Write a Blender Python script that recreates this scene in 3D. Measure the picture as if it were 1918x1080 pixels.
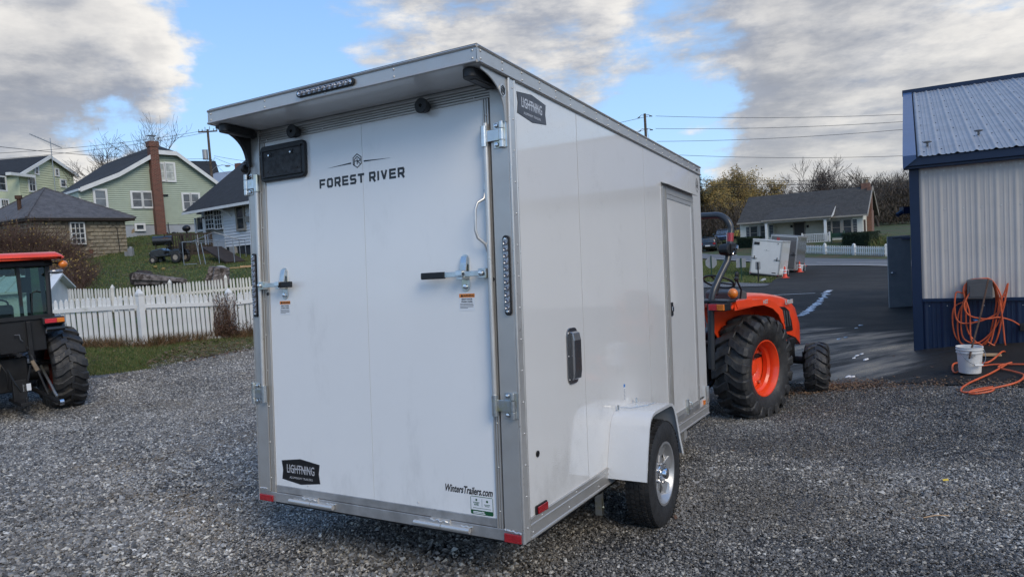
import bpy, bmesh, math, random
import numpy as np
from mathutils import Vector, Matrix, Euler
from mathutils.geometry import delaunay_2d_cdt
random.seed(7); rng = np.random.default_rng(7)
sc = bpy.context.scene; C = sc.collection
for o in list(bpy.data.objects): bpy.data.objects.remove(o)
PI = math.pi
# ------------------------------------------------------------ camera
CAM = Vector((0, 0, 1.65)); FPX = 1282.1
MC = np.array([[0.99795, 0.06387, 0.0], [-0.00379, 0.05927, -0.99823], [-0.06375, 0.99618, 0.05939]])
_b = np.array([-.064, -1, -.0594]); _b /= np.linalg.norm(_b)
_f = np.array([0, 0, 1.]); _f -= _f @ _b * _b; _f /= np.linalg.norm(_f)
_x = np.cross(_f, _b)
Bm = np.stack([_x, _f, _b], 1)                 # camera (x right, y down, z forward) from world
Mw = Bm.T @ np.diag([1, -1, -1])
cd = bpy.data.cameras.new('camera'); cam = bpy.data.objects.new('camera', cd); C.objects.link(cam)
cam.matrix_world = Matrix.Translation(CAM) @ Matrix([list(r) for r in Mw]).to_4x4()
cd.sensor_width = 36; cd.lens = FPX * 36 / 1918; cd.clip_start = .05; cd.clip_end = 3000
sc.camera = cam
# ------------------------------------------------------------ world sky
SUN_EL, SUN_AZ = math.radians(38), math.radians(150)     # azimuth from +Y towards +X
w = bpy.data.worlds.new('World'); sc.world = w; w.use_nodes = True
nt = w.node_tree; nt.nodes.clear()
class NB:
    """tiny node-tree writer"""
    def __init__(s, nt): s.nt = nt
    def n(s, t, **kw):
        nd = s.nt.nodes.new(t)
        for k, v in kw.items():
            if k == 'i':
                for a, b in v.items():
                    if isinstance(b, bpy.types.NodeSocket): s.nt.links.new(b, nd.inputs[a])
                    else: nd.inputs[a].default_value = b
            else: setattr(nd, k, v)
        return nd
    def m(s, op, a, b=0.0, c=None, clamp=False):
        i = {0: a, 1: b}
        if c is not None: i[2] = c
        return s.n('ShaderNodeMath', operation=op, use_clamp=clamp, i=i).outputs[0]
    def v(s, op, a, b=None, **kw):
        i = {0: a}
        if b is not None: i[1] = b
        nd = s.n('ShaderNodeVectorMath', operation=op, i=i)
        return nd.outputs[1] if op in ('DISTANCE', 'DOT_PRODUCT', 'LENGTH') else nd.outputs[0]
    def mix(s, f, a, b, mode='MIX'):
        nd = s.n('ShaderNodeMix', data_type='RGBA', blend_type=mode)
        for k, x in ((0, f), (6, a), (7, b)):
            if isinstance(x, bpy.types.NodeSocket): s.nt.links.new(x, nd.inputs[k])
            else: nd.inputs[k].default_value = x if k == 0 else (tuple(x) + (1,))[:4]
        return nd.outputs[2]
    def ramp(s, f, stops, interp='LINEAR'):
        nd = s.n('ShaderNodeValToRGB', i={0: f}); cr = nd.color_ramp; cr.interpolation = interp
        while len(cr.elements) < len(stops): cr.elements.new(.5)
        for e, (p, c) in zip(cr.elements, stops):
            e.position = p; e.color = (c, c, c, 1) if isinstance(c, (int, float)) else (tuple(c) + (1,))[:4]
        return nd.outputs[0]
    def noise(s, vec, scale, detail=4, rough=.55, out=0, **kw):
        return s.n('ShaderNodeTexNoise', i={'Vector': vec, 'Scale': scale, 'Detail': detail, 'Roughness': rough}, **kw).outputs[out]
    def mapr(s, f, a, b, c=0., d=1., smooth=True):
        nd = s.n('ShaderNodeMapRange', i={0: f, 1: a, 2: b, 3: c, 4: d})
        if smooth: nd.interpolation_type = 'SMOOTHSTEP'
        return nd.outputs[0]
nb = NB(nt)
def pdir(px, py):
    d = Bm.T @ np.array([(px - 959) / FPX, (py - 540) / FPX, 1.]); d /= np.linalg.norm(d); return tuple(d)
sky = nb.n('ShaderNodeTexSky', sky_type='NISHITA', sun_disc=False)
sky.sun_elevation = SUN_EL; sky.sun_rotation = SUN_AZ; sky.air_density = 1.0; sky.dust_density = .6; sky.ozone_density = 2.0
tc = nb.n('ShaderNodeTexCoord').outputs['Generated']
sep = nb.n('ShaderNodeSeparateXYZ', i={0: tc}); X, Y, Z = sep.outputs
den = nb.m('ADD', nb.m('MAXIMUM', Z, 0.0), .16)
pl = nb.n('ShaderNodeCombineXYZ', i={0: nb.m('DIVIDE', X, den), 1: nb.m('DIVIDE', Y, den), 2: 0.0}).outputs[0]
# cloud banks (direction, radius, amount) on top of the noise
BL = [((0, 110), .13, .32), ((190, 190), .085, .28), ((60, 250), .11, .20), ((-120, 300), .18, .22), ((200, 300), .12, .12), ((700, -30), .18, .10), ((960, 0), .18, .17), ((1130, 140), .085, .26),
      ((1430, 90), .12, .16), ((1620, 150), .22, .24), ((1880, 60), .25, .28), ((1500, 250), .17, .14), ((1640, 310), .16, .14), ((1420, 320), .13, .14), ((1640, 225), .05, -.10), ((1500, 270), .05, -.08),
      ((330, 90), .06, .17), ((200, 35), .07, .18), ((650, 70), .06, .18), ((780, 20), .10, .18), ((1010, 40), .11, .20), ((1200, 20), .10, .18), ((1440, 300), .1, .1),
      ((470, 150), .17, -.30), ((420, 60), .06, -.10), ((640, 140), .12, -.12), ((110, 90), .03, -.06), ((1230, 190), .08, -.15), ((1120, 215), .11, -.16), ((1290, 100), .08, -.20), ((350, 215), .09, -.22), ((1230, 230), .09, -.18), ((800, 130), .09, -.16)]
def density(vec_plane, vec_dir):
    big = nb.noise(vec_plane, .55, 3, .5); fine = nb.noise(vec_plane, 1.8, 9, .58)
    wis = nb.noise(nb.v('MULTIPLY', vec_dir, (1, 1, 3.4)), 6.0, 9, .62)
    d = nb.m('ADD', nb.m('MULTIPLY', big, .45), nb.m('ADD', nb.m('MULTIPLY', fine, .95), nb.m('MULTIPLY', wis, .95)))
    d = nb.m('SUBTRACT', d, .605)
    wn = nb.noise(vec_dir, 5.5, 6, .6, out=1); vec_dir = nb.v('NORMALIZE', nb.v('ADD', vec_dir, nb.v('MULTIPLY', nb.v('SUBTRACT', wn, (.5, .5, .5)), (.34, .34, .20))))
    for (q, r, a) in BL:
        dist = nb.v('DISTANCE', vec_dir, pdir(*q))
        d = nb.m('ADD', d, nb.mapr(dist, 0, r * 1.8, a * .72, 0.0))
    return d
nrm = nb.v('NORMALIZE', tc)
d1 = density(pl, nrm)
off = nb.v('NORMALIZE', nb.v('ADD', nrm, (0.028, .0, .05)))
s2 = nb.n('ShaderNodeSeparateXYZ', i={0: off}); den2 = nb.m('ADD', nb.m('MAXIMUM', s2.outputs[2], 0.0), .16)
pl2 = nb.n('ShaderNodeCombineXYZ', i={0: nb.m('DIVIDE', s2.outputs[0], den2), 1: nb.m('DIVIDE', s2.outputs[1], den2), 2: 0.0}).outputs[0]
d2 = density(pl2, off)
cover = nb.mapr(d1, .51, .83)
lit = nb.mapr(nb.m('ADD', nb.m('SUBTRACT', d1, d2), nb.m('ADD', nb.m('MULTIPLY', nb.m('SUBTRACT', nb.noise(pl, 2.6, 8, .62), .5), .62), nb.m('MULTIPLY', nb.m('SUBTRACT', nb.noise(pl, 9.0, 6, .6), .5), .22))), -.30, .34)
thick = nb.mapr(d1, .80, 1.25)
ccol = nb.mix(lit, (1.5, 1.62, 1.92), (4.3, 4.12, 3.85))
ccol = nb.mix(nb.m('MULTIPLY', thick, nb.m('SUBTRACT', 1.0, nb.m('MULTIPLY', lit, .55))), ccol, (1.2, 1.28, 1.5))
hz = nb.mapr(Z, .0, .26)
ccol = nb.mix(nb.m('MULTIPLY', nb.m('SUBTRACT', 1.0, hz), .35), ccol, (3.3, 3.25, 3.1))
blue = nb.mix(.78, sky.outputs[0], nb.mix(nb.mapr(Z, .0, .75), (1.9, 3.1, 4.7), (.50, 1.6, 3.9)))
col = nb.mix(nb.m('MULTIPLY', cover, .96), blue, ccol)
bg = nb.n('ShaderNodeBackground', i={0: col, 1: .096})
nt.links.new(bg.outputs[0], nb.n('ShaderNodeOutputWorld').inputs[0])
# ------------------------------------------------------------ sun (veiled by cloud)
sd = bpy.data.lights.new('sun', 'SUN'); sd.energy = .78; sd.angle = math.radians(30); sd.color = (1, .87, .68)
so = bpy.data.objects.new('sun', sd); C.objects.link(so)
so.rotation_euler = Vector((-math.sin(SUN_AZ) * math.cos(SUN_EL), -math.cos(SUN_AZ) * math.cos(SUN_EL), -math.sin(SUN_EL))).to_track_quat('-Z', 'Y').to_euler()
sc.view_settings.view_transform = 'Standard'; sc.view_settings.look = 'None'
sc.view_settings.exposure = 1.25; sc.view_settings.gamma = 1.0; sc.view_settings.use_curve_mapping = False
sc.render.engine = 'CYCLES'
# ------------------------------------------------------------ helpers
def ray(px, py): return Bm.T @ np.array([(px - 959) / FPX, (py - 540) / FPX, 1.])
def at(px, py, Y):
    d = ray(px, py); q = d * (Y / d[1]); return Vector((q[0], q[1], q[2] + 1.65))
def proj(p):
    c = Bm @ (np.array(p, float) - [0, 0, 1.65]); return 959 + FPX * c[0] / c[2], 540 + FPX * c[1] / c[2]
# terrain heights: control points read off the photograph, smooth multiquadric in between
CP = [(-.1, 3.7, -.15), (-3.1, 4, -.09), (2.6, 3.5, -.22), (-7, 10.6, -.41), (0, 0, .08), (-6, 0, .2), (6, 0, -.05), (0, -8, .6), (-10, -8, .8), (10, -8, .3),
      (-3, 8, -.34), (0, 8, -.42), (.5, 11, -.63), (2.9, 8.35, -.62), (4.0, 10, -.66), (-7.7, 12.6, -.26), (-8.2, 15.2, -.02), (-12, 15, .02), (-7, 17.5, -.2), (-5, 15, -.52), (-2, 18, -.55),
      (-10.6, 4, .1), (-15, 8, .1), (-13, 24, .35), (-9.5, 24, .35), (-15.5, 28, 1.15), (-20.5, 37, 2.6), (-15.5, 33, 1.85), (-24, 37, 2.55), (-22, 45, 4.0), (-27, 44, 4.0), (-13.6, 38, 2.3), (-9, 36, 1.9), (-36, 58, 5.6), (-45, 60, 6), (-30, 30, 1.8), (-20, 18, .35),
      (-25, 75, 5.5), (-60, 90, 7), (-100, 40, 5), (-5, 50, 2.5), (-10, 100, 4.5), (6.15, 10.5, -.34), (5.68, 8.5, -.27), (4.9, 8.5, -.42), (5.7, 7.5, -.29), (9, 5, -.15), (12, 8, -.2), (7.4, 13, -.45), (8.5, 19.4, -.72), (11, 19.4, -.72), (10.7, 24, -.66),
      (3, 25, -.5), (14, 38, -1.1), (16, 42, -1.15), (21, 50, -1.18), (22.8, 54, -1.2), (25.3, 45.7, -1.2), (18.5, 64, -.6), (20.5, 71, -.4), (25.3, 60, -.9), (26.7, 48.3, -1.1), (26.8, 64, -.6), (30.3, 55, -.98),
      (26, 74, .2), (34, 64, .15), (30, 68, .2), (23, 78, -.17), (9, 60, 0), (40, 30, -.9), (30, 20, -.6), (60, 60, 0), (40, 100, 1.5), (80, 150, 2), (110, 190, 3), (60, 220, 3), (150, 150, 3), (20, 160, 2), (0, 250, 3), (-150, 200, 8), (-300, 0, 10), (300, 0, 3), (0, -300, 6), (300, 300, 5), (-300, 400, 20), (0, 500, 6), (500, -300, 5), (-500, -300, 5)]
_P = np.array(CP); _n = len(CP)
def _ker(r2): return np.sqrt(r2 + 4.0)
_D = ((_P[:, None, :2] - _P[None, :, :2]) ** 2).sum(-1)
_A = np.zeros((_n + 1, _n + 1)); _A[:_n, :_n] = _ker(_D) - np.eye(_n) * .05; _A[:_n, _n] = 1; _A[_n, :_n] = 1
_W = np.linalg.solve(_A, np.append(_P[:, 2], 0))
def gzn(x, y):
    x = np.asarray(x, float); y = np.asarray(y, float); out = np.full(x.shape, _W[_n])
    for i in range(_n): out = out + _W[i] * _ker((x - _P[i, 0]) ** 2 + (y - _P[i, 1]) ** 2)
    return out
def gz(x, y): return float(gzn(np.array([x]), np.array([y]))[0])
def onground(px, Y):
    x = (px - 959) / FPX * Y
    for _ in range(4):
        q = proj((x, Y, gz(x, Y))); x += (px - q[0]) / FPX * Y
    return Vector((x, Y, gz(x, Y)))

class MB:
    def __init__(s): s.v = []; s.f = []
    def add(s, vs, fs, M=None):
        b = len(s.v)
        if M is not None: vs = [M @ Vector(v) for v in vs]
        s.v += [tuple(v) for v in vs]; s.f += [tuple(b + i for i in f) for f in fs]; return s
    def box(s, x0, x1, y0, y1, z0, z1, M=None):
        return s.add([(x0, y0, z0), (x1, y0, z0), (x1, y1, z0), (x0, y1, z0), (x0, y0, z1), (x1, y0, z1), (x1, y1, z1), (x0, y1, z1)],
                     [(0, 3, 2, 1), (4, 5, 6, 7), (0, 1, 5, 4), (1, 2, 6, 5), (2, 3, 7, 6), (3, 0, 4, 7)], M)
    def cyl(s, p0, p1, r0, r1=None, n=12, cap=True):
        r1 = r0 if r1 is None else r1
        p0, p1 = Vector(p0), Vector(p1); d = (p1 - p0)
        if d.length < 1e-9: return s
        q = d.to_track_quat('Z', 'Y'); a = []; 
        for p, r in ((p0, r0), (p1, r1)):
            for i in range(n):
                t = 2 * PI * i / n; a.append(p + q @ Vector((math.cos(t) * r, math.sin(t) * r, 0)))
        fs = [(i, (i + 1) % n, n + (i + 1) % n, n + i) for i in range(n)]
        if cap: fs += [tuple(range(n - 1, -1, -1)), tuple(range(n, 2 * n))]
        return s.add(a, fs)
    def tube(s, pts, r, n=8, cap=True, flat=1.0):
        pts = [Vector(p) for p in pts]; m = len(pts); rs = r if isinstance(r, (list, tuple)) else [r] * m
        vs = []; prev = None
        for i, p in enumerate(pts):
            d = (pts[min(i + 1, m - 1)] - pts[max(i - 1, 0)]).normalized()
            if prev is None:
                a = Vector((0, 0, 1)) if abs(d.z) < .9 else Vector((1, 0, 0)); e1 = d.cross(a).normalized()
            else: e1 = (prev - d * prev.dot(d)).normalized()
            prev = e1; e2 = d.cross(e1)
            for k in range(n):
                t = 2 * PI * k / n; vs.append(p + e1 * math.cos(t) * rs[i] + e2 * math.sin(t) * rs[i] * flat)
        fs = [(i * n + k, i * n + (k + 1) % n, (i + 1) * n + (k + 1) % n, (i + 1) * n + k) for i in range(m - 1) for k in range(n)]
        if cap: fs += [tuple(range(n - 1, -1, -1)), tuple(range((m - 1) * n, m * n))]
        return s.add(vs, fs)
    def prism(s, poly, a, b, axis='y', M=None):
        """poly: 2D points; extruded from a to b along axis (x: poly=(y,z), y: poly=(x,z), z: poly=(x,y))"""
        def P(p, t): return {'x': (t, p[0], p[1]), 'y': (p[0], t, p[1]), 'z': (p[0], p[1], t)}[axis]
        n = len(poly); vs = [P(p, a) for p in poly] + [P(p, b) for p in poly]
        fs = [tuple(range(n)), tuple(range(2 * n - 1, n - 1, -1))] + [(i, n + i, n + (i + 1) % n, (i + 1) % n) for i in range(n)]
        return s.add(vs, fs, M)
    def lathe(s, prof, n=32, c=(0, 0, 0), axis='x', M=None, close=False):
        """prof: (along, radius)"""
        vs = []; c = Vector(c)
        for (x, r) in prof:
            for k in range(n):
                t = 2 * PI * k / n; a, b = math.cos(t) * r, math.sin(t) * r
                vs.append(c + Vector({'x': (x, a, b), 'y': (a, x, b), 'z': (a, b, x)}[axis]))
        m = len(prof); rows = range(m if close else m - 1)
        fs = [(i * n + k, i * n + (k + 1) % n, ((i + 1) % m) * n + (k + 1) % n, ((i + 1) % m) * n + k) for i in rows for k in range(n)]
        return s.add(vs, fs, M)
    def ball(s, c, r, n=8, sc3=(1, 1, 1)):
        prof = [(-math.cos(PI * i / n) * r, max(math.sin(PI * i / n) * r, 1e-5)) for i in range(n + 1)]
        t = MB(); t.lathe(prof, n * 2, axis='z'); 
        return s.add([(v[0] * sc3[0] + c[0], v[1] * sc3[1] + c[1], v[2] * sc3[2] + c[2]) for v in t.v], t.f)
    def quad(s, a, b, c, d): return s.add([a, b, c, d], [(0, 1, 2, 3)])
    def build(s, name, mat, parent=None, smooth=False, bevel=0, M=None, fix=True):
        me = bpy.data.meshes.new(name); me.from_pydata(s.v, [], s.f)
        if fix:
            bm = bmesh.new(); bm.from_mesh(me); bmesh.ops.recalc_face_normals(bm, faces=bm.faces); bm.to_mesh(me); bm.free()
        me.materials.append(mat); o = bpy.data.objects.new(name, me); C.objects.link(o)
        if parent: o.parent = parent
        if M is not None: o.matrix_local = M
        if smooth: smoothit(me, 38 if smooth is True else smooth)
        if bevel:
            b = o.modifiers.new('bevel', 'BEVEL'); b.width = bevel; b.segments = 2; b.limit_method = 'ANGLE'; b.angle_limit = math.radians(40)
        return o
def smoothit(me, ang):
    me.shade_smooth() if hasattr(me, 'shade_smooth') else None
    try: me.set_sharp_from_angle(angle=math.radians(ang))
    except Exception: pass
def tag(o, label=None, cat=None, group=None, kind=None):
    if label: o['label'] = label
    if cat: o['category'] = cat
    if group: o['group'] = group
    if kind: o['kind'] = kind
    return o
def thing(name, label, cat, loc=(0, 0, 0), rz=0, group=None, M=None):
    o = bpy.data.objects.new(name, None); C.objects.link(o); o.empty_display_size = .2
    if M is not None: o.matrix_world = M
    else: o.location = loc; o.rotation_euler = (0, 0, rz)
    return tag(o, label, cat, group)
def copy_tree(o, parent=None):
    c = o.copy(); C.objects.link(c)
    if parent: c.parent = parent
    for ch in list(o.children): copy_tree(ch, c)
    return c
def ftext(s, size, mat, parent, M, name='lettering', shear=0, xs=1, bold=0, ext=.0008, align='LEFT', space=1.0):
    cu = bpy.data.curves.new('t', 'FONT'); cu.body = s; cu.size = size; cu.shear = shear; cu.offset = bold; cu.extrude = ext; cu.align_x = align; cu.space_character = space; cu.resolution_u = 3
    t = bpy.data.objects.new('t', cu); C.objects.link(t)
    me = bpy.data.meshes.new_from_object(t); bpy.data.objects.remove(t); bpy.data.curves.remove(cu)
    me.transform(Matrix.Scale(xs, 4, (1, 0, 0))); me.materials.clear(); me.materials.append(mat)
    o = bpy.data.objects.new(name, me); C.objects.link(o); o.parent = parent; o.matrix_local = M; return o
def rrect(x0, x1, z0, z1, r, n=5):
    out = []
    for cx, cz, a0 in ((x1 - r, z1 - r, 0), (x0 + r, z1 - r, 90), (x0 + r, z0 + r, 180), (x1 - r, z0 + r, 270)):
        for k in range(n + 1):
            t = math.radians(a0 + 90 * k / n); out.append((cx + r * math.cos(t), cz + r * math.sin(t)))
    return out
# ------------------------------------------------------------ materials
def mat(name, col, rough=.5, metal=0, var=.12, vs=4, bump=0, bs=60, coat=0, col2=None, c2s=3, c2t=(.5, .6), rvar=0, spec=.5, emit=0, rnd=0, trans=0):
    m = bpy.data.materials.new(name); m.use_nodes = True; t = m.node_tree; t.nodes.clear(); b = NB(t)
    p = b.n('ShaderNodeBsdfPrincipled'); t.links.new(p.outputs[0], b.n('ShaderNodeOutputMaterial').inputs[0])
    co = b.n('ShaderNodeTexCoord').outputs['Object']
    nz = b.noise(co, vs, 5, .6)
    dk = tuple(c * (1 - var) for c in col); lt = tuple(min(1, c * (1 + var)) for c in col)
    c = b.mix(b.mapr(nz, .3, .7), dk, lt)
    if col2: c = b.mix(b.mapr(b.noise(co, c2s, 7, .65), *c2t), c, col2)
    if rnd:
        r = b.n('ShaderNodeObjectInfo').outputs['Random']
        hs = b.n('ShaderNodeHueSaturation', i={'Value': b.mapr(r, 0, 1, 1 - rnd, 1 + rnd, False), 'Color': c}); c = hs.outputs[0]
    t.links.new(c, p.inputs['Base Color'])
    p.inputs['Roughness'].default_value = rough; p.inputs['Metallic'].default_value = metal
    p.inputs['Specular IOR Level'].default_value = spec
    if rvar: t.links.new(b.mapr(b.noise(co, vs * 3, 6, .6), .3, .7, max(.02, rough - rvar), min(1, rough + rvar)), p.inputs['Roughness'])
    if coat: p.inputs['Coat Weight'].default_value = coat; p.inputs['Coat Roughness'].default_value = .04
    if trans: p.inputs['Transmission Weight'].default_value = trans
    if bump:
        bp = b.n('ShaderNodeBump', i={'Strength': min(1, bump), 'Distance': .01, 'Height': b.noise(co, bs, 6, .6)}); t.links.new(bp.outputs[0], p.inputs['Normal'])
    m['_'] = 1; return m
def nodes_of(m):
    t = m.node_tree; b = NB(t); p = [n for n in t.nodes if n.type == 'BSDF_PRINCIPLED'][0]; return t, b, p
K = {}
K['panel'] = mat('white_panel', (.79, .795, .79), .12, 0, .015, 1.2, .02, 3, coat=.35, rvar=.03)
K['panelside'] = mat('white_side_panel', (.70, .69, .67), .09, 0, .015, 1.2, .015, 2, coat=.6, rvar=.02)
K['alu'] = mat('brushed_aluminium', (.50, .485, .46), .38, .60, .06, 3, .04, 30, rvar=.06, col2=(.43, .41, .39), c2s=3, c2t=(.5, .9))
K['alubright'] = mat('bright_aluminium', (.60, .59, .57), .33, .6, .04, 8, 0, rvar=.06)
K['alurough'] = mat('stained_aluminium', (.47, .46, .45), .45, .75, .2, 7, .12, 40, col2=(.20, .18, .17), c2s=5, c2t=(.62, .75))
K['zinc'] = mat('zinc_plated_steel', (.62, .64, .64), .28, .95, .12, 20, .05, 80, col2=(.58, .57, .42), c2s=12, c2t=(.5, .7))
K['black'] = mat('black_plastic', (.010, .010, .011), .48, 0, .15, 10, .1, 200)
K['rubber'] = mat('tyre_rubber', (.022, .022, .023), .62, 0, .3, 12, .25, 120, col2=(.05, .047, .043), c2s=7, c2t=(.55, .75), rvar=.15)
K['trubber'] = mat('tractor_tyre_rubber', (.026, .026, .027), .55, 0, .3, 8, .3, 90, col2=(.075, .07, .062), c2s=5, c2t=(.52, .72), rvar=.15)
K['steel'] = mat('dark_chassis_steel', (.018, .018, .019), .5, .3, .3, 8, .2, 60)
K['redlens'] = mat('red_lens', (.34, .012, .018), .12, 0, .15, 60, .3, 150, coat=.6)
K['amberlens'] = mat('amber_lens', (.75, .20, .02), .12, 0, .15, 60, .3, 100, coat=.6)
K['tailred'] = mat('bright_red_tail_lens', (.62, .03, .04), .12, 0, .15, 60, .3, 150, coat=.6)
K['satin'] = mat('satin_alloy', (.48, .48, .48), .38, .7, .05, 8)
K['ventplate'] = mat('polished_stainless', (.30, .30, .31), .18, .9, .05, 8)
K['clearlens'] = mat('clear_led_lens', (.30, .31, .34), .06, .6, .35, 90, .1, 120, coat=.8)
K['chrome'] = mat('chrome', (.75, .75, .76), .12, 1, .05, 10)
K['blackpaint'] = mat('gloss_black_paint', (.016, .017, .019), .22, 0, .1, 5, 0, coat=.5)
K['vinylblack'] = mat('black_vinyl_print', (.012, .012, .013), .3, 0, .05)
K['vinylwhite'] = mat('silver_vinyl_print', (.62, .62, .64), .3, .3, .05)
K['vinylgrey'] = mat('smoky_badge_print', (.05, .048, .056), .3, .1, .3, 30)
K['vinylorange'] = mat('orange_warning_print', (.80, .25, .03), .4)
K['vinylpaper'] = mat('white_sticker', (.72, .74, .76), .35, 0, .02)
K['vinylgreen'] = mat('green_sticker_print', (.01, .09, .035), .4)
K['vinylblue'] = mat('blue_sticker_print', (.04, .2, .55), .4)
K['orange'] = mat('orange_tractor_paint', (.82, .065, .014), .32, 0, .10, 4, .03, 30, coat=.25, col2=(.55, .06, .02), c2s=4, c2t=(.6, .8))
K['grey_rops'] = mat('dark_grey_rollbar_paint', (.030, .034, .040), .35, 0, .12, 8, 0, coat=.2)
K['fence'] = mat('white_vinyl_fence', (.72, .72, .70), .45, 0, .05, 3, .03, 30, col2=(.50, .50, .44), c2s=4, c2t=(.55, .8), rnd=.05)
K['fence2'] = mat('aged_white_vinyl_fence', (.64, .63, .59), .5, 0, .08, 3, .03, 30, col2=(.45, .44, .36), c2s=4, c2t=(.5, .8), rnd=.06)
K['roofblack'] = mat('black_shingle', (.016, .017, .019), .85, 0, .35, 3, .6, 30, col2=(.032, .033, .035), c2s=14, c2t=(.5, .7))
K['roofgrey'] = mat('grey_shingle', (.085, .082, .085), .85, 0, .25, 3, .6, 20, col2=(.13, .125, .13), c2s=9, c2t=(.5, .7))
K['roofranch'] = mat('weathered_brown_grey_shingle', (.045, .043, .040), .9, 0, .2, 2, .6, 20, col2=(.085, .08, .074), c2s=6, c2t=(.52, .7))
K['greenside'] = mat('pale_green_siding', (.38, .44, .35), .6, 0, .05, 2, .05, 20)
K['creamside'] = mat('cream_green_siding', (.53, .56, .38), .6, 0, .05, 2, .05, 20)
K['whiteside'] = mat('white_siding', (.66, .67, .68), .6, 0, .05, 2, .05, 20)
K['ranchside'] = mat('beige_white_siding', (.66, .64, .56), .6, 0, .05, 2, .05, 20)
K['trimwhite'] = mat('white_trim', (.66, .67, .66), .5, 0, .06, 3)
K['trimtan'] = mat('taupe_trim', (.30, .27, .23), .6, 0, .08, 3)
K['glass'] = mat('window_glass', (.035, .04, .045), .05, 0, .3, 2, 0, spec=.9)
K['glasslit'] = mat('pale_curtain_behind_glass', (.42, .43, .38), .12, 0, .35, 2.5, 0, spec=.9)
K['blind'] = mat('grey_window_blind', (.14, .15, .16), .12, 0, .25, 3, 0, spec=.9)
K['foundation'] = mat('pale_blue_grey_foundation', (.33, .36, .40), .85, 0, .1, 2, .3, 20, col2=(.26, .20, .13), c2s=1.1, c2t=(.60, .63))
K['darkfound'] = mat('dark_foundation', (.03, .033, .038), .8, 0, .2, 3, .2)
K['wooddark'] = mat('dark_brown_wood', (.034, .024, .018), .75, 0, .35, 6, .3, 30)
K['wood'] = mat('weathered_wood', (.20, .15, .10), .75, 0, .3, 6, .3, 40)
K['pine'] = mat('raw_pine_board', (.48, .31, .17), .7, 0, .2, 6, .2, 40)
K['pole'] = mat('weathered_utility_pole_wood', (.085, .065, .05), .85, 0, .25, 3, .3, 30)
K['wire'] = mat('dark_cable', (.03, .03, .032), .6)
K['galv'] = mat('galvanised_tube', (.30, .33, .36), .4, .7, .15, 8)
K['navy'] = mat('navy_blue_metal', (.004, .017, .052), .42, .1, .10, 3, .05, 20)
K['navyskylit'] = mat('sky_lit_navy_trim', (.045, .085, .19), .35, .1, .08, 3)  # paler copy of the navy: sky light on the rake put into its colour
K['metalroof'] = mat('pale_grey_metal_roof', (.30, .315, .34), .5, .25, .08, 2, .03, 10, rvar=.08)
K['metalwall'] = mat('light_grey_metal_wall', (.47, .445, .42), .45, .05, .05, 2, .04, 12)
K['door'] = mat('blue_grey_steel_door', (.22, .235, .25), .45, 0, .08, 4, .05, 60)
K['greyplast'] = mat('grey_plastic', (.085, .085, .088), .5, 0, .1, 8, .1, 60)
K['hose'] = mat('orange_hose', (.62, .11, .035), .5, 0, .15, 9, .15, 90, col2=(.36, .06, .03), c2s=6, c2t=(.6, .75))
K['bucket'] = mat('white_plastic_bucket', (.66, .66, .65), .42, 0, .05, 6, .03, 30, col2=(.42, .40, .36), c2s=9, c2t=(.6, .8))
K['rust'] = mat('rusty_iron_rod', (.075, .04, .025), .8, .2, .4, 20, .3, 80)
K['bark'] = mat('bare_tree_bark', (.065, .052, .042), .9, 0, .3, 6, .3, 20)
K['barkgrey'] = mat('grey_brown_bark', (.085, .07, .06), .9, 0, .3, 6, .3, 20)
K['brick'] = None
K['cone'] = mat('orange_traffic_cone', (.75, .075, .035), .5, 0, .1, 6)
K['hedge'] = mat('dark_clipped_hedge', (.010, .020, .008), .85, 0, .4, 20)
K['sign'] = mat('aluminium_sign_back', (.36, .37, .38), .45, .5, .08, 4)
K['greenpost'] = mat('green_steel_post', (.012, .05, .03), .5, 0, .1)
def brickmat(name, c1, c2, cm, sc=8):
    m = bpy.data.materials.new(name); m.use_nodes = True; t = m.node_tree; t.nodes.clear(); b = NB(t)
    p = b.n('ShaderNodeBsdfPrincipled'); t.links.new(p.outputs[0], b.n('ShaderNodeOutputMaterial').inputs[0])
    co = b.n('ShaderNodeTexCoord').outputs['Object']; s = b.n('ShaderNodeSeparateXYZ', i={0: co})
    v = b.n('ShaderNodeCombineXYZ', i={0: b.m('ADD', s.outputs[0], s.outputs[1]), 1: s.outputs[2], 2: 0.0}).outputs[0]
    br = b.n('ShaderNodeTexBrick', i={'Vector': v, 'Color1': c1 + (1,), 'Color2': c2 + (1,), 'Mortar': cm + (1,), 'Scale': 1.0, 'Mortar Size': .012, 'Brick Width': .22, 'Row Height': .08})
    t.links.new(br.outputs[0], p.inputs[0]); p.inputs['Roughness'].default_value = .85
    bp = b.n('ShaderNodeBump', i={'Strength': .6, 'Distance': .02, 'Height': b.m('SUBTRACT', 1.0, br.outputs[1])}); t.links.new(bp.outputs[0], p.inputs['Normal']); return m
for k_ in ('fence', 'fence2'):
    t, b, p = nodes_of(K[k_]); co = b.n('ShaderNodeTexCoord').outputs['Object']; zz_ = b.n('ShaderNodeSeparateXYZ', i={0: co}).outputs[2]
    src = p.inputs['Base Color'].links[0].from_socket; f_ = b.m('MULTIPLY', b.mapr(zz_, .0, .30, .75, 0), b.mapr(b.noise(b.v('ADD', b.n('ShaderNodeNewGeometry').outputs['Position'], (0, 0, 0)), 7, 5, .7), .35, .65)); t.links.new(b.mix(f_, src, (.16, .14, .08)), p.inputs['Base Color'])
t, b, p = nodes_of(K['panelside']); co = b.n('ShaderNodeTexCoord').outputs['Object']; vd = b.n('ShaderNodeTexVoronoi', i={'Vector': co, 'Scale': 95.0}); keep = b.m('GREATER_THAN', b.n('ShaderNodeSeparateColor', i={0: vd.outputs['Color']}).outputs[0], .62)
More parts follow.
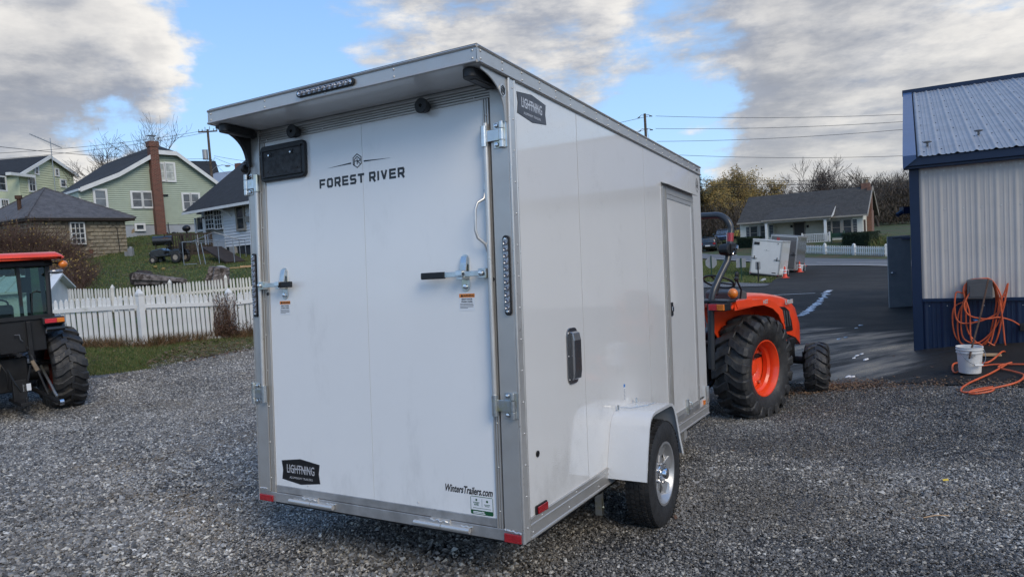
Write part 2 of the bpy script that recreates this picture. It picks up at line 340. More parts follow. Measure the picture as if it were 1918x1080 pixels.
dr = b.m('MULTIPLY', b.m('MULTIPLY', keep, b.mapr(vd.outputs['Distance'], .10, .34, 1, 0)), b.mapr(b.noise(co, 1.6, 4, .6), .46, .60)); wv = b.noise(co, 1.7, 3, .5)
bp = b.n('ShaderNodeBump', i={'Strength': 1.0, 'Distance': .0022, 'Height': b.m('ADD', b.m('MULTIPLY', dr, .45), b.m('MULTIPLY', wv, .9))}); t.links.new(bp.outputs[0], p.inputs['Normal'])
dust = b.mapr(b.m('ADD', b.noise(co, 3.2, 9, .72), b.mapr(b.n('ShaderNodeSeparateXYZ', i={0: co}).outputs[2], 0, .7, .16, 0)), .56, .80); src = p.inputs['Base Color'].links[0].from_socket; t.links.new(b.mix(b.m('MULTIPLY', dust, .30), src, (.36, .35, .33)), p.inputs['Base Color'])
t, b, p = nodes_of(K['panel']); co = b.n('ShaderNodeTexCoord').outputs['Object']; dust = b.mapr(b.m('ADD', b.noise(b.v('MULTIPLY', co, (1.6, 1, .6)), 2.6, 9, .72), b.mapr(b.n('ShaderNodeSeparateXYZ', i={0: co}).outputs[2], 0, .5, .12, 0)), .54, .82); src = p.inputs['Base Color'].links[0].from_socket; t.links.new(b.mix(b.m('MULTIPLY', dust, .28), src, (.38, .38, .38)), p.inputs['Base Color'])
K['brick'] = brickmat('red_brown_brick', (.16, .045, .03), (.075, .028, .022), (.24, .15, .11))
K['brick2'] = brickmat('ranch_red_brick', (.22, .09, .055), (.14, .05, .035), (.24, .19, .15))
# real glass for cab
g = bpy.data.materials.new('tinted_cab_glass'); g.use_nodes = True; t = g.node_tree; t.nodes.clear(); b = NB(t)
gl = b.n('ShaderNodeBsdfGlossy', i={0: (.9, 1, .97, 1), 1: .02}); tr = b.n('ShaderNodeBsdfTransparent', i={0: (.48, .62, .56, 1)})
fr = b.n('ShaderNodeFresnel', i={0: 1.5}); mx = b.n('ShaderNodeMixShader', i={0: fr.outputs[0]})
t.links.new(tr.outputs[0], mx.inputs[1]); t.links.new(gl.outputs[0], mx.inputs[2]); t.links.new(mx.outputs[0], b.n('ShaderNodeOutputMaterial').inputs[0]); K['cabglass'] = g
# ------------------------------------------------------------ ground materials
def gmat(name, build):
    m = bpy.data.materials.new(name); m.use_nodes = True; t = m.node_tree; t.nodes.clear(); b = NB(t)
    p = b.n('ShaderNodeBsdfPrincipled'); t.links.new(p.outputs[0], b.n('ShaderNodeOutputMaterial').inputs[0])
    pos = b.n('ShaderNodeNewGeometry').outputs['Position']; build(b, t, p, pos); return m
def bump(b, t, p, h, dist, s=1.0):
    bp = b.n('ShaderNodeBump', i={'Strength': s, 'Distance': dist, 'Height': h}); t.links.new(bp.outputs[0], p.inputs['Normal'])
def g_grass(b, t, p, pos):
    a = b.noise(pos, 1.1, 8, .7); c = b.noise(pos, .35, 5, .6); f = b.noise(pos, 14, 5, .7)
    col = b.mix(b.mapr(a, .38, .62), (.026, .052, .012), (.062, .092, .02))
    col = b.mix(b.m('MULTIPLY', b.mapr(c, .44, .60), .85), col, (.085, .060, .030))
    col = b.mix(b.mapr(f, .55, .72), col, (.10, .085, .045))
    t.links.new(col, p.inputs[0]); p.inputs['Roughness'].default_value = .9; bump(b, t, p, b.noise(pos, 18, 6, .7), .05)
def g_gravel(b, t, p, pos):
    vo = b.n('ShaderNodeTexVoronoi', i={'Vector': pos, 'Scale': 55.0, 'Randomness': 1.0}); sp = b.n('ShaderNodeSeparateColor', i={0: vo.outputs['Color']})
    col = b.ramp(sp.outputs[0], [(0, (.04, .04, .042)), (.35, (.085, .086, .09)), (.6, (.14, .14, .143)), (.85, (.22, .218, .215)), (1, (.38, .37, .35))])
    tan = b.mapr(b.noise(pos, .5, 6, .65), .50, .68); col = b.mix(b.m('MULTIPLY', tan, .55), col, (.16, .125, .085), 'MIX')
    wet = b.mapr(b.noise(pos, .33, 7, .6), .46, .62); col = b.mix(b.m('MULTIPLY', wet, .5), col, (.05, .051, .053))
    big = b.n('ShaderNodeMix', data_type='RGBA', blend_type='MULTIPLY', i={0: 1.0, 6: col, 7: b.ramp(b.noise(pos, 1.2, 8, .7), [(.3, .5), (.7, 1.3)])}).outputs[2]
    t.links.new(big, p.inputs[0]); p.inputs['Roughness'].default_value = .62
    h = b.m('SUBTRACT', 1.0, vo.outputs['Distance']); bump(b, t, p, b.m('ADD', h, b.m('MULTIPLY', b.noise(pos, 6, 5, .7), 1.5)), .02)
def g_asphalt(b, t, p, pos):
    f = b.noise(pos, 60, 4, .7); a = b.noise(pos, .6, 7, .65)
    col = b.mix(b.mapr(f, .35, .7), (.017, .0165, .016), (.034, .033, .032)); col = b.mix(b.mapr(a, .45, .7), col, (.032, .031, .030))
    # wet film: streaks in a basin between the tractor and the blue building
    st = b.noise(b.v('MULTIPLY', pos, (.55, 1.6, 1)), 1.0, 7, .62)
    d = b.v('DISTANCE', b.v('MULTIPLY', pos, (1, .62, 0)), (5.3, 12.3 * .62, 0))
    reach = b.mapr(d, .8, 3.9, .26, -.08)
    wet = b.mapr(b.m('ADD', st, reach), .555, .90)
    vo = b.n('ShaderNodeTexVoronoi', feature='DISTANCE_TO_EDGE', i={'Vector': b.v('ADD', pos, b.n('ShaderNodeTexNoise', i={'Vector': pos, 'Scale': 1.2}).outputs[1]), 'Scale': .22})
    crack = b.mapr(vo.outputs[0], 0.0, .004, 1, 0); col = b.mix(b.m('MULTIPLY', crack, .7), col, (.008, .008, .008))
    t.links.new(b.mix(wet, col, (.018, .019, .021)), p.inputs[0])
    t.links.new(b.m('ADD', b.m('MULTIPLY', wet, -.44), b.mapr(a, .3, .7, .62, .78)), p.inputs['Roughness'])
    t.links.new(b.mapr(wet, 0, 1, .12, .5), p.inputs['Specular IOR Level'])
    bump(b, t, p, b.m('MULTIPLY', b.noise(pos, 90, 4, .7), b.m('SUBTRACT', 1.0, b.m('MULTIPLY', wet, .8))), .008, .7)
def g_road(b, t, p, pos):
    a = b.noise(pos, .8, 6, .65); f = b.noise(pos, 30, 3, .6)
    t.links.new(b.mix(b.mapr(f, .3, .7), b.mix(a, (.105, .108, .112), (.15, .152, .155)), (.13, .13, .13)), p.inputs[0]); p.inputs['Roughness'].default_value = .7
GM = {k: gmat(k, f) for k, f in dict(grass_ground=g_grass, gravel_surface=g_gravel, asphalt_surface=g_asphalt, road_surface=g_road).items()}
def g_dirt(b, t, p, pos):
    a = b.noise(pos, 2.2, 8, .7); c = b.noise(pos, 12, 6, .7)
    t.links.new(b.mix(b.mapr(c, .4, .65), b.mix(b.mapr(a, .4, .6), (.075, .045, .03), (.12, .085, .06)), (.17, .15, .13)), p.inputs[0]); p.inputs['Roughness'].default_value = .9; bump(b, t, p, c, .04)
GM['dirt_surface'] = gmat('leaf_strewn_dirt', g_dirt)
# ------------------------------------------------------------ the ground, one sheet out to the horizon
def grid_axis(n, R, fine): u = np.linspace(-1, 1, n); return np.sinh(u * math.asinh(R / fine)) * fine
def ground():
    ax = grid_axis(341, 1500, 14.); ay = grid_axis(341, 1500, 14.) + 8
    gx, gy = np.meshgrid(ax, ay); z = gzn(gx, gy)
    far = np.clip((np.hypot(gx, gy) - 400) / 600, 0, 1); z = z * (1 - far) + 5 * far
    n = len(ax); vs = np.stack([gx.ravel(), gy.ravel(), z.ravel()], 1)
    i = np.arange(n * n).reshape(n, n); q = np.stack([i[:-1, :-1], i[:-1, 1:], i[1:, 1:], i[1:, :-1]], -1).reshape(-1, 4)
    me = bpy.data.meshes.new('ground'); me.from_pydata(vs.tolist(), [], q.tolist()); me.materials.append(GM['grass_ground']); me.shade_smooth()
    o = bpy.data.objects.new('ground', me); C.objects.link(o); tag(o, kind='structure'); return o
ground()
def wob(pts, amp, step=.5, closed=True, seed=0):
    r = random.Random(seed); out = []; n = len(pts)
    for i in range(n if closed else n - 1):
        a, b_ = Vector(pts[i][:2]), Vector(pts[(i + 1) % n][:2]); k = max(1, int((b_ - a).length / step))
        for j in range(k):
            p = a.lerp(b_, j / k); out.append((p.x + r.gauss(0, amp), p.y + r.gauss(0, amp)))
    return out
def inside(x, y, poly):
    c = False; n = len(poly); j = n - 1
    for i in range(n):
        if (poly[i][1] > y) != (poly[j][1] > y) and x < (poly[j][0] - poly[i][0]) * (y - poly[i][1]) / (poly[j][1] - poly[i][1]) + poly[i][0]: c = not c
        j = i
    return c
def inside_np(x, y, poly):
    c = np.zeros(x.shape, bool); n = len(poly); j = n - 1
    for i in range(n):
        xi, yi = poly[i]; xj, yj = poly[j]
        if yi != yj: c ^= ((yi > y) != (yj > y)) & (x < (xj - xi) * (y - yi) / (yj - yi) + xi)
        j = i
    return c
def sheet(name, poly, off, material, step=1.0, kind='structure'):
    xs = [p[0] for p in poly]; ys = [p[1] for p in poly]
    gx, gy = np.meshgrid(np.arange(min(xs), max(xs), step), np.arange(min(ys), max(ys), step)); gx, gy = gx.ravel(), gy.ravel()
    k = inside_np(gx, gy, poly); pts = [Vector(p[:2]) for p in poly] + [Vector((a, b_)) for a, b_ in zip(gx[k], gy[k])]
    n = len(poly); v, e, f, *_ = delaunay_2d_cdt(pts, [(i, (i + 1) % n) for i in range(n)], [], 1, 1e-4)
    X_ = np.array([[p.x, p.y] for p in v]); z = gzn(X_[:, 0], X_[:, 1]) + off
    me = bpy.data.meshes.new(name); me.from_pydata([(a[0], a[1], c_) for a, c_ in zip(X_, z)], [], [tuple(q) for q in f]); me.materials.append(material); me.shade_smooth()
    bm = bmesh.new(); bm.from_mesh(me); bmesh.ops.recalc_face_normals(bm, faces=bm.faces)
    if sum(fc.normal.z for fc in bm.faces) < 0: bmesh.ops.reverse_faces(bm, faces=bm.faces)
    bm.to_mesh(me); bm.free()
    o = bpy.data.objects.new(name, me); C.objects.link(o)
    if kind: tag(o, kind=kind)
    return o
EDGE_R = [(-3, 13.6), (3.0, 10.65), (4.05, 10.0), (5.0, 8.55), (5.75, 7.45), (9, 4.3), (14, -1)]     # gravel meets asphalt
EDGE_L = [(-40, 14), (-14, 13.2), (-9.5, 12.9), (-7.9, 12.7), (-7.1, 13.3), (-6.75, 14.4), (-6.0, 16.3), (-4, 18.5), (-1, 20.5), (1.5, 20)]   # grass edge
gravel_poly = wob(EDGE_L, .10, .45, False, 1) + wob([(1.5, 20)] + EDGE_R, .04, .35, False, 2) + [(14, -1), (20, -14), (-40, -14)]
sheet('gravel_lot', gravel_poly, .012, GM['gravel_surface'], .42)
asph_poly = wob(EDGE_R, .03, .4, False, 3) + [(14, -1), (20, -14), (60, -14), (60, 24), (28, 42), (25.1, 45.4), (22.6, 53.6), (19.5, 50), (17.2, 42.5), (14.6, 38.5), (13.2, 34.5), (9, 31), (3, 27), (1, 22), (-1, 18)]
sheet('asphalt_lot', asph_poly, .026, GM['asphalt_surface'], .8)
sheet('dirt_verge', wob([(-7.2, 13.6), (-6.8, 14.4), (-6.1, 16.2), (-3.5, 19.3), (-3.2, 21), (-6.6, 18.2), (-7.0, 16.6), (-7.4, 15.2)], .10, .4, True, 5), .03, GM['dirt_surface'], .5)
# country road beyond
rn = [(33, 22), (25.3, 45.7), (22.8, 54), (18.5, 64), (12, 77), (0, 95), (-20, 120)]; rf = [(-17, 126), (3, 101), (15, 83), (20.8, 71.3), (25.3, 60.5), (28.6, 48.6), (39, 24)]
sheet('road', rn + rf, .05, GM['road_surface'], 1.5)
def strip(name, pts, wd, off, m, parent=None):
    """a band of width wd along pts, draped on the ground"""
    vs = []; fs = []; P = []
    for i in range(len(pts) - 1):
        a, b_ = Vector(pts[i]), Vector(pts[i + 1]); k = max(1, int((b_ - a).length / .8))
        P += [a.lerp(b_, j / k) for j in range(k)]
    P.append(Vector(pts[-1]))
    for i, p in enumerate(P):
        d = (P[min(i + 1, len(P) - 1)] - P[max(0, i - 1)]).normalized(); n_ = Vector((-d.y, d.x))
        for s_ in (-.5, .5): q = p + n_ * wd * s_; vs.append((q.x, q.y, gz(q.x, q.y) + off))
    fs = [(2 * i, 2 * i + 1, 2 * i + 3, 2 * i + 2) for i in range(len(P) - 1)]
    o = MB().add(vs, fs).build(name, m, parent); 
    if o.data.polygons[0].normal.z < 0: o.data.flip_normals()
    return o
K['linepaint'] = mat('worn_white_road_paint', (.55, .55, .54), .6, 0, .1, 3, .1, 50, col2=(.20, .20, .20), c2s=7, c2t=(.60, .75))
K['concrete'] = mat('pale_concrete_kerb', (.36, .35, .33), .8, 0, .15, 3, .2, 30)
tag(strip('road_edge_line', [(31.3, 27.5), (25.45, 46.2), (23.0, 54.2), (18.8, 64.2)], .14, .075, K['linepaint']), kind='structure')
tag(strip('road_centre_line', [(33, 30), (27.2, 46.9), (24.6, 55)], .12, .075, K['linepaint']), kind='structure')
tag(strip('kerb_strip', [(31.0, 27), (25.15, 45.9), (22.7, 53.9)], .35, .06, K['concrete']), kind='structure')
a, b_ = onground(1405, 24.2), onground(1527, 24.0); tag(strip('parking_line', [(a.x, 24.2), (b_.x, 24.0)], .10, .045, K['linepaint']), kind='structure')
# concrete wheel-stop kerb by the grass island
a, b_ = onground(1432, 38.6), onground(1404, 32.0)
k_ = MB(); dd = Vector((b_.x - a.x, b_.y - a.y, 0)); 
k_.box(0, dd.length, -.09, .09, -.1, .12); tag(k_.build('concrete_kerb', K['concrete'], None, bevel=.02), 'pale concrete kerb between grass island and dark asphalt', 'kerb')
bpy.data.objects['concrete_kerb'].matrix_world = Matrix.Translation((a.x, a.y, gz(a.x, a.y) + .02)) @ Matrix.Rotation(math.atan2(dd.y, dd.x), 4, 'Z')
# pale washed-out grit patch on the asphalt corner by the island
pc = onground(1400, 30)
sheet('grit_patch', wob([(pc.x - 2.3, 28.5), (pc.x + .6, 29.2), (pc.x + 1.5, 31.5), (pc.x + .2, 33.5), (pc.x - 2.8, 33)], .08, .5, True, 8), .05, GM['gravel_surface'], .6)
# foam trail on the asphalt
K['foam'] = mat('white_soap_foam', (.72, .74, .77), .35, 0, .05, 8, .2, 40)
def foam():
    r = random.Random(3); m = MB(); pts = [(1501, 18.4), (1510, 19.3), (1519, 20.0), (1527, 20.8), (1536, 21.8), (1545, 23.2), (1552, 24.6)]
    extra = [(1600, 10.8), (1606, 10.95), (1614, 11.0), (1622, 10.5), (1588, 9.7), (1596, 9.6), (1604, 14.5), (1612, 15.0), (1571, 13.0), (1584, 13.1)]
    blobs = []
    for i in range(len(pts) - 1):
        for k in range(16):
            t_ = (k + r.random()) / 11; px = pts[i][0] * (1 - t_) + pts[i + 1][0] * t_ + r.gauss(0, 2.6); Y_ = pts[i][1] * (1 - t_) + pts[i + 1][1] * t_ + r.gauss(0, .12)
            blobs.append((px, Y_, r.uniform(.02, .06)))
    for px, Y_ in extra: blobs.append((px, Y_, r.uniform(.012, .034)))
    for px, Y_, rad in blobs:
        c = onground(px, Y_); n_ = 14; ph = [r.uniform(.6, 1.25) for _ in range(n_)]; el = r.uniform(1.2, 2.2)
        ring = [(c.x + math.cos(2 * PI * q / n_) * rad * ph[q] * el, c.y + math.sin(2 * PI * q / n_) * rad * ph[q]) for q in range(n_)]
        h = r.uniform(.006, .016); vs = [(a_, b2, gz(a_, b2) + .028) for a_, b2 in ring] + [(c.x + (a_ - c.x) * .7, c.y + (b2 - c.y) * .7, gz(a_, b2) + .03 + h) for a_, b2 in ring]
        m.add(vs, [tuple(range(n_, 2 * n_))] + [(q, (q + 1) % n_, n_ + (q + 1) % n_, n_ + q) for q in range(n_)])
    tag(m.build('soap_foam', K['foam'], None, True), 'white soap foam trail and flecks on the dark asphalt', kind='stuff')
foam()
# ------------------------------------------------------------ gravel stones: geometry nodes instancing one-metre patches
def g_stone():
    m = bpy.data.materials.new('crushed_limestone'); m.use_nodes = True; t = m.node_tree; t.nodes.clear(); b = NB(t)
    p = b.n('ShaderNodeBsdfPrincipled'); t.links.new(p.outputs[0], b.n('ShaderNodeOutputMaterial').inputs[0])
    ge = b.n('ShaderNodeNewGeometry'); r = ge.outputs['Random Per Island']; pos = ge.outputs['Position']
    col = b.ramp(r, [(0, (.045, .044, .042)), (.22, (.11, .107, .102)), (.48, (.175, .169, .16)), (.70, (.27, .26, .245)), (.86, (.38, .37, .35)), (.95, (.54, .50, .42)), (1, (.72, .70, .65))])
    r2 = b.n('ShaderNodeTexWhiteNoise', noise_dimensions='1D', i={'W': r}).outputs[0]
    sp_ = b.n('ShaderNodeSeparateXYZ', i={0: pos}); edge_ = b.mapr(b.m('ADD', b.m('MULTIPLY', sp_.outputs[0], 1.15), sp_.outputs[1]), 12.6, 14.0); tan = b.m('MULTIPLY', b.m('MAXIMUM', b.mapr(b.noise(pos, .5, 6, .65), .47, .66), edge_), b.mapr(r2, .35, .8)); col = b.mix(b.m('MULTIPLY', tan, .7), col, (.21, .165, .11))
    # wetter, finer, darker patches
    sx = b.n('ShaderNodeSeparateXYZ', i={0: pos}); right = b.mapr(sx.outputs[0], -2.0, 2.6, -.08, .13)
    wet = b.mapr(b.m('ADD', b.noise(pos, .33, 7, .6), right), .47, .64); dark = b.n('ShaderNodeMix', data_type='RGBA', blend_type='MULTIPLY', i={0: wet, 6: col, 7: (.60, .59, .58, 1)}).outputs[2]
    dust = b.mapr(b.noise(b.v('ADD', pos, (7, 3, 0)), .42, 6, .62), .52, .70); dark = b.mix(b.m('MULTIPLY', dust, .38), dark, (.20, .175, .14)); dark = b.n('ShaderNodeMix', data_type='RGBA', blend_type='MULTIPLY', i={0: 1.0, 6: dark, 7: b.ramp(b.noise(pos, .55, 5, .6), [(.32, .74), (.66, 1.26)])}).outputs[2]; t.links.new(dark, p.inputs[0]); t.links.new(b.mapr(wet, 0, 1, .6, .42), p.inputs['Roughness']); return m
K['stone'] = g_stone()
def gravel():
    col = bpy.data.collections.new('gravel_patches'); npatch = 8
    for k in range(npatch):
        fine_ = k >= 4; n = 6200 if fine_ else 4200; size = np.clip(rng.lognormal(math.log(.0058 if fine_ else .0088), .45, n), .0035, .018 if fine_ else .028)
        base = np.array([[1, 0, 0], [-1, 0, 0], [0, 1, 0], [0, -1, 0], [0, 0, 1], [0, 0, -1.]])
        pv = base[None] * size[:, None, None] * rng.uniform(.65, 1.35, (n, 6, 1)) * np.array([1.15, .85, .62]) + rng.normal(0, .12, (n, 6, 3)) * size[:, None, None]
        # random rotations (mostly lying flat)
        a = rng.uniform(0, 2 * PI, n); ti = rng.normal(0, .35, n); ca, sa, ct, st = np.cos(a), np.sin(a), np.cos(ti), np.sin(ti)
        R1 = np.zeros((n, 3, 3)); R1[:, 0, 0] = ct; R1[:, 0, 2] = st; R1[:, 1, 1] = 1; R1[:, 2, 0] = -st; R1[:, 2, 2] = ct
        R2 = np.zeros((n, 3, 3)); R2[:, 0, 0] = ca; R2[:, 0, 1] = -sa; R2[:, 1, 0] = sa; R2[:, 1, 1] = ca; R2[:, 2, 2] = 1
        pv = np.einsum('nij,nkj->nki', R2 @ R1, pv)
        pv += np.stack([rng.uniform(-.57, .57, n), rng.uniform(-.57, .57, n), rng.uniform(-.002, .012, n)], 1)[:, None]
        f = np.array([[0, 2, 4], [2, 1, 4], [1, 3, 4], [3, 0, 4], [2, 0, 5], [1, 2, 5], [3, 1, 5], [0, 3, 5]])
        F_ = (f[None] + (np.arange(n) * 6)[:, None, None]).reshape(-1, 3)
        me = bpy.data.meshes.new('gravel_patch'); me.from_pydata(pv.reshape(-1, 3).tolist(), [], F_.tolist()); me.materials.append(K['stone'])
        o = bpy.data.objects.new('gravel_patch', me); col.objects.link(o)
    pts, rot, idx = [], [], []; r = random.Random(5)
    for ix in range(-16, 17):
        for iy in range(0, 22):
            for lay in range(2):
                jt = .26 if lay else .04; x = ix + r.uniform(-jt, jt) + lay * .5; y = iy + 1.5 + r.uniform(-jt, jt) + lay * .5
                q = proj((x, y, gz(x, y))) 
                if y > 2.6 and not (-260 < q[0] < 2180): continue
                if y <= 2.6 and abs(x) > 4.5: continue
                if lay and y > 16: continue
                ok = inside(x, y, gravel_poly) and all(inside(x + dx, y + dy, gravel_poly) for dx, dy in ((.25, 0), (-.25, 0), (0, .25), (0, -.25)))
                if not ok: continue
                e = .3; nx = -(gz(x + e, y) - gz(x - e, y)) / (2 * e); ny = -(gz(x, y + e) - gz(x, y - e)) / (2 * e)
                qn = Vector((nx, ny, 1)).normalized(); ang = r.choice([0, 90, 180, 270]) + r.uniform(-12, 12)
                eu = (qn.to_track_quat('Z', 'Y').to_matrix() @ Matrix.Rotation(math.radians(ang), 3, 'Z')).to_euler()
                pts.append((x, y, gz(x, y) + .022)); rot.append(tuple(eu)); cf = .5 + .16 * x + .5 * math.sin(x * 1.3 + y * .7) * math.cos(y * 1.1 - x * .4) - (.35 if y < 4.6 else 0) * -1; idx.append(r.randrange(4) + (4 if r.random() < cf else 0))
    me = bpy.data.meshes.new('gravel'); me.from_pydata(pts, [], [])
    me.attributes.new('rot', 'FLOAT_VECTOR', 'POINT').data.foreach_set('vector', np.array(rot).ravel()); me.attributes.new('pidx', 'INT', 'POINT').data.foreach_set('value', idx)
    o = bpy.data.objects.new('gravel', me); C.objects.link(o)
    ng = bpy.data.node_groups.new('scatter', 'GeometryNodeTree'); ng.interface.new_socket('Geometry', in_out='INPUT', socket_type='NodeSocketGeometry'); ng.interface.new_socket('Geometry', in_out='OUTPUT', socket_type='NodeSocketGeometry')
    N = ng.nodes; L = ng.links; gi = N.new('NodeGroupInput'); go = N.new('NodeGroupOutput'); io = N.new('GeometryNodeInstanceOnPoints'); ci = N.new('GeometryNodeCollectionInfo')
    ci.inputs[0].default_value = col; ci.inputs[1].default_value = True; ci.inputs[2].default_value = True
    ar = N.new('GeometryNodeInputNamedAttribute'); ar.data_type = 'FLOAT_VECTOR'; ar.inputs[0].default_value = 'rot'
    ai = N.new('GeometryNodeInputNamedAttribute'); ai.data_type = 'INT'; ai.inputs[0].default_value = 'pidx'
    L.new(gi.outputs[0], io.inputs['Points']); L.new(ci.outputs[0], io.inputs['Instance']); io.inputs['Pick Instance'].default_value = True
    L.new(ai.outputs[0], io.inputs['Instance Index']); L.new(ar.outputs[0], io.inputs['Rotation']); L.new(io.outputs[0], go.inputs[0])
    md = o.modifiers.new('scatter', 'NODES'); md.node_group = ng
    tag(o, 'crushed grey limestone gravel covering the lot', kind='stuff'); print('gravel patches', len(pts))
gravel()
# ------------------------------------------------------------ houses
class Facade:
    """a vertical wall plane: s along it, z up; local frame x along, y into the building"""
    def __init__(s, pxa, Ya, pxb, Yb, zbase):
        a = onground(pxa, Ya); b = onground(pxb, Yb); s.P = Vector((a.x, a.y, zbase)); d = Vector((b.x - a.x, b.y - a.y, 0)); s.L = d.length
        s.u = d.normalized(); s.n = Vector((s.u.y, -s.u.x, 0)); s.rz = math.atan2(s.u.y, s.u.x)
    def uv(s, px, py, y=0):
        d = Vector(ray(px, py)); k = ((s.P - CAM).dot(s.n) - y) / d.dot(s.n); q = CAM + d * k - s.P; return q.dot(s.u), q.z
    def rect(s, x0, y0, x1, y1, y=0):
        a = s.uv((x0 + x1) / 2, y0, y); b = s.uv((x0 + x1) / 2, y1, y); c = s.uv(x0, (y0 + y1) / 2, y); d = s.uv(x1, (y0 + y1) / 2, y); return c[0], d[0], b[1], a[1]
    def M(s): return Matrix.Translation(s.P) @ Matrix.Rotation(s.rz, 4, 'Z')
def siding(x0, x1, z0, ztop, step, lo=None, hi=None, y=0, proud=.055, flip=1):
    """lapped boards from z0 to ztop; lo(z)/hi(z) clip them under a gable"""
    m = MB(); z = z0
    while z < ztop - 1e-4:
        z2 = min(z + step, ztop); a0 = lo(z) if lo else x0; b0 = hi(z) if hi else x1; a1 = lo(z2) if lo else x0; b1 = hi(z2) if hi else x1
        if b0 - a0 > .02: m.add([(a0, y - proud * flip, z), (b0, y - proud * flip, z), (b1, y - .002 * flip, z2), (a1, y - .002 * flip, z2), (a0, y, z), (b0, y, z)], [(0, 1, 2, 3), (0, 4, 5, 1)])
        z = z2
    return m
def window(par, x0, x1, z0, z1, y=0, trim='trimwhite', glass='glass', fw=.10, cols=1, rows=2, mun=.03, flipx=None, bars=True, wide=1):
    f = MB(); t_ = fw
    f.box(x0 - t_, x0, y - .12, y + .06, z0 - t_, z1 + t_); f.box(x1, x1 + t_, y - .12, y + .06, z0 - t_, z1 + t_); f.box(x0, x1, y - .12, y + .06, z1, z1 + t_); f.box(x0, x1, y - .15, y + .06, z0 - t_, z0)
    fr = f.build('window', K[trim], par)
    g_ = MB(); g_.box(x0, x1, y - .075, y - .005, z0, z1); g_.build('pane', K[glass], fr)
    if bars:
        b_ = MB()
        for i in range(1, cols): xx = x0 + (x1 - x0) * i / cols; b_.box(xx - mun / 2, xx + mun / 2, y - .10, y - .075, z0, z1)
        for j in range(1, rows): zz = z0 + (z1 - z0) * j / rows; b_.box(x0, x1, y - .105, y - .075, zz - mun / 2, zz + mun / 2)
        if b_.v: b_.build('glazing_bar', K[trim], fr)
    return fr
def slab(pts, th, name, m, par, skirt=None):
    """a roof slab: outline pts (any planar polygon), thickened downwards"""
    n = len(pts); pts = [Vector(p) for p in pts]; vs = pts + [p - Vector((0, 0, th)) for p in pts]
    fs = [tuple(range(n)), tuple(range(2 * n - 1, n - 1, -1))] + [(i, n + i, n + (i + 1) % n, (i + 1) % n) for i in range(n)]
    return MB().add(vs, fs).build(name, m, par)
# --- pale green house: clipped gable end towards the camera
F = Facade(156, 41.5, 404, 47.6, 3.75)
gh = thing('green_house', 'pale green sided house with brick chimney and clipped gable behind the block garage', 'house', M=F.M())
def ridge_pts():
    L = F.L; e1 = F.uv(150, 353); k1 = F.uv(219, 325); c1 = F.uv(292.5, 283.5); c2 = F.uv(326, 286); e2 = F.uv(410, 347); return e1, k1, c1, c2, e2
e1, k1, c1, c2, e2 = ridge_pts(); dep = 11.0
zb = F.uv(300, 420)[1]                                   # bottom of siding
prof = [e1, k1, c1, c2, (c2[0] + (c2[0] - c1[0]) * .1 + .01, c2[1]), e2]
def lo_(z): 
    if z <= e1[1]: return 0
    if z <= k1[1]: return e1[0] + (k1[0] - e1[0]) * (z - e1[1]) / (k1[1] - e1[1])
    return k1[0] + (c1[0] - k1[0]) * min(1, (z - k1[1]) / (c1[1] - k1[1]))
def hi_(z):
    if z <= e2[1]: return e2[0] - .35
    return e2[0] + (c2[0] - e2[0]) * min(1, (z - e2[1]) / (c2[1] - e2[1]))
siding(0, F.L, zb, min(c1[1], c2[1]) - .05, .13, lo_, hi_).build('siding', K['greenside'], gh)
b_ = MB(); b_.box(0, F.L - .05, .005, dep, -1, zb); b_.build('foundation', K['foundation'], gh)
b_ = MB(); b_.box(.02, e2[0] - .4, .01, dep, zb, min(e1[1], e2[1]) - .12); b_.prism([(e1[0], e1[1] - .14), k1 if False else (k1[0], k1[1] - .12), (c1[0], c1[1] - .12), (c2[0], c2[1] - .12), (e2[0] - .3, e2[1] - .1)], .01, dep, 'y'); b_.build('wall', K['greenside'], gh)
rx = (c1[0] + c2[0]) / 2; peak = F.uv(308, 272.5, 1.3); rz_ = peak[1]; ov = -.38
A = (e1[0] - .1, ov, e1[1]); Bk = (k1[0], ov, k1[1]); Cc = (c1[0], ov, c1[1]); D_ = (c2[0], ov, c2[1]); E_ = (e2[0], ov, e2[1]); R0 = (rx, 1.3, rz_); R1 = (rx, dep, rz_)
def bk(p): return (p[0], dep, p[2])
slab([A, Bk, bk(Bk), bk(A)], .10, 'roof', K['roofblack'], gh); slab([Bk, Cc, R0, R1, bk(Bk)], .10, 'roof', K['roofblack'], gh)
slab([D_, E_, bk(E_), R1, R0], .10, 'roof', K['roofblack'], gh); slab([Cc, D_, R0], .08, 'roof', K['roofblack'], gh)
m = MB()
for p, q in ((A, Bk), (Bk, Cc), (Cc, D_), (D_, E_)):
    p, q = Vector(p), Vector(q); m.add([p + Vector((0, -.03, .03)), q + Vector((0, -.03, .03)), q + Vector((0, -.03, -.24)), p + Vector((0, -.03, -.24)), p + Vector((0, .04, .03)), q + Vector((0, .04, .03)), q + Vector((0, .04, -.24)), p + Vector((0, .04, -.24))], [(0, 1, 2, 3), (7, 6, 5, 4), (0, 4, 5, 1), (3, 2, 6, 7), (0, 3, 7, 4), (1, 5, 6, 2)])
m.build('bargeboard', K['trimwhite'], gh)
m = MB(); m.box(A[0] - .1, A[0] + .02, ov, dep, A[2] - .17, A[2] - .03); m.build('gutter', K['trimwhite'], gh); m = MB(); m.tube([(A[0] + .1, .12, A[2] - .1), (.02, -.08, A[2] - .9), (.02, -.08, zb)], .05, 8); m.build('downpipe', K['trimwhite'], gh)
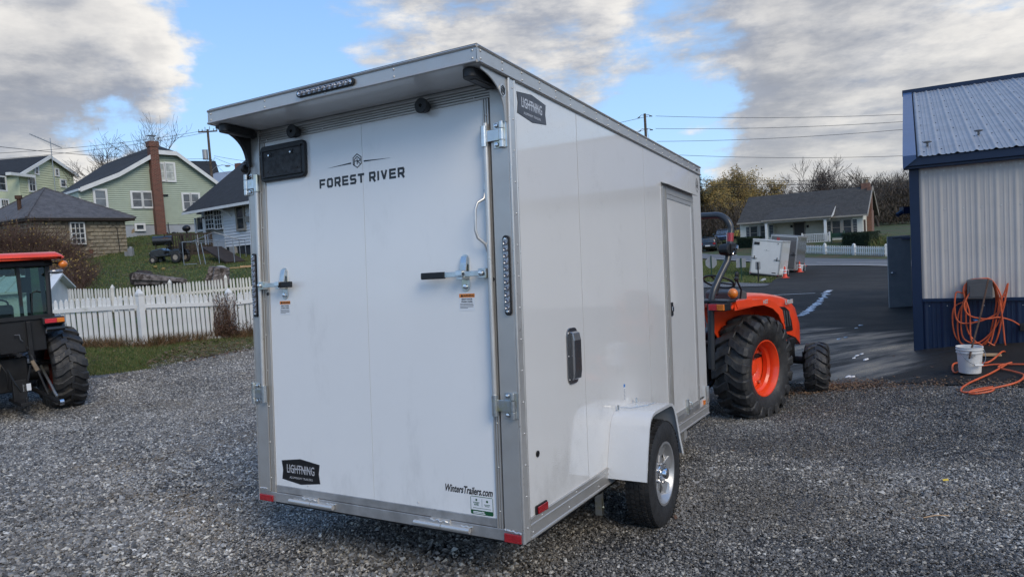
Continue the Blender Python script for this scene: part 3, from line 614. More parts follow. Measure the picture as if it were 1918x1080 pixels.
for r_, kw in [((178, 357.5, 197, 387), dict(glass='blind')), ((247.5, 361, 264.2, 387.3), dict(glass='blind')), ((267.5, 361, 283.5, 387.3), dict(glass='blind')), ((343, 364.5, 354.5, 392), dict(glass='blind')), ((358.5, 364.5, 371, 392), dict(glass='blind')),
               ((295, 307.5, 306, 337), dict(glass='glasslit')), ((310.5, 307.5, 324.5, 338), dict(glass='glasslit')), ((255, 421.5, 268, 429.5), dict(rows=1))]:
    window(gh, *F.rect(*r_), fw=.12, **kw)
# chimney follows the wall, slightly tapered and slanting as in the photo (perspective of a tall stack)
cb = F.uv(300, 437); cm = F.uv(284.5, 300); ct = F.uv(279, 266, .0); cx = (cb[0] + cm[0]) / 2
ch = MB(); zt = ct[1]; cw = .29
ch.box(cx - cw, cx + cw, -.42, -.03, -.9, cm[1] - .6); ch.box(cx - cw + .03, cx + cw - .03, -.42, .05, cm[1] - .6, zt - .35); ch.box(cx - cw - .02, cx + cw + .02, -.47, .1, zt - .35, zt)
c_ = ch.build('chimney', K['brick'], gh); m = MB(); m.cyl((cx, -.18, zt), (cx, -.18, zt + .3), .13, n=10); m.box(cx - .25, cx + .25, -.36, 0, zt + .36, zt + .40); m.box(cx - .2, cx - .17, -.2, -.17, zt + .3, zt + .37); m.box(cx + .17, cx + .2, -.2, -.17, zt + .3, zt + .37); m.build('chimney_cap', K['galv'], c_)
m = MB(); q = F.uv(307, 365.5); m.box(q[0] - .12, q[0] + .22, -.14, -.02, q[1] - .05, q[1] + .05); m.build('porch_lamp', K['black'], gh)
m = MB(); q = F.uv(318, 432)
for k in range(5): m.cyl((q[0] - .3 + k * .22, -.3, zb - 1.3), (q[0] - .3 + k * .22, -.3, zb - .55 - .1 * (k % 3)), .05, n=6)
m.ball((q[0] + .1, -.35, zb - .7), .18, 5); m.ball((q[0] + .75, -.35, zb - .75), .15, 5); m.tube([(q[0] - .1, -.2, zb - .8), (q[0] - .12, -.15, zb - .2), (q[0] - .1, -.1, zb + .1)], .025, 5); m.build('gas_meter', K['steel'], gh)
# --- cream house further left
F2 = Facade(-16, 58, 141, 67.5, 5.5)
chs = thing('cream_house', 'pale yellow green sided house with dark roof and rooftop antenna at far left', 'house', M=F2.M())
pk = F2.uv(87, 291.5); er = F2.uv(140, 327.5); el = F2.uv(30, 320.5); hw = er[0] - pk[0]; ex = er[0]; wl = pk[0] - hw * 1.02
def lo2(z): return wl if z < el[1] - .2 else wl + (pk[0] - wl) * (z - el[1] + .2) / (pk[1] - el[1] + .2)
def hi2(z): return ex - .25 if z < er[1] else ex - .25 + (pk[0] - ex + .25) * (z - er[1]) / (pk[1] - er[1])
siding(wl, ex, -1, pk[1] - .1, .22, lo2, hi2).build('siding', K['creamside'], chs)
m = MB(); m.box(wl + .02, ex - .3, .01, 12, -1.5, el[1] - .3); m.prism([(wl, el[1] - .3), (pk[0], pk[1] - .15), (ex - .3, er[1] - .1)], .01, 12, 'y'); m.build('wall', K['creamside'], chs)
for (xa, za), (xb, zb2) in (((pk[0], pk[1]), (wl - .3, el[1] - .25)), ((pk[0], pk[1]), (ex, er[1]))):
    slab([(xa, -.4, za), (xb, -.4, zb2), (xb, 12.3, zb2), (xa, 12.3, za)], .12, 'roof', K['roofblack'], chs)
    m = MB(); m.add([(xa, -.43, za + .02), (xb, -.43, zb2 + .02), (xb, -.43, zb2 - .3), (xa, -.43, za - .3), (xa, -.36, za + .02), (xb, -.36, zb2 + .02), (xb, -.36, zb2 - .3), (xa, -.36, za - .3)], [(0, 1, 2, 3), (7, 6, 5, 4), (3, 2, 6, 7), (0, 4, 5, 1), (1, 5, 6, 2)]); m.build('bargeboard', K['trimwhite'], chs)
m = MB(); m.box(wl - 1.5, wl + 1.2, -.6, -.1, el[1] - .5, el[1] - .25); m.build('cornice_return', K['trimwhite'], chs)
for r_, c_ in [((-4, 332, 8.5, 356), 1), ((53.5, 333.5, 64, 357.5), 2), ((64.5, 313.5, 69.5, 325), 1), ((103, 317.5, 107.5, 328.5), 1), ((113, 338, 121, 349), 1), ((2, 375, 14, 397), 3)]:
    window(chs, *F2.rect(*r_), cols=c_, fw=.12)
# antenna standing against that gable
an = thing('tv_antenna', 'long rake-shaped television antenna on a mast above the cream gable', 'antenna', M=F2.M() @ Matrix.Translation((pk[0] + .05, -.5, 0)))
zt = F2.uv(87, 266)[1]; m = MB(); m.cyl((0, 0, pk[1] - 5.5), (0, 0, zt + .3), .035, n=6); m.build('mast', K['galv'], an)
m = MB(); a_ = Vector((-2.35, 0, zt + .32)); b2 = Vector((1.35, 0, zt - .42)); m.cyl(a_, b2, .03, n=5); m.build('boom', K['galv'], an)
m = MB()
for k in range(26):
    t_ = k / 25; p = a_.lerp(b2, t_); l = .18 + .75 * abs(t_) ** 1.2; dv = Vector((.8, .3 - .6 * (k % 2), .12)).normalized() * l
    m.cyl(p - dv * .9, p + dv * .6 * (1 + t_), .011, n=3)
m.build('antenna_element', K['galv'], an)
# --- block garage with pyramid roof
F3 = Facade(66, 34.4, 239.5, 38.4, 2.0)
gg = thing('block_garage', 'low stone-block garage with grey pyramid shingle roof behind the brambles', 'garage', M=F3.M())
er = F3.uv(255, 408.5, -.4); el = F3.uv(49, 404.5, -.4); ez = (er[1] + el[1]) / 2; dp = 6.6; ap = F3.uv(100, 352.5, dp / 2)
LG = F3.L; m = MB(); m.box(.0, LG, .0, dp, -1.2, ez - .05); m.build('wall_core', mat('mortar', (.16, .135, .10), .9, 0, .15, 5, .3, 30), gg)
stone = mat('rockface_block', (.27, .235, .175), .9, 0, .22, 3, .8, 14, col2=(.17, .155, .12), c2s=2.2, c2t=(.5, .7)); m = MB(); r = random.Random(4); z = -1.1; row = 0
wr = F3.rect(132.5, 418.5, 155.5, 456)
while z < ez - .1:
    for side in (0, 1):
        x = -.2 * (row % 2); end = LG if side == 0 else dp
        while x < end:
            a0, a1 = max(x + .012, 0), min(x + .39, end)
            if a1 - a0 > .05 and not (side == 0 and a1 > wr[0] - .05 and a0 < wr[1] + .05 and z + .2 > wr[2] - .1 and z < wr[3] + .05):
                d_ = r.uniform(.035, .06); i_ = .03
                if side == 0: m.add([(a0, 0, z + .012), (a1, 0, z + .012), (a1, 0, z + .19), (a0, 0, z + .19), (a0 + i_, -d_, z + .012 + i_), (a1 - i_, -d_, z + .012 + i_ + r.uniform(-.01, .02)), (a1 - i_, -d_, z + .19 - i_), (a0 + i_, -d_, z + .19 - i_)], [(4, 5, 6, 7), (0, 1, 5, 4), (1, 2, 6, 5), (2, 3, 7, 6), (3, 0, 4, 7)])
                else: m.add([(0, a0, z + .012), (0, a1, z + .012), (0, a1, z + .19), (0, a0, z + .19), (-d_, a0 + i_, z + .012 + i_), (-d_, a1 - i_, z + .012 + i_), (-d_, a1 - i_, z + .19 - i_), (-d_, a0 + i_, z + .19 - i_)], [(4, 5, 6, 7), (0, 1, 5, 4), (1, 2, 6, 5), (2, 3, 7, 6), (3, 0, 4, 7)])
            x += .4
    z += .2; row += 1
o = m.build('block_courses', stone, gg); o['kind'] = 'stuff'
window(gg, wr[0], wr[1], wr[2], wr[3], y=-.03, cols=3, rows=4, mun=.035, fw=.06)
apx = (ap[0], dp / 2, ap[1]); x0_, x1_ = el[0], er[0]; cor = [(x0_, -.4, ez), (x1_, -.4, ez), (x1_, dp + .4, ez), (x0_, dp + .4, ez)]; apx = ((x0_ + x1_) / 2 - .1, dp / 2, ap[1])
for i in range(4): slab([cor[i], cor[(i + 1) % 4], apx], .06, 'roof', K['roofgrey'], gg)
m = MB(); m.box(x0_ + .05, x1_ - .05, -.36, dp + .36, ez - .17, ez - .05); m.build('soffit', K['wooddark'], gg)
m = MB()
for i in range(4): m.cyl(cor[i], apx, .055, .05, 5)
m.build('hip_cap', K['roofgrey'], gg)
q = F3.uv(36.5, 388, 2.2); m = MB(); m.cyl((q[0], 2.2, q[1] - .5), (q[0], 2.2, q[1] + .42), .10, n=10); m.cyl((q[0], 2.2, q[1] + .42), (q[0], 2.2, q[1] + .60), .17, n=10); m.build('flue_pipe', K['rust'], gg)
m = MB(); q = F3.uv(216, 472); m.tube([(q[0], -.5, q[1] - .6), (q[0] - .05, -.5, q[1] + 1.3), (q[0] - .25, -.5, q[1] + 1.42), (q[0] - .45, -.5, q[1] + 1.32)], .02, 5)
sh = m.build('shepherd_hook', K['steel']); sh.matrix_world = F3.M(); tag(sh, 'thin dark shepherd hook pole standing before the garage wall', 'garden hook')
# --- white house at right of the yard, mostly behind the trailer
F4 = Facade(371, 39.8, 520, 34.6, 1.7)
wh = thing('white_house', 'white sided house with dark roof and sunroom windows partly behind the trailer', 'house', M=F4.M())
ea = F4.uv(343, 397.8, -.7); eb = F4.uv(470, 377.5, -.7); ez = (ea[1] + eb[1]) / 2; LW = 9.5; xl = ea[0]
sb = F4.uv(450, 460)[1]; px_ = F4.uv(419.5, 420)[0]
siding(px_, LW, sb, ez - .05, .155).build('siding', K['whiteside'], wh)
m = MB(); m.box(px_ + .02, LW, .005, 8, sb, ez); m.box(0.02, px_ + .1, .35, 8, -.4, ez); m.build('wall', K['whiteside'], wh)
m = MB(); m.box(px_ + .02, LW, .03, 8, -1.5, sb); m.build('foundation', K['darkfound'], wh); m = MB(); q = F4.rect(434, 463, 444, 480); m.box(q[0], q[1], -.12, .03, -1.2, sb); m.build('pier', K['concrete'], wh)
q = 4.1; rt = ez + q * .93
slab([(xl, -.75, ez), (LW, -.75, ez), (LW, q, rt), (xl + .15, q, rt)], .09, 'roof', K['roofblack'], wh); slab([(xl + .15, q, rt), (LW, q, rt), (LW, 9, ez), (xl, 9, ez)], .09, 'roof', K['roofblack'], wh)
m = MB(); m.prism([(0, ez - .1), (4.1, rt - .12), (8, ez - .1)], 0, .05, 'x'); m.prism([(0, ez - .1), (4.1, rt - .12), (8, ez - .1)], LW - .1, LW - .05, 'x'); m.build('gable_end', K['whiteside'], wh)
m = MB(); m.box(xl, LW, -.80, -.74, ez - .13, ez + .01); m.build('gutter', K['trimwhite'], wh); m = MB(); m.tube([(LW * .42, -.76, ez - .1), (LW * .42 + .12, -.3, ez - .3), (LW * .42 + .12, -.08, ez - .5)], .05, 6); m.build('downpipe', K['trimwhite'], wh)
m = MB(); m.box(0, .10, -.1, 0, .2, ez - .3); m.box(px_ - .06, px_ + .06, -.04, 0, .1, ez - .1); q = F4.rect(381.5, 408, 385.5, 440); m.box(q[0], q[1], -.06, 0, .2, ez - .4); m.build('porch_frame', K['trimwhite'], wh)
q = F4.rect(367.5, 406, 383, 432); m = MB(); m.box(q[0], q[1], .05, .1, q[2] - .1, q[3]); m.build('porch_screen', K['glass'], wh)
m = MB(); q = F4.rect(366, 430, 384, 434); m.box(q[0], q[1], -.03, .03, q[2], q[3]); m.build('sill', K['trimwhite'], wh)
for xx0, xx1 in ((386.5, 402.5), (404, 418)): window(wh, *F4.rect(xx0, 394.5, xx1, 428), y=.02, cols=3, rows=4, mun=.035, fw=.05)
window(wh, *F4.rect(446.5, 388, 459, 428), cols=1, rows=2, fw=.12, trim='trimtan'); m = MB(); q = F4.rect(464, 405, 472, 415); m.box(q[0], q[1], -.16, -.01, q[2], q[3]); m.build('meter_box', K['trimtan'], wh)
# deck with picket rail in front of it
F5 = Facade(316, 35.6, 389, 36.6, 1.9)
dk = thing('wooden_deck', 'dark brown wooden deck with picket railing beside the white house', 'deck', M=F5.M())
q = F5.uv(316, 438.5); q2 = F5.uv(316, 466); top, base = q[1], q2[1]; LD = F5.L + .3
m = MB(); m.box(0, LD, .0, 2.2, base - .15, base); m.build('deck_floor', K['wooddark'], dk); m = MB(); m.box(0, LD, -.03, .06, top - .08, top); m.box(0, LD, -.02, .03, base + .02, base + .12); m.build('handrail', K['wooddark'], dk)
m0 = MB().box(0, .055, -.02, .02, base, top - .06); o0 = m0.build('baluster', K['wooddark'], dk); x = .12
while x < LD - .05:
    c = o0.copy(); C.objects.link(c); c.location.x = x; x += .125
for x in (0, LD * .5, LD - .1): m = MB(); m.box(x, x + .1, -.04, .06, -.6, top + .03); m.build('post', K['wooddark'], dk)
m = MB(); m.box(0.05, LD, .06, .09, -.5, base - .15); m.build('lattice_skirt', K['wooddark'], dk)
a = onground(398, 34.6); m = MB(); m.box(0, 2.4, -.5, .5, -.04, .04); o = m.build('wooden_ramp', K['wooddark']); o.matrix_world = Matrix.Translation((a.x, a.y, gz(a.x, a.y) + .62)) @ Matrix.Rotation(F4.rz, 4, 'Z') @ Matrix.Rotation(math.radians(20), 4, 'Y'); tag(o, 'dark sloping wooden ramp panel leaning beside the deck', 'ramp')
# --- houses glimpsed over the roofs
def small_house(name, label, px, Y, w_, d_, zeave, zridge, rz, wallm, roofm, chim=None):
    c = at(px, 400, Y); zg_ = gz(c.x, c.y); t_ = thing(name, label, 'house', (c.x, c.y, 0), rz)
    m = MB(); m.box(-w_ / 2, w_ / 2, 0, d_, zg_ - 1, zeave); m.prism([(0, zeave), (d_ / 2, zridge - .05), (d_, zeave)], -w_ / 2, w_ / 2, 'x'); m.build('wall', K[wallm], t_)
    slab([(-w_ / 2 - .3, -.3, zeave - .1), (w_ / 2 + .3, -.3, zeave - .1), (w_ / 2 + .3, d_ / 2, zridge), (-w_ / 2 - .3, d_ / 2, zridge)], .12, 'roof', K[roofm], t_)
    slab([(-w_ / 2 - .3, d_ / 2, zridge), (w_ / 2 + .3, d_ / 2, zridge), (w_ / 2 + .3, d_ + .3, zeave - .1), (-w_ / 2 - .3, d_ + .3, zeave - .1)], .12, 'roof', K[roofm], t_)
    if chim is not None: m = MB(); m.box(chim - .4, chim + .4, d_ / 2 - .4, d_ / 2 + .4, zeave, zridge + .75); m.build('chimney', K['brick'], t_)
    return t_
zz = lambda px, py, Y: at(px, py, Y).z
small_house('neighbour_house', 'dark roofed house peeping over the green house gable', 354, 82, 7, 7, zz(360, 330, 82), zz(365, 302, 86), .5, 'whiteside', 'roofblack')
small_house('metal_roof_house', 'house with pale metal roof showing behind the utility pole', 445, 78, 12, 8, zz(430, 338, 78), zz(430, 318, 82), -.35, 'whiteside', 'metalroof', -2.6)
# --- low white shed seen through the tractor cab
a = onground(92, 19.5); zs = gz(a.x, a.y)
sh = thing('white_shed', 'low white shed with pale ribbed roof behind the tractor cab', 'shed', (a.x, a.y, zs), math.radians(20))
zt = at(100, 516, 19.5).z - zs; ze = at(106, 534, 19.5).z - zs
m = MB(); m.box(-6, 0, 0, 2.4, -.5, ze - .05); m.prism([(0, ze - .05), (1.2, zt), (2.4, ze - .05)], -6, 0, 'x'); m.build('wall', K['trimwhite'], sh)
rf_ = slab([(-6.2, -.2, ze - .1), (.2, -.2, ze - .1), (.2, 1.2, zt + .06), (-6.2, 1.2, zt + .06)], .06, 'roof', K['trimwhite'], sh); m = MB()
for k in range(16): x = -6.1 + k * .4; m.add([(x, -.2, ze - .08), (x + .04, -.2, ze - .08), (x + .04, 1.2, zt + .10), (x, 1.2, zt + .10), (x, -.2, ze - .12), (x + .04, -.2, ze - .12), (x + .04, 1.2, zt + .04), (x, 1.2, zt + .04)], [(0, 1, 2, 3), (0, 3, 7, 4), (1, 5, 6, 2), (0, 4, 5, 1)])
m.build('roof_rib', K['fence2'], sh); slab([(-6.2, 1.2, zt + .06), (.2, 1.2, zt + .06), (.2, 2.6, ze - .1), (-6.2, 2.6, ze - .1)], .06, 'roof', K['trimwhite'], sh)
# --- ranch house across the road
F6 = Facade(1388, 74, 1617.5, 67.3, .1)
rh = thing('ranch_house', 'long single storey house with brown grey roof and covered porch across the road', 'house', M=F6.M())
L = F6.L; el = F6.uv(1382, 418, -.5); er = F6.uv(1622, 400.5, -.5); ez = (el[1] + er[1]) / 2; rl = F6.uv(1399, 370, 4.2); rr = F6.uv(1618, 349.5, 4.2); rz_ = (rl[1] + rr[1]) / 2; xl, xr = el[0] - .1, L + .45
pa = F6.uv(1449, 440)[0]; pb = F6.uv(1545, 440)[0]          # porch recess
for a0, a1 in ((0, pa), (pb, L)): siding(a0, a1, .1, ez - .08, .16).build('siding', K['ranchside'], rh)
siding(pa, pb, .1, ez - .08, .16, y=1.3).build('siding', K['ranchside'], rh)
m = MB(); m.box(0.02, pa, .01, 8.4, -.8, ez - .05); m.box(pb, L - .02, .01, 8.4, -.8, ez - .05); m.box(pa - .1, pb + .1, 1.32, 8.4, -.8, ez - .05); m.build('wall', K['ranchside'], rh)
m = MB(); m.prism([(0, ez - .06), (4.2, rz_ - .12), (8.4, ez - .06)], .03, L - .04, 'x'); m.build('gable_wall', K['trimtan'], rh)
slab([(xl, -.5, ez), (xr, -.5, ez), (xr, 4.2, rz_), (xl + .1, 4.2, rz_)], .10, 'roof', K['roofranch'], rh); slab([(xl + .1, 4.2, rz_), (xr, 4.2, rz_), (xr, 8.9, ez), (xl, 8.9, ez)], .10, 'roof', K['roofranch'], rh)
m = MB(); m.box(xl, pa - .4, -.62, -.49, ez - .16, ez); m.build('gutter', K['trimtan'], rh); m = MB(); m.box(pb + .6, xr, -.62, -.49, ez - .16, ez); m.build('gutter', K['trimtan'], rh)
m = MB()
for s_ in (0, 1):
    ya, yb = ((-.55, 4.2), (4.2, 8.95))[s_]; za, zb_ = ((ez, rz_), (rz_, ez))[s_]
    m.add([(xr, ya, za + .02), (xr, yb, zb_ + .02), (xr, yb, zb_ - .26), (xr, ya, za - .26), (xr + .06, ya, za + .02), (xr + .06, yb, zb_ + .02), (xr + .06, yb, zb_ - .26), (xr + .06, ya, za - .26)], [(4, 5, 6, 7), (0, 3, 2, 1), (0, 1, 5, 4), (2, 3, 7, 6), (1, 2, 6, 5), (0, 4, 7, 3)])
m.build('bargeboard', K['trimtan'], rh)
# porch roof
p0 = F6.uv(1426.5, 413, -1.4); p1 = F6.uv(1557, 404, -1.4); pz = (p0[1] + p1[1]) / 2; t0 = pa - .9 + 1.2; k_ = .35
slab([(p0[0], -1.5, pz), (p1[0], -1.5, pz), (p1[0], 1.9, pz + 1.35), (p0[0] + .9, 1.9, pz + 1.35)], .1, 'porch_roof', K['roofranch'], rh)
m = MB(); m.prism([(-1.5, pz - .1), (1.9, pz + 1.25), (.3, pz + .2), (-1.4, pz - .16)], p1[0] - .02, p1[0] + .05, 'x'); m.build('porch_gable', K['trimwhite'], rh)
m = MB(); m.box(p0[0], p1[0], -1.62, -1.49, pz - .14, pz); m.box(p0[0] + .2, p1[0] - .1, -1.45, -1.2, pz - .34, pz - .12); m.build('porch_beam', K['trimtan'], rh)
for px in (1436, 1546.5): q = F6.uv(px, 440, -1.3); m = MB(); m.box(q[0] - .12, q[0] + .12, -1.42, -1.18, -.3, pz - .3); m.build('porch_column', K['trimwhite'], rh)
m = MB(); m.box(p0[0] + .2, p1[0], -1.5, 1.32, -.8, .02); m.build('porch_floor', K['concrete'], rh)
q = F6.rect(1488, 417, 1507, 445, 1.3); m = MB(); m.box(q[0], q[1], 1.24, 1.3, .1, q[3]); m.build('door', mat('dark_panel_door', (.02, .018, .018), .4), rh)
m = MB(); m.box(q[0] - .12, q[0], 1.22, 1.3, .1, q[3] + .1); m.box(q[1], q[1] + .12, 1.22, 1.3, .1, q[3] + .1); m.box(q[0] - .12, q[1] + .12, 1.22, 1.3, q[3], q[3] + .12); m.build('door_frame', K['trimtan'], rh)
for r_ in ((1406.5, 424.5, 1419, 448), (1425.5, 423, 1434, 446), (1559.5, 413.5, 1574, 439), (1580.5, 411.5, 1594.5, 438)): window(rh, *F6.rect(*r_), trim='trimtan', fw=.13)
for r_ in ((1398, 425, 1404, 449), (1441, 421, 1448.5, 444), (1549.5, 415, 1556, 440), (1598, 410.5, 1605.5, 438.5)): q = F6.rect(*r_); m = MB(); m.box(q[0], q[1], -.05, -.02, q[2], q[3]); m.build('shutter', mat('dark_shutter', (.014, .02, .03), .5), rh)
for px in (1483, 1513): q = F6.uv(px, 424, 1.3); m = MB(); m.box(q[0] - .1, q[0] + .1, 1.1, 1.28, q[1] - .12, q[1] + .15); m.build('wall_lamp', K['black'], rh)
m = MB(); m.box(L + .01, L + .45, 2.9, 4.6, -.5, ez + .4); m.box(L + .01, L + .4, 3.5, 4.4, ez + .4, rz_ - .1); m.box(L - .55, L + .25, 3.8, 4.6, rz_ - .5, rz_ + .35); c_ = m.build('chimney', K['brick2'], rh); m = MB(); m.cyl((L - .15, 4.2, rz_ + .3), (L - .15, 4.2, rz_ + .75), .2, n=10); m.box(L - .5, L + .2, 3.9, 4.5, rz_ + .85, rz_ + .9); m.build('chimney_pot', K['wood'], c_)
m = MB(); m.box(L, L + .03, .5, .9, .9, 2.1); m.box(L, L + .03, 1.3, 1.7, .9, 2.1); m.build('side_window', K['glass'], rh)
# white railing on the porch
rl_ = MB(); qa = F6.uv(1503, 452, -1.7)[0]; qb = F6.uv(1553, 452, -1.7)[0]; za = F6.uv(1503, 439, -1.7)[1]; zb_ = F6.uv(1552, 437, -1.7)[1]; zc = za - .85
pr = thing('porch_railing', 'white slatted porch railing behind the picket fence', 'railing', M=F6.M())
m = MB(); m.box(qa, qb, -1.75, -1.68, za - .06, za); m.box(qa, qb, -1.75, -1.68, zc, zc + .06); m.build('rail', K['fence'], pr); o0 = MB().box(0, .05, -1.74, -1.70, zc + .06, za - .06).build('baluster', K['fence'], pr); o0.location.x = qa + .1
for k in range(1, int((qb - qa) / .17)): c = o0.copy(); C.objects.link(c); c.location.x = qa + .1 + k * .17
for x in (qa - .06, qb): m = MB(); m.box(x, x + .13, -1.8, -1.64, -.3, za + .12); m.build('post', K['fence'], pr)
# --- blue and grey metal shop building at right
P0 = at(1712, 657, 10.5); zb_ = P0.z; ub = Vector((.863, -.506, 0)).normalized()
sb_ = thing('metal_shop_building', 'light grey and navy ribbed metal building with pale metal roof at right', 'building', M=Matrix.Translation((P0.x, P0.y, zb_)) @ Matrix.Rotation(math.atan2(ub.y, ub.x), 4, 'Z'))
HW = 2.84; SEAM = .80; LB = 9.2; DB = 13.3; pitch = .298
def ribbed(x0, x1, z0, z1, y=0):
    """one 0.9 m sheet: four major ribs with two faint minor ribs between"""
    pr = []; x = x0; k = 0
    while x < x1 - .01:
        pr += [(x, y), (x + .028, y - .010), (x + .042, y - .010), (x + .07, y), (x + .115, y), (x + .122, y - .004), (x + .135, y - .004), (x + .142, y), (x + .175, y), (x + .182, y - .004), (x + .195, y - .004), (x + .202, y)]; x += .23
    pr = [(min(a_, x1), b2) for a_, b2 in pr] + [(x1, y)]; vs = [(a_, b2, z0) for a_, b2 in pr] + [(a_, b2, z1) for a_, b2 in pr]; n = len(pr)
    return MB().add(vs, [(i, i + 1, n + i + 1, n + i) for i in range(n - 1)])
x = .13
while x < LB:
    ribbed(x, min(x + .92, LB), SEAM + .01, HW - .02, -.012).build('wall_panel', K['metalwall'], sb_); ribbed(x, min(x + .92, LB), -.3, SEAM - .03, -.012).build('wainscot_panel', K['navy'], sb_); x += .92
m = MB(); m.box(0.02, LB, .0, DB, -.4, HW); m.prism([(0, HW), (DB / 2, HW + DB / 2 * pitch - .05), (DB, HW)], .03, LB, 'x'); m.build('wall_core', K['navy'], sb_)
m = MB(); m.box(0, .13, -.045, .08, -.3, HW); m.build('corner_trim', K['navy'], sb_, bevel=.004)
m = MB(); m.box(.13, LB, -.05, -.005, SEAM - .035, SEAM + .015); m.build('seam_trim', K['navy'], sb_, bevel=.003)
m = MB(); m.box(-.07, LB, -.20, -.04, HW - .02, HW + .10); m.box(-.07, LB, -.16, .0, HW - .06, HW - .02); m.build('eave_trim', K['navy'], sb_, bevel=.006)
def roofz(y): return HW + .115 + (y + .2) * pitch
rp = []; x = .12
def roof_panel(x0, x1):
    t_ = ribbed(x0, x1, 0, 1); vs = []
    for (a_, b2, c_) in t_.v: yy = -.235 if c_ == 0 else DB / 2; vs.append((a_, yy, roofz(yy) - b2 * 2.0))
    return MB().add(vs, t_.f)
while x < LB: roof_panel(x, min(x + .92, LB)).build('roof_panel', K['metalroof'], sb_); x += .92
m = MB(); ya, yb = -.24, DB / 2 + .02
for x0_, x1_, up, mm, nm in ((-.075, .10, .035, 'navyskylit', 'rake_trim'),):
    m.add([(x0_, ya, roofz(ya) + up), (x1_, ya, roofz(ya) + up), (x1_, yb, roofz(yb) + up), (x0_, yb, roofz(yb) + up), (x0_, ya, roofz(ya) - .16), (x1_, ya, roofz(ya) - .02), (x1_, yb, roofz(yb) - .02), (x0_, yb, roofz(yb) - .16)], [(0, 1, 2, 3), (0, 4, 5, 1), (0, 3, 7, 4), (1, 5, 6, 2)])
m.build('rake_trim', K['navyskylit'], sb_); m = MB(); m.box(-.09, LB, DB / 2 - .16, DB / 2 + .16, roofz(DB / 2) - .05, roofz(DB / 2) + .055); m.build('ridge_cap', K['navy'], sb_, bevel=.01)
slab([(.0, DB / 2, roofz(DB / 2)), (LB, DB / 2, roofz(DB / 2)), (LB, DB + .3, HW), (0, DB + .3, HW)], .05, 'roof_back', K['metalroof'], sb_)
# snow guards and screws
o0 = MB(); o0.box(-.02, .02, -.06, .06, 0, .03); o0.cyl((0, 0, 0), (0, 0, .07), .022, n=8); o0.add(*(lambda t_: (t_.v, t_.f))(MB().ball((0, 0, .085), .07, 5, (1.25, .5, .35)))); g0 = o0.build('snow_guard', K['greyplast'], sb_, True); first = True
for k, x in enumerate([.26, .95, 1.64, 2.33, 3.02, 3.71, 4.4, 5.1]):
    y = .40 + (.42 if k % 2 else 0); c = g0 if first else g0.copy()
    if not first: C.objects.link(c)
    first = False; c.location = (x, y, roofz(y) + .015); c.scale = (.72,) * 3
m = MB()
for k in range(22):
    for j in range(9):
        x = .12 + .23 * k + .085; y = .05 + j * .75 + (k % 3) * .08
        if x < LB - .1: m.cyl((x, y, roofz(y)), (x, y, roofz(y) + .008), .010, n=6)
m.build('roof_screw', K['steel'], sb_)['kind'] = 'stuff'
m = MB()
for k in range(20):
    for z in (SEAM + .75, SEAM + 1.35, SEAM - .1, HW - .12): m.cyl((.13 + .23 * k + .09, -.014, z), (.13 + .23 * k + .09, -.022, z), .007, n=6)
m.build('wall_screw', K['zinc'], sb_)['kind'] = 'stuff'
# open door beyond the corner, held by a block
dpos = onground(1708.5, 19.0); zd = at(1690, 573, 19.2).z
dr = thing('open_steel_door', 'blue grey steel door standing open beyond the navy building corner', 'door', (dpos.x, dpos.y, zd), math.radians(176))
wd = .62; ht = at(1690, 441, 19.2).z - zd; m = MB(); m.box(0, wd, -.022, .022, 0, ht); m.build('door_leaf', K['door'], dr, bevel=.004); m = MB(); m.cyl((wd - .07, .02, ht * .49), (wd - .07, .09, ht * .49), .016, n=8); m.ball((wd - .07, .10, ht * .49), .028, 6); m.cyl((wd - .07, .095, ht * .49), (wd - .17, .1, ht * .49), .011, n=6); m.build('door_knob', K['chrome'], dr)
m = MB(); m.box(.03, .26, .025, .085, ht - .10, ht - .05); m.box(.05, .5, .03, .05, ht - .05, ht - .035); m.build('door_closer', K['chrome'], dr); m = MB(); m.box(0, wd, -.03, .03, -.025, -.004); m.build('threshold_strip', K['alubright'], dr)
a = onground(1685, 17.4); a = at(1681, 576, 18.6); m = MB(); m.box(-.12, .12, -.07, .07, 0, .10); o = m.build('wood_block', K['wooddark'], bevel=.005); o.matrix_world = Matrix.Translation((a.x, a.y, zd - .09)); tag(o, 'dark wooden block on the asphalt propping the open steel door', 'wood block')
m = MB(); q = at(1702, 393, 15); m.box(-.16, .02, -.08, .08, -.08, .07); m.cyl((-.12, 0, -.02), (-.26, 0, -.10), .05, n=8); o = m.build('wall_lamp', K['navy']); o.matrix_world = Matrix.Translation(q); tag(o, 'small dark blue floodlight on the far side wall of the metal building', 'lamp')
# ------------------------------------------------------------ the white enclosed cargo trailer
RT = Matrix(((.8700, .4931, .0280), (-.4929, .8678, .0630), (.0068, -.0686, .9976)))
q_ = RT.to_quaternion(); q_.normalize()
TM = Matrix.Translation((-.016, 3.213, .244)) @ q_.to_matrix().to_4x4()
W, LT, HT, FH = 1.83, 3.633, 2.225, .079
tr = thing('cargo_trailer', 'large white enclosed cargo trailer with rear ramp door and aluminium trim on the gravel', 'trailer', M=TM)
xl = lambda a: a - W
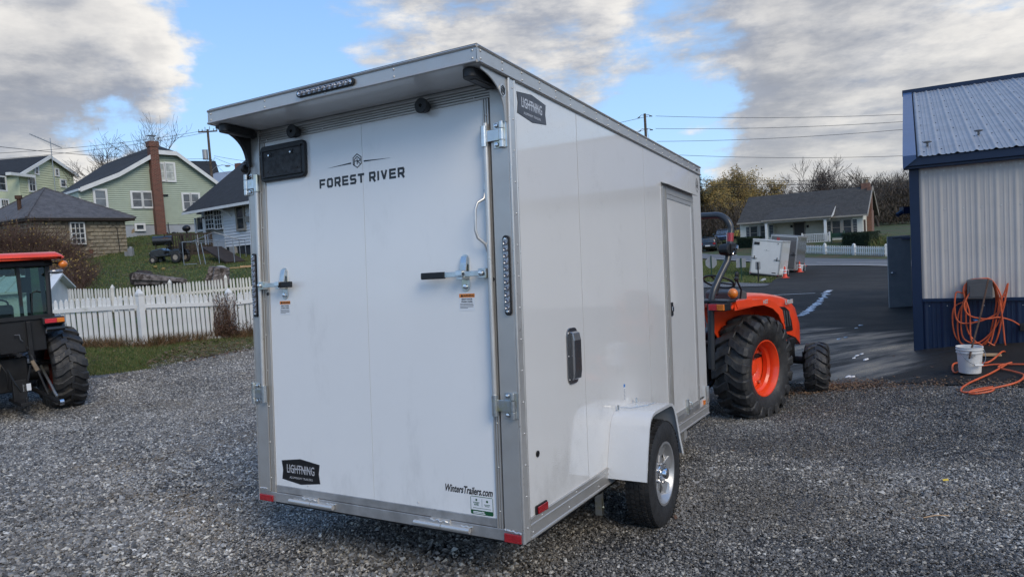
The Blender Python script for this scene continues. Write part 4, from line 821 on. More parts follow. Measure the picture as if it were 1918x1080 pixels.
# frame and hidden core
m = MB(); m.box(-W + .012, -.012, .012, LT - .012, .03, HT); m.build('inner_body', K['black'], tr)
m = MB(); m.box(-W + .06, -.06, .05, LT - .05, -.045, .028)
for k in range(9): m.box(-W + .05, -.05, .25 + k * .4, .30 + k * .4, -.075, -.045)
m.box(-W + .05, -W + .13, .25, LT, -.07, .02); m.box(-.13, -.05, .25, LT, -.07, .02); m.build('underframe', K['steel'], tr)
m = MB(); m.box(-W * .5 - .06, -W * .5 + .06, LT, LT + 1.2, -.06, .03); m.prism([(-W * .5 - .75, LT), (-W * .5 - .66, LT), (-W * .5 - .01, LT + 1.15), (-W * .5 - .06, LT + 1.2)], -.05, .03, 'z'); m.prism([(-W * .5 + .75, LT), (-W * .5 + .66, LT), (-W * .5 + .01, LT + 1.15), (-W * .5 + .06, LT + 1.2)], -.05, .03, 'z'); m.build('tongue', K['steel'], tr)
m = MB(); m.cyl((-.02, 1.48, -.04), (-W + .02, 1.48, -.04), .035, n=10); m.box(-.30, -.24, 1.1, 1.5, -.07, -.03); m.box(-W + .24, -W + .30, 1.1, 1.5, -.07, -.03); m.build('axle', K['steel'], tr)
m = MB(); m.box(-.10, -.055, 1.10, 1.13, -.22, -.05); m.cyl((-.06, 1.10, -.05), (-.06, 1.13, -.17), .008, n=6); m.ball((-.06, 1.13, -.175), .012, 4); m.build('hanger', K['zinc'], tr)
m = MB(); m.box(-.065, -.01, 2.83, 2.91, -.10, .02); m.build('step_bracket', K['alubright'], tr)
# side panels with visible seams
side_y = [.055, .79, 1.985, 3.22, LT - .012]
for i in range(4):
    m = MB(); a0, a1 = side_y[i] + .003, side_y[i + 1] - .003
    if i == 2:   # door cut-out
        for (p, q, r0, r1) in ((a0, 2.40, .086, HT + .01), (2.40, a1, 1.99, HT + .01)): m.box(-.011, 0, p, q, r0, r1)
    elif i == 3: m.box(-.011, 0, 3.30, a1, .086, HT + .01); m.box(-.011, 0, a0, 3.30, 1.99, HT + .01)
    else: m.box(-.011, 0, a0, a1, .086, HT + .01)
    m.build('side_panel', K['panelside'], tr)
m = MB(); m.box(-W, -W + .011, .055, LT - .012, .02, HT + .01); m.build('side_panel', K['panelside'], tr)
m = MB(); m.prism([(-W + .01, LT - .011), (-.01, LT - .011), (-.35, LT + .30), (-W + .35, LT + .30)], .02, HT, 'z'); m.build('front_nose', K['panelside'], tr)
# roof slab, fascia (with upper and lower beads) and soffit
y0, y1 = -.279, LT
m = MB(); m.box(-W + .004, -.004, y0 + .004, y1, HT + .012, HT + FH - .006); m.build('roof', K['panel'], tr)
def fascia(a, b_, axis):
    m = MB()
    prof = [(.0, HT), (.012, HT), (.016, HT + .004), (.012, HT + .011), (.007, HT + .013), (.007, HT + FH - .012), (.013, HT + FH - .010), (.016, HT + FH - .004), (.012, HT + FH + .001), (0, HT + FH + .003)]
    if axis == 'y': m.prism(prof, a, b_, 'y')
    return m, prof
m, pr = fascia(y0 - .007, y1, 'y'); m.build('roof_fascia', K['alu'], tr, smooth=30)
m = MB(); m.prism([(-W - p, z) for p, z in pr], y0 - .007, y1, 'y'); m.build('roof_fascia', K['alu'], tr)
m = MB(); m.prism([(y0 - p, z) for p, z in pr], -W - .004, .004, 'x'); m.build('roof_fascia', K['alu'], tr)
m = MB(); m.box(-W + .002, -.002, y0 + .002, -.003, HT + .002, HT + .012); m.build('soffit', K['panel'], tr)
m = MB(); m.prism([(y0 - .002, HT + FH + .004), (y1, HT + FH + .004), (y1, HT + FH + .008), (y0 - .002, HT + FH + .008)], -W - .002, .002, 'x'); m.build('roof_edge_strip', K['black'], tr)
# rivets: one mesh each, shared
def rivet_proto(r=.0055, h=.004):
    m = MB(); m.lathe([(0, r), (h * .6, r * .85), (h, r * .4), (h * 1.05, 1e-4)], 8, axis='x'); return m
rv = rivet_proto().build('rivet', K['alubright'], tr, True); _rv = [rv]; rv_first = [True]
def rivet(x, y, z, face, big=1):
    o = rv if rv_first[0] else rv.copy()
    if not rv_first[0]: C.objects.link(o)
    rv_first[0] = False; o.location = (x, y, z); o.rotation_euler = (0, 0, 0 if face == 'side' else -PI / 2); o.scale = (big,) * 3
nr = 0
for k in range(21):
    y = y0 + .02 + k * .193
    for dz in (.022, FH - .022): rivet(.0072, min(y, LT - .02), HT + dz, 'side', 1.15)
for k in range(5):
    x = -.02 - k * (W - .04) / 4
    for dz in (.022, FH - .022): rivet(x, y0 - .0072, HT + dz, 'rear', 1.15)
# corner posts and trim
for nm, a0, a1 in (('corner_post', -.100, -.001), ('corner_post', -W + .001, -W + .097)):
    m = MB(); m.box(a0, a1, -.018, .03, .046 if nm else 0, HT - .003); m.build(nm, K['alu'], tr, bevel=.003)
m = MB(); m.box(0.001, .006, -.018, .050, -.012, HT - .001); m.prism([(.0065, -.017), (.010, -.012), (.010, -.004), (.0065, .001)], -.012, HT - .001, 'z'); m.prism([(.0065, .038), (.010, .043), (.010, .048), (.0065, .050)], .09, HT - .001, 'z'); m.build('corner_trim', K['alubright'], tr)
m = MB(); m.box(-W - .006, -W - .001, -.018, .050, -.012, HT - .001); m.build('corner_trim', K['alubright'], tr)
for k in range(15): rivet(.0062, .018 + .006, .055 + k * .152, 'side', .9)
# rear header with flutes, jambs
def flutes(m, a, b_, z0, z1, horiz, y=-.006, n=5):
    st = (z1 - z0) / n if horiz else (b_ - a) / n
    for k in range(n):
        if horiz: m.prism([(y, z0 + k * st), (y - .007, z0 + (k + .2) * st), (y - .007, z0 + (k + .75) * st), (y, z0 + (k + .95) * st), (y + .01, z0 + (k + .95) * st), (y + .01, z0 + k * st)], a, b_, 'x')
        else: m.prism([(a + k * st, y), (a + (k + .2) * st, y - .007), (a + (k + .75) * st, y - .007), (a + (k + .95) * st, y), (a + (k + .95) * st, y + .01), (a + k * st, y + .01)], z0, z1, 'z')
DZ0, DZ1 = .090, 2.146
m = MB(); flutes(m, xl(.100), xl(1.728), DZ1, HT - .012, True); m.box(xl(.10), xl(1.73), .0, .012, DZ1, HT); m.build('door_header_trim', K['alu'], tr)
for a0, a1 in ((.100, .136), (1.682, 1.722)):
    m = MB(); flutes(m, xl(a0), xl(a1), .046, DZ1 - .001, False, n=3); m.box(xl(a0), xl(a1), .0, .012, .046, DZ1); m.build('door_side_trim', K['alu'], tr)
    for k in range(10): rivet(xl((a0 + a1) / 2 - .012 + (.02 if a0 > 1 else 0) - .004), -.0135, .13 + k * .215, 'rear', .9)
for x in (.16, .62, .86, 1.28, 1.64): rivet(xl(x), -.0135, DZ1 + .012, 'rear', .9)
m = MB(); m.box(xl(1.724), xl(1.733), -.004, .02, .05, HT - .01); m.build('door_seal', K['black'], tr)
# ramp door panels
for a0, a1 in ((.137, .898), (.9005, 1.681)):
    m = MB(); m.box(xl(a0), xl(a1), -.005, .010, DZ0, DZ1 - .001); m.build('door_panel', K['panel'], tr)
m = MB(); m.box(xl(.8983), xl(.9002), -.0035, .0, DZ0, DZ1); m.build('door_seam', K['alu'], tr)
m = MB(); m.box(xl(.137), xl(1.681), -.0085, .010, .048, DZ0 - .0005); m.build('door_bottom_rail', K['alurough'], tr, bevel=.002)
m = MB(); m.box(-W + .002, -.001, -.015, .03, -.010, .0455); m.build('rear_sill', K['alurough'], tr, bevel=.002)
m = MB(); r = random.Random(2)
for a0, a1, z in ((-.099, -.005, .047), (-W + .01, -W + .07, .062)):
    pts = [(a0 + (a1 - a0) * k / 14, -.019 + r.uniform(-.001, .001), z + r.uniform(-.003, .003) - (k / 14) * .008 * (a0 > -1)) for k in range(15)]; m.tube(pts, [.004 + r.uniform(-.001, .0015) for _ in pts], 6)
m.build('weld_bead', K['alubright'], tr)
for x, z in ((.40, .105), (1.20, .105), (1.6, .104)): rivet(xl(x), -.0055, z + .006, 'rear', .8)
# lower hinges (welded barrel hinges)
for a, b2 in ((.270, .615), (1.190, 1.535)):
    zc = .024 - .008; md = (a + b2) / 2; m = MB()
    m.cyl((xl(a), -.030, zc), (xl(md) - .002, -.030, zc), .0135, n=14); m.cyl((xl(md) + .002, -.030, zc), (xl(b2), -.030, zc), .0135, n=14); h_ = m.build('ramp_hinge', K['alubright'], tr, True)
    m = MB(); m.box(xl(a + .10), xl(a + .22), -.020, -.012, zc, zc + .035); m.box(xl(a + .02), xl(b2 - .02), -.022, -.015, zc - .008, zc + .012); m.tube([(xl(a + .10 + k * .012), -.024 + .003 * math.sin(k * 2.2), zc + .024 + .004 * math.cos(k * 1.7)) for k in range(11)], .0045, 6); m.tube([(xl(b2 - .06 + k * .01), -.018, zc + .014 + .003 * math.cos(k * 1.9)) for k in range(8)], .004, 6); m.build('hinge_weld', K['alubright'], h_)
# red and amber markers
def marker(x0, x1, y0_, y1_, z0, z1, mt, nm='marker_light'):
    m = MB(); m.box(x0, x1, y0_, y1_, z0, z1); o = m.build(nm, K[mt], tr, bevel=.003); return o
marker(-.101, -.007, -.024, -.0155, -.012, .031, 'redlens'); marker(-W + .004, -W + .118, -.024, -.0155, -.012, .026, 'redlens')
m = MB(); m.prism(rrect(.112, .232, .088, .134, .006, 3), .0105, .0035, 'x'); m.build('reflector_base', K['black'], tr); m = MB(); m.prism([(.125, .0935), (.228, .0905), (.228, .1285), (.122, .1285)], .018, .0107, 'x'); m.build('side_reflector', K['redlens'], tr, bevel=.002)
marker(.001, .014, 3.452, 3.50, .095, .135, 'amberlens')
# LED bars
def ledbar(name, cen, length, wid, vertical, M, n=11, par=tr):
    base = MB(); P = rrect(-wid / 2, wid / 2, -length / 2, length / 2, wid / 2 - .001, 8); base.prism(P, 0, -.012, 'y'); o = base.build(name, K['black'], par, M=M, bevel=.002)
    m = MB(); P2 = rrect(-wid * .36, wid * .36, -length / 2 + .012, length / 2 - .012, wid * .35, 6); m.prism(P2, -.012, -.015, 'y'); m.build('lens_strip', K['clearlens'], o)
    for k in range(n):
        z = (k - (n - 1) / 2) * (length - .075) / (n - 1); m = MB(); m.lathe([(-.0152, .0125), (-.021, .0118), (-.0235, .008), (-.019, .004), (-.0175, .0001)], 14, c=(0, 0, z), axis='y'); m.build('led_lens', K['clearlens'], o, True)
    for z in (-length / 2 + .018, length / 2 - .018): m = MB(); m.lathe([(-.015, .007), (-.019, .006), (-.0195, .0001)], 10, c=(0, 0, z), axis='y'); m.build('screw', K['chrome'], o, True)
    return o
ledbar('led_tail_light', None, .385, .036, True, Matrix.Translation((xl(1.800), -.0185, 1.277))); ledbar('led_tail_light', None, .385, .036, True, Matrix.Translation((xl(.030), -.0185, 1.292)))
ledbar('led_brake_light', None, .40, .036, False, Matrix.Translation((xl(.921), y0 - .0075, HT + FH * .56)) @ Matrix.Rotation(PI / 2, 4, 'Y'), n=10)
# plate holder
m = MB(); P = rrect(xl(.118), xl(.488), 1.905, 2.118, .028, 6); m.prism(P, -.0055, -.030, 'y'); ph_ = m.build('plate_holder', K['black'], tr, bevel=.006)
m = MB(); P = rrect(xl(.146), xl(.462), 1.930, 2.085, .008, 3); m.prism(P, -.0305, -.033, 'y'); m.build('plate_recess', K['rubber'], ph_, bevel=.002)
m = MB(); m.box(xl(.14), xl(.468), -.040, -.030, 2.083, 2.093); m.box(xl(.14), xl(.148), -.038, -.030, 1.93, 2.09); m.box(xl(.14), xl(.468), -.040, -.030, 1.926, 1.934); m.build('plate_rim', K['black'], ph_, bevel=.002)
for x in (.205, .385): m = MB(); m.box(xl(x) - .012, xl(x) + .014, -.037, -.033, 2.045, 2.068); m.build('plate_clip', K['black'], ph_); m = MB(); m.lathe([(-.037, .007), (-.044, .006), (-.045, .0001)], 8, c=(xl(x), 0, 2.055), axis='y'); m.build('screw', K['chrome'], ph_, True)
for x in (.185, .43): m = MB(); m.lathe([(-.033, .006), (-.037, .005), (-.038, .0001)], 8, c=(xl(x), 0, 1.962), axis='y'); m.build('screw', K['rubber'], ph_, True)
# rubber bumpers at the top of the door
for x, z in ((.424, 2.165), (1.350, 2.160)):
    m = MB(); m.lathe([(-.012, .001), (-.012, .026), (-.03, .034), (-.062, .040), (-.066, .037), (-.066, .010), (-.045, .008), (-.045, .0005)], 24, c=(xl(x), 0, z), axis='y'); b_ = m.build('rubber_bumper', K['black'], tr, True)
    m = MB(); m.lathe([(-.045, .009), (-.05, .009), (-.051, .0001)], 10, c=(xl(x), 0, z), axis='y'); m.build('screw', K['chrome'], b_, True)
# cam bar door hardware: rods, hinges, brackets
for x, za, zb2 in ((1.708, .66, 2.02), (.079, .62, 1.955)):
    m = MB(); m.cyl((xl(x), -.030, za), (xl(x), -.030, zb2), .0125, n=14); m.build('lock_rod', K['alubright'], tr, True)
def hinge(x, z, dirx):
    m = MB(); x = xl(x)
    m.box(x, x + dirx * .095, -.034, -.026, z - .028, z + .028); h = m.build('lock_bracket', K['zinc'], tr, bevel=.002)
    m = MB(); m.cyl((x - dirx * .004, -.034, z - .05), (x - dirx * .004, -.034, z + .05), .0175, n=14); m.build('sleeve', K['zinc'], h, True); m = MB(); m.cyl((x + dirx * .092, -.030, z - .026), (x + dirx * .092, -.030, z + .026), .0145, n=14); m.build('sleeve', K['zinc'], h, True)
    m = MB(); m.box(x + dirx * .045, x + dirx * .118, -.0235, -.0185, z - .062, z + .062)
    for s_ in (-1, 1): m.cyl((x + dirx * .092, -.030, z + s_ * .029), (x + dirx * .092, -.030, z + s_ * .062), .0135, n=14)
    m.build('bracket_plate', K['zinc'], h, bevel=.001)
    for s_ in (-1, 1): m = MB(); m.lathe([(-.0235, .012), (-.032, .010), (-.034, .004), (-.034, .0001)], 12, c=(x + dirx * .062, 0, z + s_ * .046), axis='y'); m.build('bolt', K['chrome'], h, True)
hinge(1.706, 1.955, 1); hinge(1.716, .650, 1); hinge(.081, 1.905, -1); hinge(.086, .636, -1)
def handle(xr, xe, z, xp):
    d = 1 if xe > xr else -1; L_ = abs(xe - xr)
    m = MB(); m.box(*sorted((xl(xr), xl(xr + d * L_ * .62))), -.056, -.050, z - .013, z + .013); b_ = m.build('latch_bar', K['zinc'], tr, bevel=.0015)
    m = MB(); m.box(*sorted((xl(xr + d * L_ * .60), xl(xe))), -.062, -.044, z - .018, z + .016); m.build('grip', K['black'], b_, bevel=.004)
    m = MB(); m.box(xl(xr) - .022, xl(xr) + .022, -.050, -.014, z - .024, z + .024); m.build('pivot_block', K['zinc'], b_, bevel=.002)
    m = MB(); m.lathe([(-.056, .013), (-.066, .011), (-.068, .0001)], 12, c=(xl(xr), 0, z), axis='y'); m.build('bolt', K['chrome'], b_, True)
    m = MB(); m.prism(rrect(xl(xp) - .024, xl(xp) + .024, z - .085, z + .10, .023, 6), -.0055, -.011, 'y'); p_ = m.build('keeper_plate', K['zinc'], tr, bevel=.001)
    m = MB(); m.prism([(-.011, z + .085), (-.02, z + .09), (-.028, z + .06), (-.035, z + .02), (-.072, z + .018), (-.074, z - .006), (-.067, z - .008), (-.064, z + .008), (-.028, z + .008), (-.02, z + .05), (-.011, z + .05)], xl(xp) - .017, xl(xp) + .018, 'x'); m.prism(rrect(xl(xp) - .018, xl(xp) + .018, z - .026, z - .016, .004, 3), -.011, -.066, 'y'); m.build('hasp', K['zinc'], p_, bevel=.001)
    for zz_ in (z + .068, z - .062): m = MB(); m.lathe([(-.011, .0135), (-.020, .012), (-.022, .0001)], 12, c=(xl(xp), 0, zz_), axis='y'); m.build('bolt', K['chrome'], p_, True)
handle(1.672, 1.310, 1.293, 1.550); handle(.108, .372, 1.287, .268)
for x, z in ((1.712, 1.262), (.128, 1.236)): m = MB(); m.lathe([(-.012, .010), (-.016, .010), (-.016, .006), (-.013, .0055), (-.013, .0001)], 12, c=(xl(x), 0, z), axis='y'); m.build('rivet_cup', K['black'], tr, True)
# grab handle by the right jamb
m = MB(); m.tube([(xl(1.690), -.022, 1.70), (xl(1.690), -.035, 1.655), (xl(1.668), -.062, 1.635), (xl(1.660), -.072, 1.60), (xl(1.660), -.074, 1.50), (xl(1.668), -.066, 1.463), (xl(1.692), -.038, 1.435), (xl(1.697), -.022, 1.39)], .0075, 10); g_ = m.build('grab_handle', K['alubright'], tr, True)
for z0, z1 in ((1.655, 1.735), (1.36, 1.44)):
    m = MB(); m.box(xl(1.684), xl(1.706), -.021, -.0145, z0, z1); f_ = m.build('grab_handle_foot', K['zinc'], g_, bevel=.002)
# spoiler brackets
def bracket(x0, x1, mt, nm):
    pts = [(-.018, HT - .002), (-.245, HT - .002), (-.245, HT - .016)]
    for k in range(13):
        t_ = k / 12; a = (1 - t_) ** 2; pts.append((a * -.225 + 2 * (1 - t_) * t_ * -.055 + t_ * t_ * -.040, a * (HT - .020) + 2 * (1 - t_) * t_ * (HT - .045) + t_ * t_ * (HT - .185)))
    pts += [(-.036, HT - .215), (-.019, HT - .215)]; m = MB(); m.prism(pts, x0, x1, 'x'); return m.build(nm, K[mt], tr, bevel=.0015)
bracket(-.008, -.002, 'alu', 'spoiler_bracket'); bracket(-W + .002, -W + .030, 'black', 'spoiler_bracket')
for x0 in (-.105, -W + .032):
    m = MB(); P = rrect(x0, x0 + .070, -.262, -.022, .034, 8); m.prism(P, HT - .046, HT - .004, 'z'); l_ = m.build('loading_light', K['black'], tr, bevel=.004)
    m = MB(); P = rrect(x0 + .02, x0 + .052, -.215, -.06, .008, 4); m.prism(P, HT - .049, HT - .046, 'z'); m.build('light_lens', K['greyplast'], l_)
def hexlogo(R_, th, mt, M, par, wd=.006, letters=True, tall=1.25):
    m = MB(); v = [(math.sin(PI / 3 * k) * R_ * .98, math.cos(PI / 3 * k) * R_ * tall) for k in range(6)]
    def st(a, b2, w_=wd):
        a, b2 = Vector(a), Vector(b2); d = (b2 - a).normalized(); n_ = Vector((-d.y, d.x)) * w_ / 2; m.prism([tuple(a - n_ - d * w_ * .3), tuple(b2 - n_ + d * w_ * .3), tuple(b2 + n_ + d * w_ * .3), tuple(a + n_ - d * w_ * .3)], 0, -th, 'y')
    for k in range(6): st(v[k], v[(k + 1) % 6])
    if letters:
        r_ = R_ * .62; st((-r_, -r_ * .9), (-r_, r_ * .35)); st((-r_, r_ * .35), (0, r_ * tall)); st((0, r_ * tall), (r_, r_ * .35)); st((-r_, -r_ * .05), (r_, -r_ * .05)); st((0, -r_ * .9), (0, r_ * .5)); st((r_, r_ * .35), (r_, -r_ * .05)); st((0, -r_ * .05), (r_, -r_ * .9))
    return m.build('hexagon_emblem', K[mt], par, M=M)
m = MB(); m.lathe([(-.002, .030), (.0012, .030), (.0012, .0001)], 24, c=(0, -.058, HT - .072), axis='x'); m.build('emblem_disc', K['alubright'], tr); hexlogo(.019, .002, 'vinylblack', Matrix.Translation((.0014, -.058, HT - .072)) @ Matrix.Rotation(PI / 2, 4, 'Z'), tr, .004)
# round black docking lamp on the left post
m = MB(); m.lathe([(.0, .0001), (0, .024), (.010, .028), (.022, .028), (.027, .024), (.027, .0001)], 20, c=(-W - .030, -.03, 2.005), axis='x'); l_ = m.build('docking_lamp', K['black'], tr, True); m = MB(); m.ball((-W - .03, -.03, 2.005), .020, 6, (.6, 1, 1)); m.build('lamp_lens', K['clearlens'], l_, True)
m = MB(); m.tube([(-W - .005, -.04, 2.04), (-W + .035, -.045, 2.035), (-W + .045, -.045, 1.98), (-W + .02, -.042, 1.955), (-W + .01, -.025, 1.94)], .006, 8); m.build('lamp_hoop', K['black'], l_, True)
# side bottom rail
m = MB(); m.prism([(.001, -.012), (.012, -.012), (.014, -.006), (.012, 0), (.007, .003), (.007, .050), (.011, .053), (.011, .060), (.007, .063), (.007, .083), (.011, .086), (.011, .091), (.001, .093)], .051, LT, 'y'); m.build('bottom_rail', K['alu'], tr)
m = MB(); m.prism([(-W - .001, -.012), (-W - .012, -.012), (-W - .007, .05), (-W - .001, .093)], .051, LT, 'y'); m.build('bottom_rail', K['alu'], tr)
for k in range(9):
    for z in (.020, .074): rivet(.0075, .075 + k * .42 + (.0 if z < .05 else .1), z, 'side', .95)
# side door
m = MB()
m.box(.001, .012, 2.400, 2.432, .094, 1.985); m.box(.001, .016, 2.4325, 2.446, .094, 1.985); m.box(.001, .009, 2.4465, 2.478, .094, 1.985); m.box(.001, .016, 2.4785, 2.490, .094, 1.985)
m.build('door_jamb', K['alu'], tr); m = MB(); m.box(.001, .013, 3.272, 3.300, .094, 1.985); m.build('door_jamb', K['alu'], tr)
m = MB(); m.box(.001, .013, 2.4905, 3.2715, 1.935, 1.985); m.build('door_head', K['alu'], tr); m = MB(); m.prism([(.001, 2.012), (.045, 1.996), (.047, 1.999), (.004, 2.020), (.001, 2.020)], 2.395, 3.33, 'y'); m.build('drip_cap', K['alu'], tr)
m = MB(); m.box(.001, .013, 2.4905, 3.2715, .094, .135); m.build('door_sill', K['alurough'], tr)
m = MB(); m.box(-.008, .004, 2.4915, 3.2705, .136, 1.934); d_ = m.build('side_door', K['panelside'], tr); m = MB(); m.box(.0045, .010, 2.4915, 2.515, .136, 1.934); m.box(.0045, .010, 3.248, 3.2705, .136, 1.934); m.box(.0045, .010, 2.5155, 3.2475, 1.90, 1.934); m.box(.0045, .010, 2.5155, 3.2475, .136, .17); m.build('door_edge_trim', K['alubright'], d_)
m = MB(); m.prism(rrect(2.520, 2.575, .955, 1.065, .012, 4), .0045, .013, 'x'); h_ = m.build('paddle_latch', K['black'], d_, bevel=.002); m = MB(); m.prism(rrect(2.528, 2.567, .99, 1.03, .008, 4), .013, .021, 'x'); m.build('latch_paddle', K['chrome'], h_, bevel=.002)
for k in range(12): rivet(.0125, 2.416, .17 + k * .158, 'side', .8)
for k in range(6): rivet(.0135, 3.286, .3 + k * .32, 'side', .8)
for y_, z0, z1 in ((2.86, .11, .235), (3.56, .10, .25)):
    m = MB(); m.box(.005, .028, y_, y_ + .028, z0, z1); m.build('hold_back', K['zinc'], tr, bevel=.002)
m = MB(); m.tube([(.012, 2.90, .215), (.04, 2.915, .20), (.045, 2.93, .15), (.012, 2.94, .135)], .006, 6); m.build('hold_back_hook', K['zinc'], tr, True)
# vent on the side
m = MB(); m.prism(rrect(.545, .688, .672, .985, .045, 8), .001, .008, 'x'); v_ = m.build('wall_vent', K['ventplate'], tr, bevel=.002)
m = MB(); m.prism([(.001, .955), (.010, .965), (.028, .955), (.036, .915), (.036, .745), (.030, .70), (.008, .693), (.001, .70)], .580, .672, 'y'); m.build('vent_hood', K['ventplate'], v_, bevel=.004)
for y_, z in ((.560, .70), (.673, .70), (.560, .955), (.673, .955), (.556, .83), (.678, .83)): rivet(.0082, y_, z, 'side', .8)
m = MB(); m.lathe([(.001, .016), (.006, .016), (.007, .012), (.004, .010), (.004, .006), (.009, .005), (.009, .0001)], 18, c=(0, .160, .383), axis='x'); m.build('tie_stud', K['black'], tr, True)
m = MB(); m.lathe([(.0, .011), (.006, .009), (.008, .0001)], 12, c=(.0072, 3.50, HT + FH * .45), axis='x'); m.build('clearance_light', K['rubber'], tr, True)
# fender: bent sheet with flange
FP = [(1.062, .030), (1.105, .20), (1.150, .335), (1.180, .382), (1.225, .408), (1.285, .418), (1.600, .418), (1.650, .408), (1.695, .375), (1.735, .31), (1.800, .16), (1.868, .028)]
def offp(P, d):
    out = []
    for i, p in enumerate(P):
        a, b2 = Vector(P[max(i - 1, 0)]), Vector(P[min(i + 1, len(P) - 1)]); t_ = (b2 - a).normalized(); n_ = Vector((t_.y, -t_.x)); out.append((p[0] + n_.x * d, p[1] + n_.y * d))
    return out
inn = offp(FP, .004); m = MB(); m.prism(FP + inn[::-1], .001, .250, 'x'); 
m = MB(); n_ = len(FP); vs = [(.001, *p) for p in FP] + [(.250, *p) for p in FP] + [(.250, *p) for p in inn] + [(.001, *p) for p in inn]
m.add(vs, [(k * n_ + i, k * n_ + i + 1, ((k + 1) % 4) * n_ + i + 1, ((k + 1) % 4) * n_ + i) for k in range(4) for i in range(n_ - 1)] + [(0, n_, 2 * n_, 3 * n_), (n_ - 1, 2 * n_ - 1, 3 * n_ - 1, 4 * n_ - 1)])
K['fender'] = mat('pearl_white_fender_paint', (.68, .69, .70), .24, .15, .02, 3, .02, 60, coat=.5)
fe = m.build('fender', K['fender'], tr, True)
m = MB(); fl = offp(FP, .020); vs = [(.2505, *p) for p in FP] + [(.255, *p) for p in FP] + [(.252, *p) for p in fl] + [(.248, *p) for p in fl]
m.add(vs, [(k * n_ + i, k * n_ + i + 1, ((k + 1) % 4) * n_ + i + 1, ((k + 1) % 4) * n_ + i) for k in range(4) for i in range(n_ - 1)] + [(0, n_, 2 * n_, 3 * n_)]); m.build('fender_lip', K['fender'], fe, True)
m = MB(); m.prism(offp(FP, .010), .001, .006, 'x'); m.build('wheel_well', K['black'], fe)
m = MB(); m.tube([(.02, 1.262 + .02, .430), (.09, 1.30, .428), (.16, 1.42, .430), (.17, 1.55, .430)], .003, 5); m.build('tie_wire', K['zinc'], fe)
for p in ((.02, 1.25, .42), (.03, 1.56, .42)): m = MB(); m.cyl(p, (p[0], p[1], p[2] + .03), .008, n=8); m.build('fender_bolt', K['zinc'], fe, True)
m = MB(); r = random.Random(9)
for k in range(200):
    t_ = r.random(); x = r.uniform(.02, .24)
    if t_ < .5: y_ = 1.07 + r.random() * .075; z = .03 + (y_ - 1.062) * 3.95; nrm_ = Vector((0, -1, .25)); p = Vector((x, y_, z))
    else: y_ = r.uniform(1.26, 1.62); p = Vector((x, y_, .4185)); nrm_ = Vector((0, 0, 1))
    s_ = r.uniform(.0009, .0021); t2 = MB(); t2.ball((0, 0, 0), s_, 3, (1.2, 1.2, .6)); m.add([p + nrm_.normalized() * .0004 + Vector(v) for v in t2.v], t2.f)
o = m.build('rain_drops', K['panel'], fe, True); o['kind'] = 'stuff'
